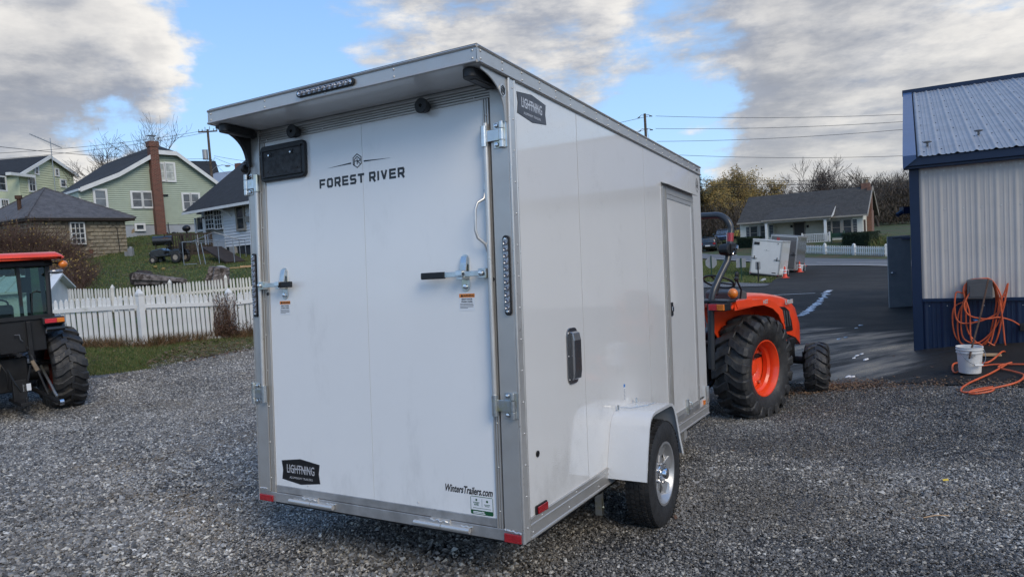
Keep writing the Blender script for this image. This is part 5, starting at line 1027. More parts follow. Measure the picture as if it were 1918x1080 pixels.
# wheel
def road_tyre(par, cx, cy, cz, R_, w_, rimr, out=1):
    wh_ = bpy.data.objects.new('wheel', None); C.objects.link(wh_); wh_.parent = par; wh_.location = (cx, cy, cz)
    h = w_ / 2; pr_ = [(-h * .80, rimr - .004), (-h * .94, rimr + .02), (-h * 1.03, rimr + (R_ - rimr) * .5), (-h * .98, R_ - .035), (-h * .88, R_ - .014), (-h * .60, R_ - .008), (0, R_ - .006), (h * .60, R_ - .008), (h * .88, R_ - .014), (h * .98, R_ - .035), (h * 1.03, rimr + (R_ - rimr) * .5), (h * .94, rimr + .02), (h * .80, rimr - .004)]
    m = MB(); m.lathe(pr_, 72); t_ = m.build('tyre', K['rubber'], wh_, True)
    m = MB(); nb_ = 58
    for k in range(nb_):
        for j, (xa, xb, rr) in enumerate(((-.93, -.62, -.006), (-.54, -.22, 0), (-.14, .14, .001), (.22, .54, 0), (.62, .93, -.006))):
            a0 = 2 * PI * (k + (j % 2) * .5) / nb_; da = 2 * PI / nb_ * .66; sk = .02 * (1 if j % 2 else -1)
            vs = []
            for rad in (R_ - .012, R_ + rr):
                for x_, a_ in ((xa, a0), (xb, a0 + sk), (xb, a0 + da + sk), (xa, a0 + da)): vs.append((x_ * h, math.cos(a_) * rad, math.sin(a_) * rad))
            m.add(vs, [(4, 5, 6, 7), (0, 1, 5, 4), (1, 2, 6, 5), (2, 3, 7, 6), (3, 0, 4, 7)])
    m.build('tread_blocks', K['rubber'], t_)
    m = MB(); e = h * out; m.lathe([(-h * .8, rimr), (-h * .8, rimr - .02), (e * .55, rimr - .025), (e * .80, rimr - .008), (e * .86, rimr + .006), (e * .93, rimr + .008), (e * .93, rimr - .006), (e * .80, rimr - .016), (e * .35, rimr - .035), (e * .30, rimr - .045)], 56); rim = m.build('rim', K['satin'], wh_, True)
    m = MB()
    m.lathe([(e * .02, rimr - .03), (e * .02, .04)], 40); m.build('rim_backing', K['steel'], rim)
    for k in range(6):
        a_ = 2 * PI * k / 6 + .2; m = MB(); vs = []
        for rad, wd_, dx0, dx1 in ((.045, .030, e * .10, e * .50), (.11, .024, e * .08, e * .46), (rimr - .035, .042, e * .12, e * .62), (rimr - .012, .050, e * .3, e * .80)):
            for s_, dx in ((-1, dx0), (1, dx0), (1, dx1), (-1, dx1)):
                c_ = Vector((dx, math.cos(a_) * rad - math.sin(a_) * wd_ * s_, math.sin(a_) * rad + math.cos(a_) * wd_ * s_)); vs.append(c_)
        m.add(vs, [(i * 4 + j, i * 4 + (j + 1) % 4, (i + 1) * 4 + (j + 1) % 4, (i + 1) * 4 + j) for i in range(3) for j in range(4)] + [(0, 1, 2, 3), (12, 15, 14, 13)]); m.build('spoke', K['satin'], rim, bevel=.004)
        a_ += PI / 6; m = MB(); m.cyl((e * .35, math.cos(a_) * .062, math.sin(a_) * .062), (e * .78, math.cos(a_) * .062, math.sin(a_) * .062), .0105, .009, 8); m.build('lug_nut', K['chrome'], rim, True)
    m = MB(); m.lathe([(e * .1, .045), (e * .5, .045), (e * .55, .040), (e * 1.02, .036), (e * 1.10, .033), (e * 1.12, .028), (e * 1.13, .0001)], 28); m.build('hub_cap', K['chrome'], rim, True)
    return wh_
road_tyre(tr, .160, 1.485, -.022, .345, .168, .197); road_tyre(tr, -W - .128, 1.485, -.022, .345, .205, .197, -1)
m = MB(); vs = [(-W - .001 if v[0] < .1 else -W - .25, v[1], v[2]) for v in fe.data.vertices[:] and [tuple(a.co) for a in fe.data.vertices]]; m.v = vs; m.f = [tuple(p.vertices) for p in fe.data.polygons]; m.build('fender', K['fender'], tr, True)
# ---- lettering on the trailer
GL = {'F': [(0, 0, 0, 1), (0, .9, 1, .9), (0, .45, .85, .45)], 'O': [(.0, .2, 0, .8), (0, .8, .15, .92), (.15, .91, .85, .91), (.85, .92, 1, .8), (1, .8, 1, .2), (1, .2, .85, .08), (.85, .09, .15, .09), (.15, .08, 0, .2)],
      'R': [(0, 0, 0, 1), (0, .91, .88, .91), (.88, .93, 1, .8), (1, .8, 1, .52), (1, .52, .88, .40), (.88, .41, 0, .41), (.55, .41, 1, 0)], 'E': [(0, 0, 0, 1), (0, .91, 1, .91), (0, .5, .9, .5), (0, .09, 1, .09)],
      'S': [(1, .91, .12, .91), (.12, .92, 0, .78), (0, .78, 0, .62), (0, .62, .12, .5), (.12, .5, .88, .5), (.88, .5, 1, .38), (1, .38, 1, .22), (1, .22, .88, .08), (.88, .09, 0, .09)], 'T': [(0, .91, 1, .91), (.5, 0, .5, .9)],
      'I': [(0, 0, 0, 1)], 'V': [(0, 1, .5, .04), (.5, .04, 1, 1)]}
def blocktext(s_, width, h, mt, par, M):
    tw = h * .25; gap = h * .24; n_ = len(s_.replace(' ', '').replace('I', '')); ni = s_.count('I'); sp = s_.count(' '); gw = (width - gap * (len(s_) - 1 - sp) - tw * (n_ + ni) - sp * h * .45) / n_
    x = tw / 2
    for ch_ in s_:
        if ch_ == ' ': x += h * .45 - gap * .0; continue
        m = MB(); w_ = 0 if ch_ == 'I' else gw
        for k_, (a_, b2, c_, d2) in enumerate(GL[ch_]):
            p, q = Vector((x + a_ * w_, b2 * h)), Vector((x + c_ * w_, d2 * h)); d = (q - p).normalized(); n2 = Vector((-d.y, d.x)) * tw / 2
            e_ = d * tw * (.0 if ch_ in 'FTEI' and abs(d.x) < .5 else .35 if ch_ in 'OS' or ch_ == 'R' else .5)
            if ch_ == 'V' : e_ = d * 0
            if ch_ == 'R' and k_ == 0: e_ = d * 0
            t_ = -.0002 * k_; m.prism([tuple(p - n2 - e_), tuple(q - n2 + e_), tuple(q + n2 + e_), tuple(p + n2 - e_)], 0, -.0006 + t_ * .3, 'y')
        m.build('letter', mt, par, M=M); x += w_ + tw + gap
RX = Matrix.Rotation(PI / 2, 4, 'X'); RS = Matrix.Rotation(PI / 2, 4, 'Z') @ RX
def rear_t(x, z, y=-.0056): return Matrix.Translation((xl(x), y, z)) @ RX
def side_t(y, z, x=.0006): return Matrix.Translation((x, y, z)) @ RS
blocktext('FOREST RIVER', .613, .050, K['vinylblack'], tr, Matrix.Translation((xl(.574), -.0056, 1.824)))
hexlogo(.034, .0008, 'vinylblack', Matrix.Translation((xl(.862), -.0056, 1.948)), tr, .0048, tall=1.1)
for a_, b2, t_ in ((.640, .818, 1), (.910, 1.10, -1)):
    m = MB()
    if t_ == 1: m.prism([(xl(a_), 1.932), (xl(b2), 1.936), (xl(b2), 1.944)], -.0056, -.0064, 'y')
    else: m.prism([(xl(a_), 1.936), (xl(b2), 1.934), (xl(a_), 1.944)], -.0056, -.0064, 'y')
    m.build('swoosh_line', K['vinylblack'], tr)
def badge(M, par, mt, w_=.30, h_=.128):
    a_, b2 = w_ / 2, h_ / 2; P = [(-a_, b2 * .82), (0, b2 * 1.12), (a_, b2 * .82), (a_ * .94, 0), (a_, -b2 * .82), (0, -b2 * 1.12), (-a_, -b2 * .82), (-a_ * .94, 0)]
    m = MB(); m.prism([(x * 1.035, z * 1.05) for x, z in P], 0, -.0006, 'y'); bd = m.build('badge', K['vinylgrey' if mt == 'vinylblack' else 'vinylblack'], par, M=M); m = MB(); m.prism(P, -.0007, -.0010, 'y'); m.build('badge_face', K[mt], bd)
    T = lambda x, z: Matrix.Translation((x, -.0011, z)) @ RX
    ftext('LIGHTNING', .070, K['vinylwhite'], bd, T(0, -.012), xs=.60, bold=.0006, ext=.0003, align='CENTER', space=1.02); ftext('ALUMINUM TRAILERS', .018, K['vinylwhite'], bd, T(.002, -.045), xs=1.0, ext=.0003, align='CENTER', space=1.1)
    m = MB(); m.prism([(-.125, .0135), (0.02, .0125), (0.02, .0185), (-.02, .018)], -.0016, -.0019, 'y'); m.prism([(-.02, .0105), (.125, .0120), (0.03, .0155), (-.02, .0155)], -.0016, -.0019, 'y'); m.build('badge_stroke', K['vinylwhite'], bd)
badge(Matrix.Translation((xl(.343), -.0056, .186)), tr, 'vinylblack'); badge(Matrix.Translation((.0006, .236, 2.128)) @ Matrix.Rotation(PI / 2, 4, 'Z'), tr, 'vinylgrey', .31, .122)
ftext('WintersTrailers.com', .052, K['vinylblack'], tr, rear_t(1.372, .193), shear=.32, xs=.655, bold=.0012, ext=.0004)
def warn(x, z, w_=.092, h_=.085):
    m = MB(); m.box(xl(x), xl(x) + w_, -.0060, -.0056, z - h_, z); o = m.build('warning_label', K['vinylpaper'], tr); m = MB(); m.box(xl(x), xl(x) + w_, -.0064, -.0061, z - .019, z); m.build('label_header', K['vinylorange'], o)
    T = lambda a_, c_: Matrix.Translation((xl(x) + a_, -.0066, z - c_)) @ RX
    ftext('WARNING', .0165, K['vinylblack'], o, T(w_ * .55, .0155), bold=.0004, ext=.0002, align='CENTER'); m = MB(); m.prism([(xl(x) + .008, z - .016), (xl(x) + .022, z - .016), (xl(x) + .015, z - .004)], -.0065, -.0068, 'y'); m.build('warning_triangle', K['vinylblack'], o)
    ftext('HEAVY DOOR.', .010, K['vinylblack'], o, T(w_ / 2, .031), bold=.0003, ext=.0002, align='CENTER'); ftext('STAND CLEAR.', .010, K['vinylblack'], o, T(w_ / 2, .043), bold=.0003, ext=.0002, align='CENTER')
    m = MB()
    for k, l_ in enumerate((.92, .95, .93, .55)): m.box(xl(x) + .004, xl(x) + .004 + (w_ - .008) * l_, -.0063, -.0061, z - .052 - k * .007, z - .0495 - k * .007)
    m.build('label_fine_print', K['vinylgrey'], o)
warn(1.506, 1.196); warn(.218, 1.190, .088, .080)
m = MB(); m.prism(rrect(xl(1.530), xl(1.662), .096, .186, .008, 4), -.0056, -.0060, 'y'); o = m.build('approval_sticker', K['vinylgreen'], tr); m = MB(); m.box(xl(1.533), xl(1.659), -.0064, -.0061, .118, .183); m.build('sticker_face', K['vinylpaper'], o); T = lambda a_, c_: Matrix.Translation((xl(a_), -.0066, c_)) @ RX
ftext('FOREST', .0105, K['vinylgreen'], o, T(1.565, .150), bold=.0003, ext=.0002, align='CENTER'); ftext('RIVER', .0105, K['vinylgreen'], o, T(1.565, .140), bold=.0003, ext=.0002, align='CENTER')
m = MB(); m.lathe([(-.0065, .006), (-.0068, .006), (-.0068, .0001)], 6, c=(xl(1.565), 0, .168), axis='y'); m.lathe([(-.0065, .007), (-.0068, .007), (-.0068, .0001)], 5, c=(xl(1.628), 0, .165), axis='y'); m.box(xl(1.597), xl(1.5985), -.0068, -.0065, .136, .176); m.box(xl(1.61), xl(1.645), -.0068, -.0065, .147, .150); m.box(xl(1.615), xl(1.64), -.0068, -.0065, .140, .143); m.box(xl(1.545), xl(1.65), -.0068, -.0065, .127, .129); m.build('sticker_marks', K['vinylgreen'], o)
m = MB(); m.box(xl(1.545), xl(1.61), -.0064, -.0061, .106, .111); m.box(xl(1.545), xl(1.615), -.0064, -.0061, .0995, .1035); m.build('sticker_band_print', K['vinylpaper'], o)
hexlogo(.045, .0008, 'vinylblack', side_t(3.515, 2.118) @ Matrix.Rotation(-PI / 2, 4, 'X'), tr, .005, tall=1.45)
ftext('WintersTrailers.com', .030, K['vinylblack'], tr, side_t(3.315, .155), shear=.32, xs=.72, bold=.0006, ext=.0003)
m = MB(); m.box(.0006, .0012, 1.408, 1.435, .455, .560); o = m.build('inspection_sticker', K['vinylpaper'], tr); m = MB(); m.box(.0013, .0018, 1.408, 1.435, .540, .560); m.build('sticker_header', K['vinylblue'], o); m = MB()
for k in range(8): m.box(.0013, .0016, 1.411, 1.432, .460 + k * .009, .4635 + k * .009)
m.build('sticker_print', K['vinylgrey'], o)
# ------------------------------------------------------------ tractors
def ag_wheel(par, name, loc, R_, w_, rimr, nl, out, rimmat, steer=0, lug=.045, sweep=.42):
    wh_ = bpy.data.objects.new(name, None); C.objects.link(wh_); wh_.parent = par; wh_.location = loc; wh_.rotation_euler = (0, 0, steer)
    h = w_ / 2; Rc = R_ - lug
    m = MB(); m.lathe([(-h * .62, rimr - .01), (-h * .82, rimr + .02), (-h * 1.0, rimr + (Rc - rimr) * .45), (-h * .99, Rc - .07), (-h * .86, Rc - .02), (-h * .5, Rc + .004), (0, Rc + .012), (h * .5, Rc + .004), (h * .86, Rc - .02), (h * .99, Rc - .07), (h * 1.0, rimr + (Rc - rimr) * .45), (h * .82, rimr + .02), (h * .62, rimr - .01)], 72)
    t_ = m.build('tyre', K['trubber'], wh_, True)
    m = MB(); st = 2 * PI / nl
    for k in range(nl):
        for s_ in (-1, 1):
            a0 = st * (k + (.5 if s_ > 0 else 0)); vs = []
            # points along the lug: (across, radius, angular half-width)
            for (u_, ro, hw, sw) in ((-.10, R_ - .001, .30, 0), (.30, R_, .25, .16), (.62, R_ - .006, .26, .34), (.93, R_ - .022, .30, .40), (1.06, R_ - .065, .28, .40), (1.03, Rc - .12, .20, .40)):
                x_ = u_ * h * s_; ac = a0 + sw * st * 1.35; hw_ = hw * st * .86; ri = min(ro - .012, Rc - .015) if u_ < 1 else ro - .03
                for rad, aa in ((ro, ac - hw_), (ro, ac + hw_), (ri, ac + hw_ * 1.35), (ri, ac - hw_ * 1.35)): vs.append((x_ if rad == ro or u_ < 1 else x_ * .93, math.cos(aa) * rad, math.sin(aa) * rad))
            m.add(vs, [(i * 4 + j, i * 4 + (j + 1) % 4, (i + 1) * 4 + (j + 1) % 4, (i + 1) * 4 + j) for i in range(5) for j in range(4)] + [(0, 3, 2, 1), (20, 21, 22, 23)])
    o = m.build('tread_lugs', K['trubber'], t_); o['kind'] = 'stuff'
    b_ = o.modifiers.new('bevel', 'BEVEL'); b_.width = .006; b_.segments = 1
    e = h * out; m = MB(); m.lathe([(-h * .66, rimr), (-h * .66, rimr - .03), (0, rimr - .045), (e * .20, rimr - .05), (e * .30, rimr - .028), (e * .44, rimr - .028), (e * .60, rimr - .014), (e * .70, rimr + .008), (e * .76, rimr + .008), (e * .76, rimr - .006), (e * .62, rimr - .026), (e * .46, rimr - .042), (e * .32, rimr - .042), (e * .20, rimr - .066), (e * -.05, rimr - .068)], 64)
    rim = m.build('rim', rimmat, wh_, True)
    m = MB(); m.lathe([(-e * .10, rimr - .055), (-e * .18, rimr * .55), (-e * .26, rimr * .50), (-e * .26, .0001)], 40); m.build('wheel_disc', rimmat, rim, True)
    for k in range(8):
        a_ = 2 * PI * k / 8; p = Vector((-e * .24, math.cos(a_) * rimr * .36, math.sin(a_) * rimr * .36)); m = MB(); m.cyl(p, p + Vector((e * .16, 0, 0)), .014, n=6); m.build('lug_nut', K['zinc'], rim)
    for k in range(4):
        a_ = 2 * PI * k / 4 + .6; p = Vector((-e * .12, math.cos(a_) * rimr * .74, math.sin(a_) * rimr * .74)); m = MB(); m.cyl(p, p + Vector((e * .13, 0, 0)), .018, n=8); m.build('clamp_bolt', K['zinc'], rim)
    m = MB(); m.lathe([(-e * .26, rimr * .26), (e * .05, rimr * .24), (e * .08, rimr * .18), (e * .08, .0001)], 24); m.build('hub', K['steel'] if rimmat != K['orange'] else rimmat, rim, True)
    return wh_
def loft(m, secs, n=None):
    k = len(secs[0]); vs = [v for s_ in secs for v in s_]
    m.add(vs, [(i * k + j, i * k + (j + 1) % k, (i + 1) * k + (j + 1) % k, (i + 1) * k + j) for i in range(len(secs) - 1) for j in range(k)] + [tuple(range(k)), tuple(range(len(secs) * k - 1, (len(secs) - 1) * k - 1, -1))])
def chassis(par):
    m = MB(); m.box(-.20, .20, -.30, .55, .42, .92); m.box(-.15, .15, .55, 1.9, .45, .80); m.box(-.12, .12, 1.8, 2.15, .42, .75); m.build('transmission_case', K['steel'], par, bevel=.02)
    m = MB(); m.cyl((-.50, 0, .64), (.50, 0, .64), .12, n=14); m.build('rear_axle', K['steel'], par, True)
    m = MB(); m.cyl((-.55, 1.78, .42), (.55, 1.78, .42), .055, n=12); m.box(-.12, .12, 1.66, 1.9, .36, .56)
    for s_ in (-1, 1): m.cyl((s_ * .50, 1.78, .26), (s_ * .50, 1.78, .55), .07, n=12)
    m.build('front_axle', K['steel'], par)
    m = MB(); m.box(-.62, .62, .02, .75, .72, .78); m.build('foot_platform', K['steel'], par, bevel=.01)
# --- right: open-station tractor with roll bar
O = (2.47, 8.81); th = math.radians(48)
t1 = thing('compact_tractor', 'orange compact tractor with folding roll bar and no cab, right of the trailer', 'tractor', (O[0], O[1], -.634), -th)
chassis(t1)
ag_wheel(t1, 'rear_wheel', (.64, 0, .635), .645, .43, .335, 19, 1, K['orange']); ag_wheel(t1, 'rear_wheel', (-.64, 0, .635), .645, .43, .335, 19, -1, K['orange'])
ag_wheel(t1, 'front_wheel', (.650, 1.74, .30), .40, .29, .20, 17, 1, K['orange'], steer=math.radians(20), lug=.028); ag_wheel(t1, 'front_wheel', (-.665, 1.78, .375), .385, .29, .20, 17, -1, K['orange'], steer=math.radians(20), lug=.028)
# hood: lofted sections
secs = []
for y_, wb, zb2, wt, zt in ((.62, .27, .86, .24, 1.49), (.95, .27, .86, .24, 1.465), (1.35, .27, .84, .235, 1.42), (1.70, .265, .80, .225, 1.36), (1.95, .255, .72, .21, 1.29), (2.10, .24, .62, .19, 1.21), (2.17, .215, .58, .155, 1.10), (2.19, .19, .60, .11, .98)):
    secs.append([(-wb, y_, zb2), (-wb * 1.02, y_, (zb2 + zt) / 2), (-wt, y_, zt - .075), (-wt * .78, y_, zt - .022), (-wt * .35, y_, zt), (wt * .35, y_, zt), (wt * .78, y_, zt - .022), (wt, y_, zt - .075), (wb * 1.02, y_, (zb2 + zt) / 2), (wb, y_, zb2)])
m = MB(); loft(m, secs); hd = m.build('hood', K['orange'], t1, 45)
for s_ in (1, -1):
    m = MB(); P = [(1.20, .86), (1.22, 1.16), (1.28, 1.245), (1.62, 1.20), (1.72, 1.14), (1.80, .98), (1.83, .84)]; m.prism(P, s_ * .262, s_ * .281, 'x'); gr = m.build('side_grille', K['black'], hd, bevel=.006)
    for k in range(7): y_ = 1.29 + k * .072; m = MB(); m.prism([(y_, .92), (y_ + .02, .92), (y_ - .005, 1.20 - k * .012), (y_ - .03, 1.21 - k * .012)], s_ * .281, s_ * .292, 'x'); m.build('grille_slat', K['greyplast'], gr)
m = MB(); m.box(-.25, .25, .9, 2.0, .62, .80); m.build('engine', K['steel'], t1, bevel=.02)
SX = Matrix.Rotation(PI / 2, 4, 'Z') @ RX
K['greydecal'] = mat('pale_grey_decal', (.50, .48, .46), .4)
ftext('L4060', .085, K['greydecal'], hd, Matrix.Translation((.2905, 1.60, 1.235)) @ SX, xs=1.1, bold=.002, ext=.004)
# fenders
for s_ in (1, -1):
    FPt = [(-.66, 1.44), (-.60, 1.485), (-.40, 1.505), (.05, 1.47), (.34, 1.40), (.52, 1.28), (.62, 1.08), (.66, .80)]
    n_ = len(FPt); m = MB(); inn_ = [(p[0] * .96, p[1] - .025) for p in FPt]; vs = [(s_ * .40, *p) for p in FPt] + [(s_ * .76, *p) for p in FPt] + [(s_ * .76, *p) for p in inn_] + [(s_ * .40, *p) for p in inn_]
    m.add(vs, [(k * n_ + i, k * n_ + i + 1, ((k + 1) % 4) * n_ + i + 1, ((k + 1) % 4) * n_ + i) for k in range(4) for i in range(n_ - 1)] + [(0, n_, 2 * n_, 3 * n_), (n_ - 1, 2 * n_ - 1, 3 * n_ - 1, 4 * n_ - 1)])
    m.box(*sorted((s_ * .76, s_ * .775)), -.60, -.2, 1.40, 1.505) ; m.prism([(-.6, 1.505), (.05, 1.475), (.34, 1.405), (.52, 1.285), (.56, 1.14), (.50, 1.12), (.42, 1.24), (.28, 1.33), (.05, 1.40), (-.55, 1.42)], s_ * .765, s_ * .785, 'x')
    fd = m.build('rear_fender', K['orange'], t1, 50)
    m = MB(); m.prism(FPt + [(.4, .75), (-.3, .95), (-.6, 1.25)], s_ * .395, s_ * .41, 'x'); m.build('fender_liner', K['orange'], fd)
    m = MB(); m.box(*sorted((s_ * .40, s_ * .80)), -.80, -.60, 1.50, 1.535); m.box(*sorted((s_ * .60, s_ * .80)), -.85, -.72, 1.42, 1.51); tl = m.build('light_bracket', K['black'], t1, bevel=.01)
    m = MB(); m.box(*sorted((s_ * .60, s_ * .705)), -.875, -.852, 1.43, 1.50); m.build('tail_lens', K['tailred'], tl, bevel=.004); m = MB(); m.box(*sorted((s_ * .707, s_ * .795)), -.875, -.852, 1.43, 1.50); m.build('turn_lens', K['amberlens'], tl, bevel=.004)
    m = MB(); m.lathe([(0, .05), (.02, .052), (.022, .03)], 14, c=(s_ * .70, -.50, 1.515), axis='z'); am = m.build('beacon_base', K['black'], t1); m = MB(); m.ball((s_ * .70, -.50, 1.59), .060, 8, (1, .9, 1)); m.build('amber_beacon', K['amberlens'], am, True)
ftext('HST', .065, K['greydecal'], t1, Matrix.Translation((.7865, .04, 1.412)) @ SX, xs=1.0, bold=.002, ext=.001)
# seat, console, wheel, levers
m = MB(); m.box(-.25, .25, -.45, .05, .98, 1.10); m.build('seat', K['black'], t1, bevel=.05); m = MB(); m.prism([(-.52, 1.08), (-.42, 1.08), (-.46, 1.60), (-.50, 1.80), (-.56, 1.86), (-.62, 1.80), (-.60, 1.5)], -.25, .25, 'x'); m.build('seat_back', K['greyplast'], t1, bevel=.03)
m = MB(); m.prism([(.45, .8), (.62, .8), (.66, 1.5), (.50, 1.55), (.40, 1.52), (.42, 1.2)], -.24, .24, 'x'); m.build('dash_console', K['greyplast'], t1, bevel=.02)
sw_M = Matrix.Translation((0, .36, 1.66)) @ Matrix.Rotation(math.radians(-28), 4, 'X'); m = MB(); m.tube([(math.cos(2 * PI * k / 28) * .20, math.sin(2 * PI * k / 28) * .20, 0) for k in range(29)], .014, 8)
sw_ = m.build('steering_wheel', K['black'], t1, True, M=sw_M); m = MB()
for k in range(3): a_ = 2 * PI * k / 3 + .5; m.cyl((0, 0, -.01), (math.cos(a_) * .195, math.sin(a_) * .195, 0), .011, n=6)
m.cyl((0, 0, -.18), (0, 0, .01), .028, n=10); m.build('steering_spokes', K['black'], sw_)
m = MB(); m.tube([(.25, .42, 1.35), (.30, .40, 1.55), (.30, .30, 1.68)], .012, 6); m.ball((.30, .29, 1.70), .032, 5); m.build('lever', K['black'], t1); m = MB(); m.cyl((.12, .52, 1.5), (.12, .62, 1.72), .01, n=6); m.ball((.12, .62, 1.73), .03, 5, (1, 1, 1.6)); m.build('lever', K['black'], t1)
m = MB(); m.tube([(.33, .72, 1.02), (.36, .75, 1.20), (.36, .85, 1.27), (.36, 1.0, 1.26), (.36, 1.06, 1.18), (.36, 1.08, .75)], .028, 8); m.build('grab_loop', K['black'], t1, True)
m = MB(); m.cyl((.36, 1.10, .60), (.36, 1.10, .95), .065, n=12); m.cyl((.36, 1.10, .95), (.36, 1.10, .98), .085, n=12); m.build('exhaust_stack', K['black'], t1, True)
m = MB(); m.box(.20, .34, 1.5, 1.75, .42, .75); m.build('front_frame', K['steel'], t1, bevel=.02)
# roll bar
for s_ in (1, -1):
    m = MB(); m.tube([(s_ * .50, -.70, .72), (s_ * .52, -.69, 1.50), (s_ * .535, -.64, 1.64), (s_ * .545, -.50, 1.80), (s_ * .55, -.34, 1.95), (s_ * .55, -.28, 2.08)], .040, 10); m.build('rollbar_post', K['grey_rops'], t1, True)
    m = MB(); m.box(*sorted((s_ * .49, s_ * .615)), -.34, -.22, 2.03, 2.17); m.cyl((s_ * .48, -.35, 2.10), (s_ * .60, -.35, 2.10), .065, n=14); hg = m.build('rollbar_hinge', K['black'], t1, bevel=.01)
    m = MB(); m.cyl((s_ * .60, -.27, 2.11), (s_ * .66, -.27, 2.11), .016, n=8); m.cyl((s_ * .60, -.23, 2.13), (s_ * .64, -.23, 2.13), .012, n=8); m.tube([(s_ * .62, -.23 - .09 * math.sin(PI * k / 8), 2.11 - .09 * (k / 8) * (2 - k / 8) + (.0)) for k in range(9)], .004, 4); m.build('hinge_pin', K['chrome'], hg)
hp = [(.55, -.27, 2.12), (.55, -.235, 2.30)]
for k in range(9): a_ = PI / 2 * k / 8; hp.append((.55 - .20 + .20 * math.cos(a_), -.22, 2.32 + .20 * math.sin(a_)))
hp += [(0, -.22, 2.53)] + [(-p[0], p[1], p[2]) for p in hp[::-1]]
m = MB(); m.tube(hp, .040, 12); hoop = m.build('rollbar_hoop', K['grey_rops'], t1, True); m = MB(); m.tube([(.55, -.257, 2.19), (.55, -.240, 2.29)], .0415, 12); m.build('red_reflective_tape', K['redlens'], hoop, True)
# hitch
m = MB()
for s_ in (-1, 1): m.cyl((s_ * .22, -.25, .45), (s_ * .40, -.95, .36), .028, n=8); m.cyl((s_ * .30, -.6, .41), (s_ * .28, -.35, 1.0), .022, n=8)
m.cyl((0, -.28, .95), (0, -.75, 1.05), .025, n=8); m.box(-.04, .04, -.9, -.2, .30, .34); m.build('three_point_hitch', K['steel'], t1)
# --- left: cab tractor seen from behind
t2 = thing('cab_tractor', 'black tractor with glazed cab under an orange red roof, cut off at the left edge', 'tractor', (-7.64, 10.22, -.420), math.radians(47))
chassis(t2); K['rimdark'] = mat('dusty_red_orange_rim', (.30, .03, .015), .5, 0, .2, 5)
ag_wheel(t2, 'rear_wheel', (.68, 0, .64), .655, .44, .335, 19, 1, K['rimdark']); ag_wheel(t2, 'rear_wheel', (-.68, 0, .64), .655, .44, .335, 19, -1, K['rimdark'])
ag_wheel(t2, 'front_wheel', (.665, 1.95, .40), .41, .30, .21, 17, 1, K['rimdark'], lug=.028); ag_wheel(t2, 'front_wheel', (-.665, 1.95, .40), .41, .30, .21, 17, -1, K['rimdark'], lug=.028)
secs = []
for y_, hw, z0, z1 in ((-.72, .66, 2.335, 2.375), (-.66, .72, 2.33, 2.425), (-.45, .75, 2.335, 2.455), (.2, .76, 2.34, 2.47), (.85, .74, 2.34, 2.455), (1.08, .66, 2.34, 2.38)):
    secs.append([(-hw + .03, y_, z0), (-hw, y_, z0 + .02), (-hw + .01, y_, z1 - .05), (-hw + .10, y_, z1), (hw - .10, y_, z1), (hw - .01, y_, z1 - .05), (hw, y_, z0 + .02), (hw - .03, y_, z0)])
m = MB(); loft(m, secs); m.build('cab_roof', K['orange'], t2, 40, bevel=.01)
m = MB(); m.box(-.60, .60, -.50, .95, 2.24, 2.335); m.build('roof_liner', K['black'], t2, bevel=.02)
for (a_, b2) in (((.50, -.50, 1.50), (.54, -.42, 2.28)), ((-.50, -.50, 1.50), (-.54, -.42, 2.28)), ((.62, .25, 1.0), (.60, .22, 2.28)), ((-.62, .25, 1.0), (-.60, .22, 2.28)), ((.55, 1.0, 1.2), (.56, .85, 2.28)), ((-.55, 1.0, 1.2), (-.56, .85, 2.28))):
    m = MB(); m.tube([a_, b2], .035, 6); m.build('cab_pillar', K['black'], t2)
m = MB(); m.box(.145, .185, -.47, -.42, 1.5, 2.27); m.box(-.55, .55, -.53, -.45, 1.47, 1.53); m.build('rear_window_frame', K['black'], t2)
for pts in ([(-.49, -.485, 1.53), (.49, -.485, 1.53), (.53, -.41, 2.26), (-.53, -.41, 2.26)], [(.52, -.46, 1.5), (.62, .25, 1.05), (.60, .22, 2.26), (.54, -.41, 2.26)], [(.62, .25, 1.05), (.56, .98, 1.2), (.56, .86, 2.26), (.60, .22, 2.26)], [(-.52, -.46, 1.5), (-.62, .25, 1.05), (-.60, .22, 2.26), (-.54, -.41, 2.26)], [(-.62, .25, 1.05), (-.56, .98, 1.2), (-.56, .86, 2.26), (-.60, .22, 2.26)], [(-.55, 1.0, 1.25), (.55, 1.0, 1.25), (.55, .86, 2.26), (-.55, .86, 2.26)]):
    MB().quad(*pts).build('cab_glass', K['cabglass'], t2, fix=False)
m = MB(); m.prism([(-.50, 1.0), (-.50, 1.47), (-.42, 1.50), (.2, 1.2), (.25, 1.0)], -.42, .42, 'x'); m.build('cab_rear_panel', K['black'], t2, bevel=.015)
m = MB(); m.tube([(.03, -.52, 1.24), (.03, -.55, 1.27), (.08, -.56, 1.27), (.09, -.56, 1.20), (.12, -.54, 1.17)], .008, 6); m.build('door_handle', K['zinc'], t2, True)
for x in (.18, -.24): m = MB(); m.box(x, x + .06, -.56, -.50, .85, 1.45); m.build('cab_rib', K['steel'], t2, bevel=.01)
m = MB(); m.box(-.25, .12, -.05, .35, 1.15, 1.25); m.prism([(-.16, 1.2), (-.06, 1.2), (-.10, 1.66), (-.16, 1.72), (-.22, 1.66)], -.28, .12, 'x'); m.build('seat', K['black'], t2, bevel=.04)
m = MB(); M_ = Matrix.Translation((.0, .58, 1.68)) @ Matrix.Rotation(math.radians(-30), 4, 'X'); m.tube([M_ @ Vector((math.cos(2 * PI * k / 20) * .2, math.sin(2 * PI * k / 20) * .2, 0)) for k in range(21)], .014, 6); m.box(-.2, .2, .62, .9, 1.0, 1.55); m.build('steering_console', K['black'], t2)
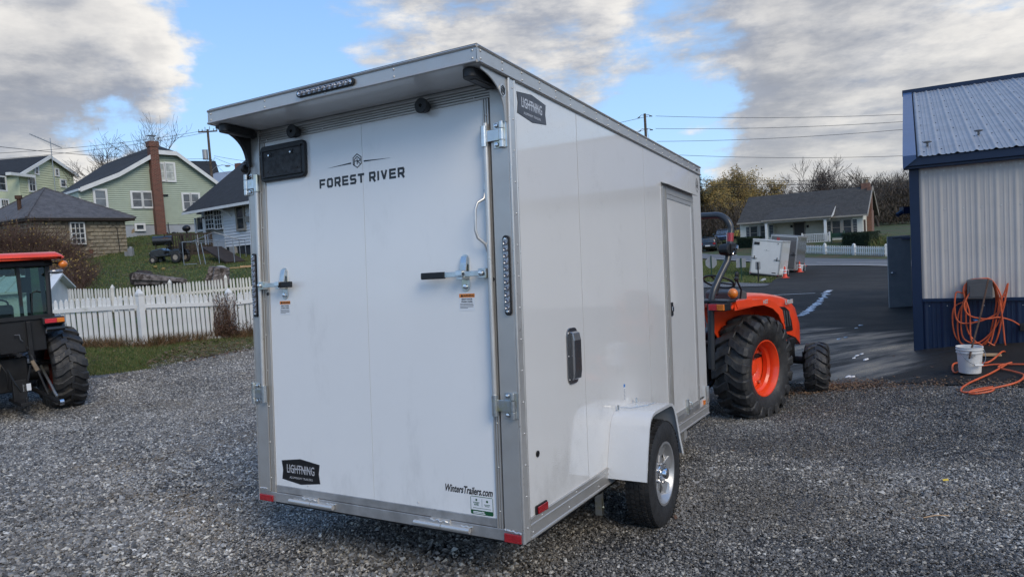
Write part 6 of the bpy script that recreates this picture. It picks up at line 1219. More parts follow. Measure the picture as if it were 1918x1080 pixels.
m = MB(); m.tube([(.28, -.50, 1.58), (.30, -.49, 1.85), (.36, -.48, 1.88), (.42, -.47, 1.86)], .010, 6); m.build('rear_wiper', K['black'], t2); m = MB(); m.box(-.18, .10, -.35, -.30, 2.16, 2.22); m.build('dome_lamp', K['greyplast'], t2, bevel=.01)
m = MB(); m.box(.36, .52, .5, .56, 1.85, 2.10); m.build('side_mirror', K['black'], t2, bevel=.02)
for s_ in (1, -1):
    FPt = [(-.58, 1.30), (-.56, 1.40), (-.52, 1.44), (-.35, 1.50), (.2, 1.46), (.50, 1.25), (.60, .95)]; n_ = len(FPt); inn_ = [(p[0] * .95, p[1] - .03) for p in FPt]; m = MB()
    vs = [(s_ * .42, *p) for p in FPt] + [(s_ * .66, *p) for p in FPt] + [(s_ * .66, *p) for p in inn_] + [(s_ * .42, *p) for p in inn_]
    m.add(vs, [(k * n_ + i, k * n_ + i + 1, ((k + 1) % 4) * n_ + i + 1, ((k + 1) % 4) * n_ + i) for k in range(4) for i in range(n_ - 1)] + [(0, n_, 2 * n_, 3 * n_), (n_ - 1, 2 * n_ - 1, 3 * n_ - 1, 4 * n_ - 1)]); m.prism([(-.58, 1.25), (-.5, 1.45), (.1, 1.45), (.3, 1.0), (-.2, 1.1)], s_ * .405, s_ * .42, 'x'); m.build('rear_fender', K['blackpaint'], t2, 50)
    m = MB(); m.box(*sorted((s_ * .36, s_ * .645)), -.665, -.56, 1.38, 1.485); tl = m.build('tail_lamp_housing', K['black'], t2, bevel=.012)
    m = MB(); m.box(*sorted((s_ * .385, s_ * .535)), -.685, -.667, 1.40, 1.465); m.build('tail_lens', K['tailred'], tl, bevel=.004); m = MB(); m.box(*sorted((s_ * .537, s_ * .635)), -.685, -.667, 1.40, 1.465); m.build('turn_lens', K['amberlens'], tl, bevel=.004)
    m = MB(); m.tube([(s_ * .5, -.5, 2.30), (s_ * .6, -.58, 2.28), (s_ * .68, -.62, 2.27)], .014, 6); br = m.build('lamp_arm', K['black'], t2); m = MB(); m.ball((s_ * .70, -.63, 2.255), .062, 8, (1, 1, .95)); m.build('amber_beacon', K['amberlens'], br, True)
    m = MB(); m.ball((s_ * .60, -.62, 2.155), .065, 8, (1.5, .8, .62)); wl_ = m.build('work_lamp', K['clearlens'], t2, True)
    # lower link, lift rod, stabiliser
    m = MB(); m.tube([(s_ * .20, -.10, .45), (s_ * .30, -.55, .36), (s_ * .41, -.98, .26)], .032, 8); ll = m.build('lower_link', K['steel'], t2); m = MB(); m.lathe([(-.025, .045), (-.025, .018), (.025, .018), (.025, .045)], 14, c=(s_ * .415, -1.0, .26), axis='x', close=True); m.build('link_ball', K['chrome'], ll, True)
    m = MB(); m.cyl((s_ * .18, -.50, 1.05), (s_ * .24, -.62, .75), .024, n=8); m.cyl((s_ * .24, -.62, .75), (s_ * .33, -.70, .36), .015, n=8); m.build('lift_rod', K['steel'], t2); m = MB(); m.cyl((s_ * .205, -.57, .87), (s_ * .245, -.63, .72), .030, n=8); m.build('rod_sleeve', K['wood'], t2, True)
    m = MB(); m.tube([(s_ * .18, -.28, 1.02), (s_ * .18, -.48, 1.08), (s_ * .19, -.54, 1.03)], .03, 8); m.build('lift_arm', K['steel'], t2); m = MB(); m.cyl((s_ * .36, -.30, .75), (s_ * .40, -.85, .33), .020, n=8); m.build('stabiliser', K['zinc'], t2)
m = MB(); m.box(-.06, .06, -.95, -.2, .28, .33); m.box(-.07, .10, -.60, -.52, .30, .62); m.cyl((.02, -.92, .20), (.02, -.92, .40), .022, n=8); m.build('drawbar', K['steel'], t2, bevel=.005)
m = MB(); m.tube([(0, -.32, .95), (.0, -.6, 1.0), (.0, -.85, 1.0)], .03, 8); m.build('top_link', K['steel'], t2); m = MB(); m.box(.05, .15, -.60, -.58, .45, .55); m.build('paper_tag', K['vinylpaper'], t2)
m = MB(); m.tube([(-.1, -.5, .8), (-.05, -.62, .6), (.02, -.6, .45), (.12, -.55, .55), (.2, -.45, .8)], .014, 6); m.tube([(-.2, -.5, .95), (-.12, -.58, .75), (-.1, -.5, .5)], .012, 6); m.build('hydraulic_hose', K['black'], t2, True)
secs = []
for y_, hw, z0, z1 in ((1.0, .28, .8, 1.45), (1.8, .27, .75, 1.35), (2.25, .24, .65, 1.2), (2.4, .18, .65, 1.0)): secs.append([(-hw, y_, z0), (-hw, y_, z1 - .1), (-hw * .7, y_, z1), (hw * .7, y_, z1), (hw, y_, z1 - .1), (hw, y_, z0)])
m = MB(); loft(m, secs); m.build('hood', K['orange'], t2, 40)
# ------------------------------------------------------------ picket fences
def picket_proto(w_, h, th, mt, gothic=True):
    m = MB(); P = [(-w_ / 2, 0), (w_ / 2, 0), (w_ / 2, h - w_ * .9)]
    if gothic: P += [(w_ * .30, h - w_ * .72), (w_ * .42, h - w_ * .5), (0, h), (-w_ * .42, h - w_ * .5), (-w_ * .30, h - w_ * .72)]
    P += [(-w_ / 2, h - w_ * .9)]; m.prism(P, -th / 2, th / 2, 'y'); return m
def fence(name, label, pts, hgt, sp, pw, pt, mt, posth, zf, group=None, railz=(.25, .82), gothic=True, cap=True, post_sp=2.42, tw=.11, front_rail=False):
    root = thing(name, label, 'fence', (pts[0][0], pts[0][1], zf(*pts[0])), 0, group); O_ = Vector(root.location)
    proto = picket_proto(pw, hgt, pt, mt, gothic).build('picket', K[mt], root); first = True; r = random.Random(len(pts) + int(pts[0][0]))
    for i in range(len(pts) - 1):
        a, b2 = Vector(pts[i]), Vector(pts[i + 1]); L_ = (b2 - a).length; u = (b2 - a) / L_; n_ = Vector((-u.y, u.x)); rz = math.atan2(u.y, u.x); ns = max(1, round(L_ / post_sp)); seg = L_ / ns
        for k in range(ns + (1 if i == len(pts) - 2 else 0)):
            p = a + u * seg * k; z = zf(p.x, p.y); m = MB(); m.box(-tw / 2, tw / 2, -tw / 2, tw / 2, -.2, posth); M = Matrix.Translation(Vector((p.x, p.y, z)) - O_) @ Matrix.Rotation(rz, 4, 'Z'); ps = m.build('post', K[mt], root, M=M, bevel=.004)
            if cap:
                m = MB(); c_ = tw / 2 + .012; m.box(-c_, c_, -c_, c_, posth, posth + .02); m.box(-c_ * .7, c_ * .7, -c_ * .7, c_ * .7, posth + .02, posth + .035); m.add([(-c_ * .85, -c_ * .85, posth + .035), (c_ * .85, -c_ * .85, posth + .035), (c_ * .85, c_ * .85, posth + .035), (-c_ * .85, c_ * .85, posth + .035), (-c_ * .6, -c_ * .6, posth + .085), (c_ * .6, -c_ * .6, posth + .085), (c_ * .6, c_ * .6, posth + .085), (-c_ * .6, c_ * .6, posth + .085), (0, 0, posth + .15)], [(0, 1, 5, 4), (1, 2, 6, 5), (2, 3, 7, 6), (3, 0, 4, 7), (4, 5, 8), (5, 6, 8), (6, 7, 8), (7, 4, 8), (3, 2, 1, 0)]); m.build('post_cap', K[mt], ps)
            if k == ns: continue
            q = a + u * seg * (k + 1); zq = zf(q.x, q.y); sl = (zq - z) / seg
            for rz_f in railz:
                m = MB(); zr = hgt * rz_f; x0_, x1_ = tw / 2, seg - tw / 2; y0_ = -.055 if front_rail else .0; hh = .045; m.add([(x0_, y0_, zr + sl * x0_ - hh), (x1_, y0_, zr + sl * x1_ - hh), (x1_, y0_ + .035, zr + sl * x1_ - hh), (x0_, y0_ + .035, zr + sl * x0_ - hh), (x0_, y0_, zr + sl * x0_ + hh), (x1_, y0_, zr + sl * x1_ + hh), (x1_, y0_ + .035, zr + sl * x1_ + hh), (x0_, y0_ + .035, zr + sl * x0_ + hh)], [(0, 3, 2, 1), (4, 5, 6, 7), (0, 1, 5, 4), (1, 2, 6, 5), (2, 3, 7, 6), (3, 0, 4, 7)]); m.build('rail', K[mt], root, M=M)
            n2 = int((seg - tw - .02) / sp); off = (seg - tw - (n2 - 1) * sp) / 2
            for j in range(n2):
                s_ = tw / 2 + off + j * sp; pp = a + u * (seg * k + s_) + n_ * (-.008 if front_rail else -.012); c = proto if first else proto.copy()
                if not first: C.objects.link(c)
                first = False; c.location = Vector((pp.x, pp.y, z + sl * s_ + .03)) - O_; c.rotation_euler = (r.gauss(0, .006), r.gauss(0, .009), rz); c.scale = (1, 1, r.uniform(.985, 1.01))
    return root
P1 = at(270, 648, 15.2); P2 = at(435, 634, 17.3); P0_ = at(60, 660, 15.4); P3 = at(575, 610, 19.6)
def pz(knots):
    K_ = [(k.x, k.z) for k in knots]
    def f(x, y):
        for i in range(len(K_) - 1):
            if x <= K_[i + 1][0] or i == len(K_) - 2: (xa, za), (xb, zb2) = K_[i], K_[i + 1]; return za + (zb2 - za) * (x - xa) / (xb - xa)
    return f
fence('picket_fence', 'tall white picket fence with pointed slats and capped posts beside the grass strip', [(P0_.x, P0_.y), (P1.x, P1.y), (P2.x, P2.y), (P3.x, P3.y)], 1.12, .126, .085, .022, 'fence', 1.14, pz([P0_, P1, P2, P3]), railz=(.06, .80), tw=.125, front_rail=True)
B0 = at(-40, 548 + 45, 24); B1 = at(216, 541 + 52, 23.5); B2 = at(427, 523 + 50, 24.2); B3 = at(620, 510 + 48, 25.5)
fence('picket_fence', 'lower cream white picket fence of thin slats rising behind the tall front fence', [(B0.x, B0.y), (B1.x, B1.y), (B2.x, B2.y), (B3.x, B3.y)], .95, .104, .062, .02, 'fence2', .97, pz([B0, B1, B2, B3]), railz=(.12, .62), tw=.10, post_sp=2.0)
R0 = at(1470, 474, 66); R1 = at(1496, 474.8, 64); R2 = at(1660, 480, 55.2); R3 = at(1668, 474, 58.5)
fence('picket_fence', 'bright white picket fence along the far side of the road before the hedge', [(R0.x, R0.y), (R1.x, R1.y), (R2.x, R2.y), (R3.x, R3.y)], .86, .20, .10, .03, 'fence', .88, pz([R0, R1, R2, R3]), railz=(.25, .72), gothic=False, tw=.20, post_sp=3.1)
# ------------------------------------------------------------ trees
def branchtree(name, label, cat, loc, height, spread, seed, mt='bark', lean=0, trunk=.22, levels=5, kids=(4, 4, 4, 4, 3), up=.35, low=.25, leaf=None, leafn=0, leafs=.1, group=None, tr_r=.010, curve=.18, first_fork=.3):
    r = random.Random(seed); t_ = thing(name, label, cat, loc, 0, group); big = MB(); tw = MB(); tips = []
    def grow(p, d, L_, rad, lev):
        segs = 4 if lev < 3 else 3; pts = [p]; dd = d.copy(); q = p.copy()
        for k in range(segs):
            dd = (dd + Vector((r.gauss(0, curve), r.gauss(0, curve), r.gauss(0, curve * .6) + up * .12))).normalized(); q = q + dd * L_ / segs; pts.append(q)
        rs = [max(tr_r, rad * (1 - .55 * k / segs)) for k in range(segs + 1)]
        (big if lev < 2 else tw).tube(pts, rs, 6 if lev < 2 else 3, cap=False)
        if lev >= levels - 1: tips.append((q, dd)); return
        n_ = kids[lev]
        for k in range(n_):
            f = (first_fork if lev == 0 else .25) + (1 - (first_fork if lev == 0 else .25)) * (k + r.random() * .6) / n_; i = min(int(f * segs), segs - 1); base = pts[i].lerp(pts[i + 1], f * segs - i)
            ang = r.uniform(.45, 1.0) * (1.0 if lev else .9); az = r.uniform(0, 2 * PI); ax = dd.orthogonal().normalized(); nd = (Matrix.Rotation(az, 3, dd) @ (Matrix.Rotation(ang, 3, ax) @ dd)).normalized(); nd.z = nd.z * .8 + up * .35; nd.x *= spread; nd.y *= spread; nd.normalize()
            grow(base, nd, L_ * r.uniform(.55, .82), rad * .55, lev + 1)
        if lev: grow(q, dd, L_ * .6, rad * .45, lev + 1)
    grow(Vector((0, 0, -.3)), Vector((lean, 0, 1)).normalized(), height * .55, trunk, 0)
    big.build('trunk', K[mt], t_, True); o = tw.build('twigs', K[mt], t_, fix=False)
    if leaf:
        m = MB()
        for k in range(leafn):
            p, d = r.choice(tips); c = p + Vector((r.gauss(0, .35), r.gauss(0, .35), r.gauss(0, .35))) * leafs * 6; a = Vector((r.gauss(0, 1), r.gauss(0, 1), r.gauss(0, 1))).normalized(); b2 = a.orthogonal().normalized(); s_ = leafs * r.uniform(.6, 1.3)
            m.add([c - a * s_, c + b2 * s_ * .6, c + a * s_, c - b2 * s_ * .6], [(0, 1, 2, 3)])
        m.build('leaves', leaf, t_, fix=False)
    return t_
def leafmat(name, cols):
    m = bpy.data.materials.new(name); m.use_nodes = True; t = m.node_tree; t.nodes.clear(); b = NB(t); p = b.n('ShaderNodeBsdfPrincipled'); t.links.new(p.outputs[0], b.n('ShaderNodeOutputMaterial').inputs[0])
    rr = b.n('ShaderNodeNewGeometry').outputs['Random Per Island']; n_ = len(cols); t.links.new(b.ramp(rr, [(i / (n_ - 1), c) for i, c in enumerate(cols)]), p.inputs[0]); p.inputs['Roughness'].default_value = .8; return m
K['goldleaf'] = leafmat('golden_autumn_leaves', [(.13, .09, .025), (.25, .165, .04), (.31, .20, .05), (.18, .145, .045), (.10, .08, .035)])
K['pineleaf'] = leafmat('dark_pine_needles', [(.006, .014, .006), (.015, .032, .012), (.022, .042, .016)])
K['brownleaf'] = leafmat('brown_red_leaves', [(.06, .03, .018), (.10, .05, .03), (.045, .025, .016)])
K['brownwood'] = leafmat('brown_wood_brush', [(.040, .030, .022), (.065, .048, .034), (.085, .065, .048), (.05, .042, .025)])
def gp(px, Y): return onground(px, Y)
a = gp(305, 64); a.z = gz(a.x, a.y); branchtree('bare_tree', 'tall leafless tree spreading above the clipped gable of the green house', 'tree', a, 9.3, 1.1, 11, trunk=.15, up=.75, tr_r=.011, kids=(5, 4, 3, 3, 3))
a = gp(205, 66); branchtree('bare_tree', 'lower leafless tree between the cream house and green house roofs', 'tree', a, 7.3, 1.0, 23, trunk=.15, up=.5, tr_r=.011, kids=(6, 4, 3, 4, 3))
for i, (px, Y, h, sd, lb) in enumerate([(1352, 96, 9.5, 5, 'leftmost golden autumn tree beside the dark pine'), (1383, 100, 9.8, 6, 'golden autumn tree in the middle left of the ranch roof'), (1424, 104, 10, 7, 'olive gold autumn tree rising behind the left end of the ranch roof')]):
    a = gp(px, Y); branchtree('autumn_tree', lb, 'tree', a, h * .76, 1.1, sd, trunk=.2, up=.5, tr_r=.018, leaf=K['goldleaf'], leafn=9000, leafs=.13, kids=(6, 4, 4, 3, 2), group='golden autumn trees behind the ranch house')
for i, (px, Y, h, sd, lb) in enumerate([(1470, 112, 10.5, 31, 'leftmost bare tree behind the ranch roof'), (1505, 108, 12, 32, 'bare tree with a few reddish leaves behind the middle of the ranch roof'), (1548, 110, 14.0, 33, 'tallest bare tree rising behind the ranch roof'), (1583, 114, 12.5, 34, 'bare tree just left of the ranch chimney'), (1646, 100, 12.5, 35, 'pale bare tree just right of the ranch chimney'), (1692, 120, 11, 36, 'bare tree against the hill next to the navy building')]):
    a = gp(px, Y); branchtree('bare_tree', lb, 'tree', a, h * .68, 1.1, sd, mt='barkgrey', trunk=.18, up=.6, tr_r=.022, kids=(6, 4, 4, 4, 2), leaf=K['brownleaf'] if sd in (31, 32) else None, leafn=500, leafs=.10, group='bare trees behind the ranch house')
for px, Y, h, lb in ((1313, 92, 8.6, 'dark green pine beside the trailer edge and golden trees'),):
    a = gp(px, Y); t_ = thing('pine_tree', lb, 'tree', a); m = MB(); m.cyl((0, 0, -.3), (0, 0, h), .18, .02, 8); m.build('trunk', K['bark'], t_); m = MB(); r = random.Random(3)
    for k in range(9000):
        z = .5 + (h + .3) * (r.random() ** 1.1); R_ = (1 - z / (h + .9)) * 3.2 * (.72 + .28 * math.sin(z * 7)) ; az = r.uniform(0, 2 * PI); q = R_ * math.sqrt(r.random()); c = Vector((math.cos(az) * q, math.sin(az) * q, z - q * .18)); d = Vector((math.cos(az), math.sin(az), r.uniform(-.4, .2))).normalized(); s_ = d.cross(Vector((0, 0, 1))).normalized(); l = r.uniform(.18, .4)
        m.add([c - d * l * .3 - s_ * .05, c - d * l * .3 + s_ * .05, c + d * l], [(0, 1, 2)])
    m.build('needles', K['pineleaf'], t_, fix=False)
def brush(name, label, pts, h, n, seed, spread=1.5, mt='brownwood', size=.5):
    """a far-off wood that reads as one mass: crowds of thin crowns made of twigs"""
    r = random.Random(seed); m = MB()
    for (px, Y, hh) in pts:
        a = gp(px, Y)
        for k in range(n):
            x = a.x + r.gauss(0, spread); y = a.y + r.gauss(0, spread); top = hh * r.uniform(.35, 1.0); z = gz(a.x, a.y) + top * r.random() ** .6; l = size * r.uniform(.5, 1.4); d = Vector((r.gauss(0, .6), r.gauss(0, .6), 1)).normalized(); s_ = Vector((r.gauss(0, 1), r.gauss(0, 1), 0)).normalized() * .06 * size
            m.add([(x, y, z) - s_ if False else tuple(Vector((x, y, z)) - s_), tuple(Vector((x, y, z)) + s_), tuple(Vector((x, y, z)) + d * l)], [(0, 1, 2)])
    o = m.build(name, K[mt], None, fix=False); return tag(o, label, kind='stuff')
brush('distant_wood', 'brown leafless woodland on the hill right of the ranch house', [(1632 + k * 11, 130 + (k % 3) * 12, 7.2 + .40 * k + (k % 2) * .8) for k in range(9)] + [(1640 + k * 14, 112, 7) for k in range(6)], 8, 2600, 4, 3.2, size=.9)
brush('undergrowth', 'brown undergrowth behind the parked cars and under the golden trees', [(1318 + k * 9, 90 + (k % 3) * 6, 4.8) for k in range(9)] + [(1440 + k * 12, 104, 4.5) for k in range(16)], 5, 1100, 8, 2.2, size=.8)
# further wood all round the horizon so that the skyline goes on outside the picture
def skyline():
    r = random.Random(12); m = MB()
    for k in range(150):
        az = 2 * PI * k / 150 + r.uniform(-.02, .02); D_ = r.uniform(190, 260); x, y = math.sin(az) * D_, math.cos(az) * D_ + 20
        q = proj((x, y, 3)) if y > 5 else (-999, 0)
        if -200 < q[0] < 2100 and y > 0: continue
        h = r.uniform(8, 15); z = gz(x, y)
        for j in range(300):
            c = Vector((x + r.gauss(0, 6), y + r.gauss(0, 6), z + h * r.random() ** 1.3)); d = Vector((r.gauss(0, .5), r.gauss(0, .5), 1)).normalized() * r.uniform(.8, 2.2); s_ = Vector((r.gauss(0, 1), r.gauss(0, 1), 0)).normalized() * .28; m.add([tuple(c - s_), tuple(c + s_), tuple(c + d)], [(0, 1, 2)])
    tag(m.build('woodland', K['brownwood'], None, fix=False), 'distant leafless woodland along the horizon', kind='stuff')
skyline()
# bramble in front of the garage and down the bank
K['stem'] = leafmat('reddish_bramble_stems', [(.055, .026, .02), (.09, .045, .032), (.12, .075, .05), (.045, .03, .02)])
K['dry'] = leafmat('dry_grass_and_weeds', [(.16, .085, .035), (.22, .13, .06), (.10, .06, .03), (.07, .08, .03)])
K['blade'] = leafmat('grass_blades', [(.035, .075, .014), (.065, .11, .022), (.11, .14, .035), (.24, .19, .085)])
def bramble(name, label, cat, pts, n, h, seed, mt='stem', rad=.010, sx=1.2, bend=.5):
    r = random.Random(seed); o_ = gp(*pts[0][:2]); t_ = thing(name, label, cat, o_); m = MB(); lv = MB()
    for k in range(n):
        px, Y, sc_ = pts[r.randrange(len(pts))]; a = gp(px + r.gauss(0, 8), Y + r.gauss(0, .6)) - o_; d = Vector((r.gauss(0, .35), r.gauss(0, .35), 1)).normalized(); L_ = h * sc_ * r.uniform(.45, 1.1); pts_ = [a]; q = a.copy()
        for j in range(4): d = (d + Vector((r.gauss(0, bend * .5), r.gauss(0, bend * .5), -.12 * j * bend))).normalized(); q = q + d * L_ / 4; pts_.append(q)
        m.tube(pts_, [rad, rad * .8, rad * .7, rad * .5, rad * .4], 3, cap=False)
        for j in range(3):
            b2 = pts_[1 + j % 4].lerp(pts_[min(2 + j, 4)], r.random()); dd = (d + Vector((r.gauss(0, .8), r.gauss(0, .8), r.gauss(0, .5)))).normalized(); m.tube([b2, b2 + dd * L_ * r.uniform(.12, .3)], [rad * .5, rad * .3], 3, cap=False)
        if r.random() < .35:
            c = pts_[-1] + Vector((r.gauss(0, .1), r.gauss(0, .1), r.gauss(0, .1))); a2 = Vector((r.gauss(0, 1), r.gauss(0, 1), r.gauss(0, 1))).normalized() * .04; b3 = a2.orthogonal().normalized() * .03; lv.add([c - a2, c + b3, c + a2, c - b3], [(0, 1, 2, 3)])
    m.build('stems', K[mt], t_, fix=False); lv.build('leaves', K['goldleaf'] if mt == 'stem' else K['brownleaf'], t_, fix=False); return t_
bramble('bramble_thicket', 'tangled reddish brown bramble thicket in front of the block garage', 'bush', [(k * 13 - 20, 32.5 + (k % 2) * .6, 1.0 if k < 9 else .62) for k in range(13)], 2600, 2.5, 3, rad=.011)
bramble('bank_scrub', 'dark brown scrub on the bank below the garage behind the tractor', 'bush', [(95 + 9 * k, 27.5 + (k % 3), .8) for k in range(9)], 800, 1.3, 5, rad=.010)
bramble('dry_vine', 'dry dark vine climbing the picket fence near a capped post', 'vine', [(405, 17.0, .2)], 10, .4, 6, rad=.006)
v_ = MB(); lv = MB(); r = random.Random(8); t_ = thing('fence_vine', 'dead brown vine hanging over the tall picket fence right of its second post', 'vine', (P2.x, P2.y, P2.z))
for k in range(190):
    px = r.choice([r.gauss(420, 9), r.gauss(436, 7), r.gauss(428, 12), r.uniform(395, 480)]); Y = 17.05 + (px - 420) * .0135; a = at(px, 628, Y) - Vector((P2.x, P2.y, P2.z)); hh = r.uniform(.2, 1.12) if px < 446 else r.uniform(.1, .5); q = a.copy(); pts_ = [q.copy()]
    for j in range(6): q = q + Vector((r.gauss(0, .05), r.gauss(-.004, .012), hh / 6)); pts_.append(q.copy())
    off_ = Vector((.0, -.07, 0)); v_.tube([p + off_ for p in pts_], .005, 3, cap=False)
    for j in range(3):
        c = r.choice(pts_) + off_ + Vector((r.gauss(0, .05), r.gauss(-.02, .02), r.gauss(0, .05))); a2 = Vector((r.gauss(0, 1), r.gauss(0, 1), r.gauss(0, 1))).normalized() * .022; b3 = a2.orthogonal().normalized() * .018; lv.add([c - a2, c + b3, c + a2, c - b3], [(0, 1, 2, 3)])
v_.build('stems', K['stem'], t_, fix=False); lv.build('leaves', K['brownleaf'], t_, fix=False)
# ------------------------------------------------------------ grass and litter
def blades(name, label, n, area, hgt, wd, mt, seed, lean=.5, off=.02):
    r = np.random.default_rng(seed); V = []; cnt = 0; xs = []; ys = []
    while cnt < n:
        x, y = area(r, n); xs.append(x); ys.append(y); cnt += len(x)
    x = np.concatenate(xs)[:n]; y = np.concatenate(ys)[:n]; z = gzn(x, y) + off; h = hgt * r.uniform(.5, 1.3, n); a = r.uniform(0, 2 * PI, n); l = r.normal(0, lean, (n, 2)); w2 = wd * r.uniform(.6, 1.3, n)
    p0 = np.stack([x - np.cos(a) * w2, y - np.sin(a) * w2, z - .01], 1); p1 = np.stack([x + np.cos(a) * w2, y + np.sin(a) * w2, z - .01], 1); p2 = np.stack([x + l[:, 0] * h, y + l[:, 1] * h, z + h], 1)
    V = np.stack([p0, p1, p2], 1).reshape(-1, 3); me = bpy.data.meshes.new(name); me.vertices.add(3 * n); me.vertices.foreach_set('co', V.ravel().astype(np.float32)); me.loops.add(3 * n); me.loops.foreach_set('vertex_index', np.arange(3 * n, dtype=np.int32)); me.polygons.add(n); me.polygons.foreach_set('loop_start', np.arange(0, 3 * n, 3, dtype=np.int32)); me.update(); me.validate()
    me.materials.append(K[mt]); o = bpy.data.objects.new(name, me); C.objects.link(o); return tag(o, label, kind='stuff')
def poly_area(poly):
    xs = [p[0] for p in poly]; ys = [p[1] for p in poly]
    def f(r, n): x = r.uniform(min(xs), max(xs), n); y = r.uniform(min(ys), max(ys), n); k = inside_np(x, y, poly); return x[k], y[k]
    return f
strip_poly = [(-14, 13.1), (-9.5, 12.85), (-7.9, 12.65), (-7.1, 13.2), (-6.7, 14.4), (-6.0, 16.3), (-4, 18.4), (-5, 21), (-7.2, 17.2), (-8.3, 15.6), (-14, 15.8)]
blades('grass_strip', 'short green grass between gravel and picket fence', 90000, poly_area(strip_poly), .045, .005, 'blade', 1, .6)
blades('bank_grass', 'patchy grass on the bank behind the fences', 110000, poly_area([(-30, 24.5), (-4, 24.5), (-4, 36), (-12, 42), (-24, 44), (-34, 36)]), .07, .012, 'blade', 2, .7)
blades('island_grass', 'green grass beyond the asphalt by the road', 50000, poly_area([(7, 31), (13, 34.5), (16.5, 42.5), (19, 50), (22, 54), (18, 63), (9, 60)]), .08, .018, 'blade', 3, .7)
def near_line(p, q, s0):
    def f(r, n): t_ = r.random(n); return p[0] + (q[0] - p[0]) * t_ + r.normal(0, s0, n), p[1] + (q[1] - p[1]) * t_ + r.normal(0, s0, n) - s0 * .6
    return f
for k, (p, q, n_, h_) in enumerate([((P0_.x, P0_.y), (-8.6, 15.2), 2200, .22), ((P1.x, P1.y), (P2.x - .3, P2.y), 4200, .22), ((P2.x, P2.y), (P3.x, P3.y), 4200, .20)]): blades('dry_weeds', ('dry tawny weeds at the foot of the left fence section', 'dry rust brown weeds at the foot of the middle fence section', 'dry weeds at the foot of the fence beside the trailer')[k], n_, near_line(p, q, .14), h_, .007, 'dry', 10 + k, .7)
K['leaflitter'] = leafmat('fallen_brown_leaves', [(.09, .045, .026), (.16, .09, .045), (.24, .155, .09), (.07, .038, .028), (.15, .115, .08)])
def litter(name, label, n, area, s0, seed, z0=.03):
    r = np.random.default_rng(seed); xs = []; ys = []; c = 0
    while c < n: x, y = area(r, n); xs.append(x); ys.append(y); c += len(x)
    x = np.concatenate(xs)[:n]; y = np.concatenate(ys)[:n]; z = gzn(x, y) + z0; m = MB()
    for i in range(n):
        a = r.uniform(0, 2 * PI); s_ = s0 * r.uniform(.5, 1.4); u = Vector((math.cos(a), math.sin(a), r.normal(0, .25))) * s_; v = Vector((-math.sin(a), math.cos(a), r.normal(0, .25))) * s_ * .6; c_ = Vector((x[i], y[i], z[i] + r.uniform(0, .012))); up_ = Vector((0, 0, s_ * .35))
        m.add([c_ - u, c_ - u * .2 - v + up_ * .6, c_ + u * .6 - v * .7, c_ + u + up_, c_ + u * .5 + v * .8, c_ - u * .3 + v + up_ * .5], [(0, 1, 5), (1, 2, 4, 5), (2, 3, 4)])
    return tag(m.build(name, K['leaflitter'], None, fix=False), label, kind='stuff')
litter('leaf_litter', 'brown leaves drifted along the gravel edge by the tractor front wheel', 2600, lambda r, n: ((lambda t_: (3.1 + 1.6 * t_ + r.normal(0, .12, n), 10.05 - 1.1 * t_ + r.normal(0, .16, n)))(r.random(n))), .017, 1)
litter('leaf_litter', 'thin scatter of tan leaves along the asphalt edge at right', 1100, lambda r, n: ((lambda t_: (4.5 + 2.2 * t_ + r.normal(0, .1, n), 8.95 - 2.3 * t_ + r.normal(0, .14, n)))(r.random(n))), .014, 2)
litter('leaf_litter', 'fallen leaves and bark over the dirt verge beside the fence', 1800, poly_area([(-7.4, 13.4), (-6.6, 14.2), (-5.9, 16.3), (-3.5, 19.5), (-6.8, 18.2), (-7.6, 15.4)]), .035, 3)
litter('leaf_litter', 'sparse brown leaves on the open gravel', 60, lambda r, n: (r.uniform(-6, 6, n), r.uniform(3.6, 11, n)), .018, 4)
litter('leaf_litter', 'fallen leaves sprinkled over the short grass strip', 500, poly_area(strip_poly), .028, 6)
litter('leaf_litter', 'pale leaves dotted over the bank grass', 500, poly_area([(-26, 26), (-6, 26), (-8, 34), (-24, 36)]), .05, 5)
# ------------------------------------------------------------ utility poles and wires
def wires(name, label, pairs, sag, rad=.016):
    t_ = thing(name, label, 'cable', pairs[0][0])
    for a, b2 in pairs:
        pts = [a.lerp(b2, k / 20) - Vector((0, 0, sag * 4 * (k / 20) * (1 - k / 20))) - pairs[0][0] for k in range(21)]; MB().tube(pts, rad, 4, cap=False).build('wire', K['wire'], t_)
pb = gp(405, 70); pt_ = at(395.5, 242, 70)
up_ = thing('utility_pole', 'brown utility pole with crossarm, transformer and street lamp behind the green house', 'utility pole', (pb.x, pb.y, pb.z)); hP = pt_.z - pb.z
m = MB(); m.cyl((0, 0, -.5), (0, 0, hP), .17, .11, 10); m.build('pole', K['pole'], up_)
m = MB(); m.box(-.95, .95, -.06, .06, hP - .28, hP - .16); ca = m.build('crossarm', K['pole'], up_); m = MB()
for x in (-.9, -.55, .6, .9): m.cyl((x, 0, hP - .16), (x, 0, hP + .06), .05, .03, 6)
m.cyl((-.25, 0, hP - .05), (-.25, 0, hP + .25), .03, n=6); m.cyl((.2, 0, hP - .05), (.2, 0, hP + .28), .03, n=6)
for o in [m.build('insulator', K['greyplast'], ca)]: o['kind'] = 'stuff'
m = MB(); m.cyl((-.42, -.1, hP - 3.0), (-.42, -.1, hP - 2.1), .26, n=14); m.cyl((-.42, -.1, hP - 2.1), (-.42, -.1, hP - 2.04), .28, n=14); m.build('transformer', K['sign'], up_, True)
m = MB(); m.tube([(.1, 0, hP - 4.1), (.6, -.1, hP - 3.75), (1.2, -.1, hP - 3.65), (1.6, -.1, hP - 3.72)], .03, 6); la = m.build('lamp_arm', K['sign'], up_); m = MB(); m.ball((1.75, -.1, hP - 3.78), .2, 6, (1.5, .7, .5)); m.build('lamp_head', K['sign'], la, True)
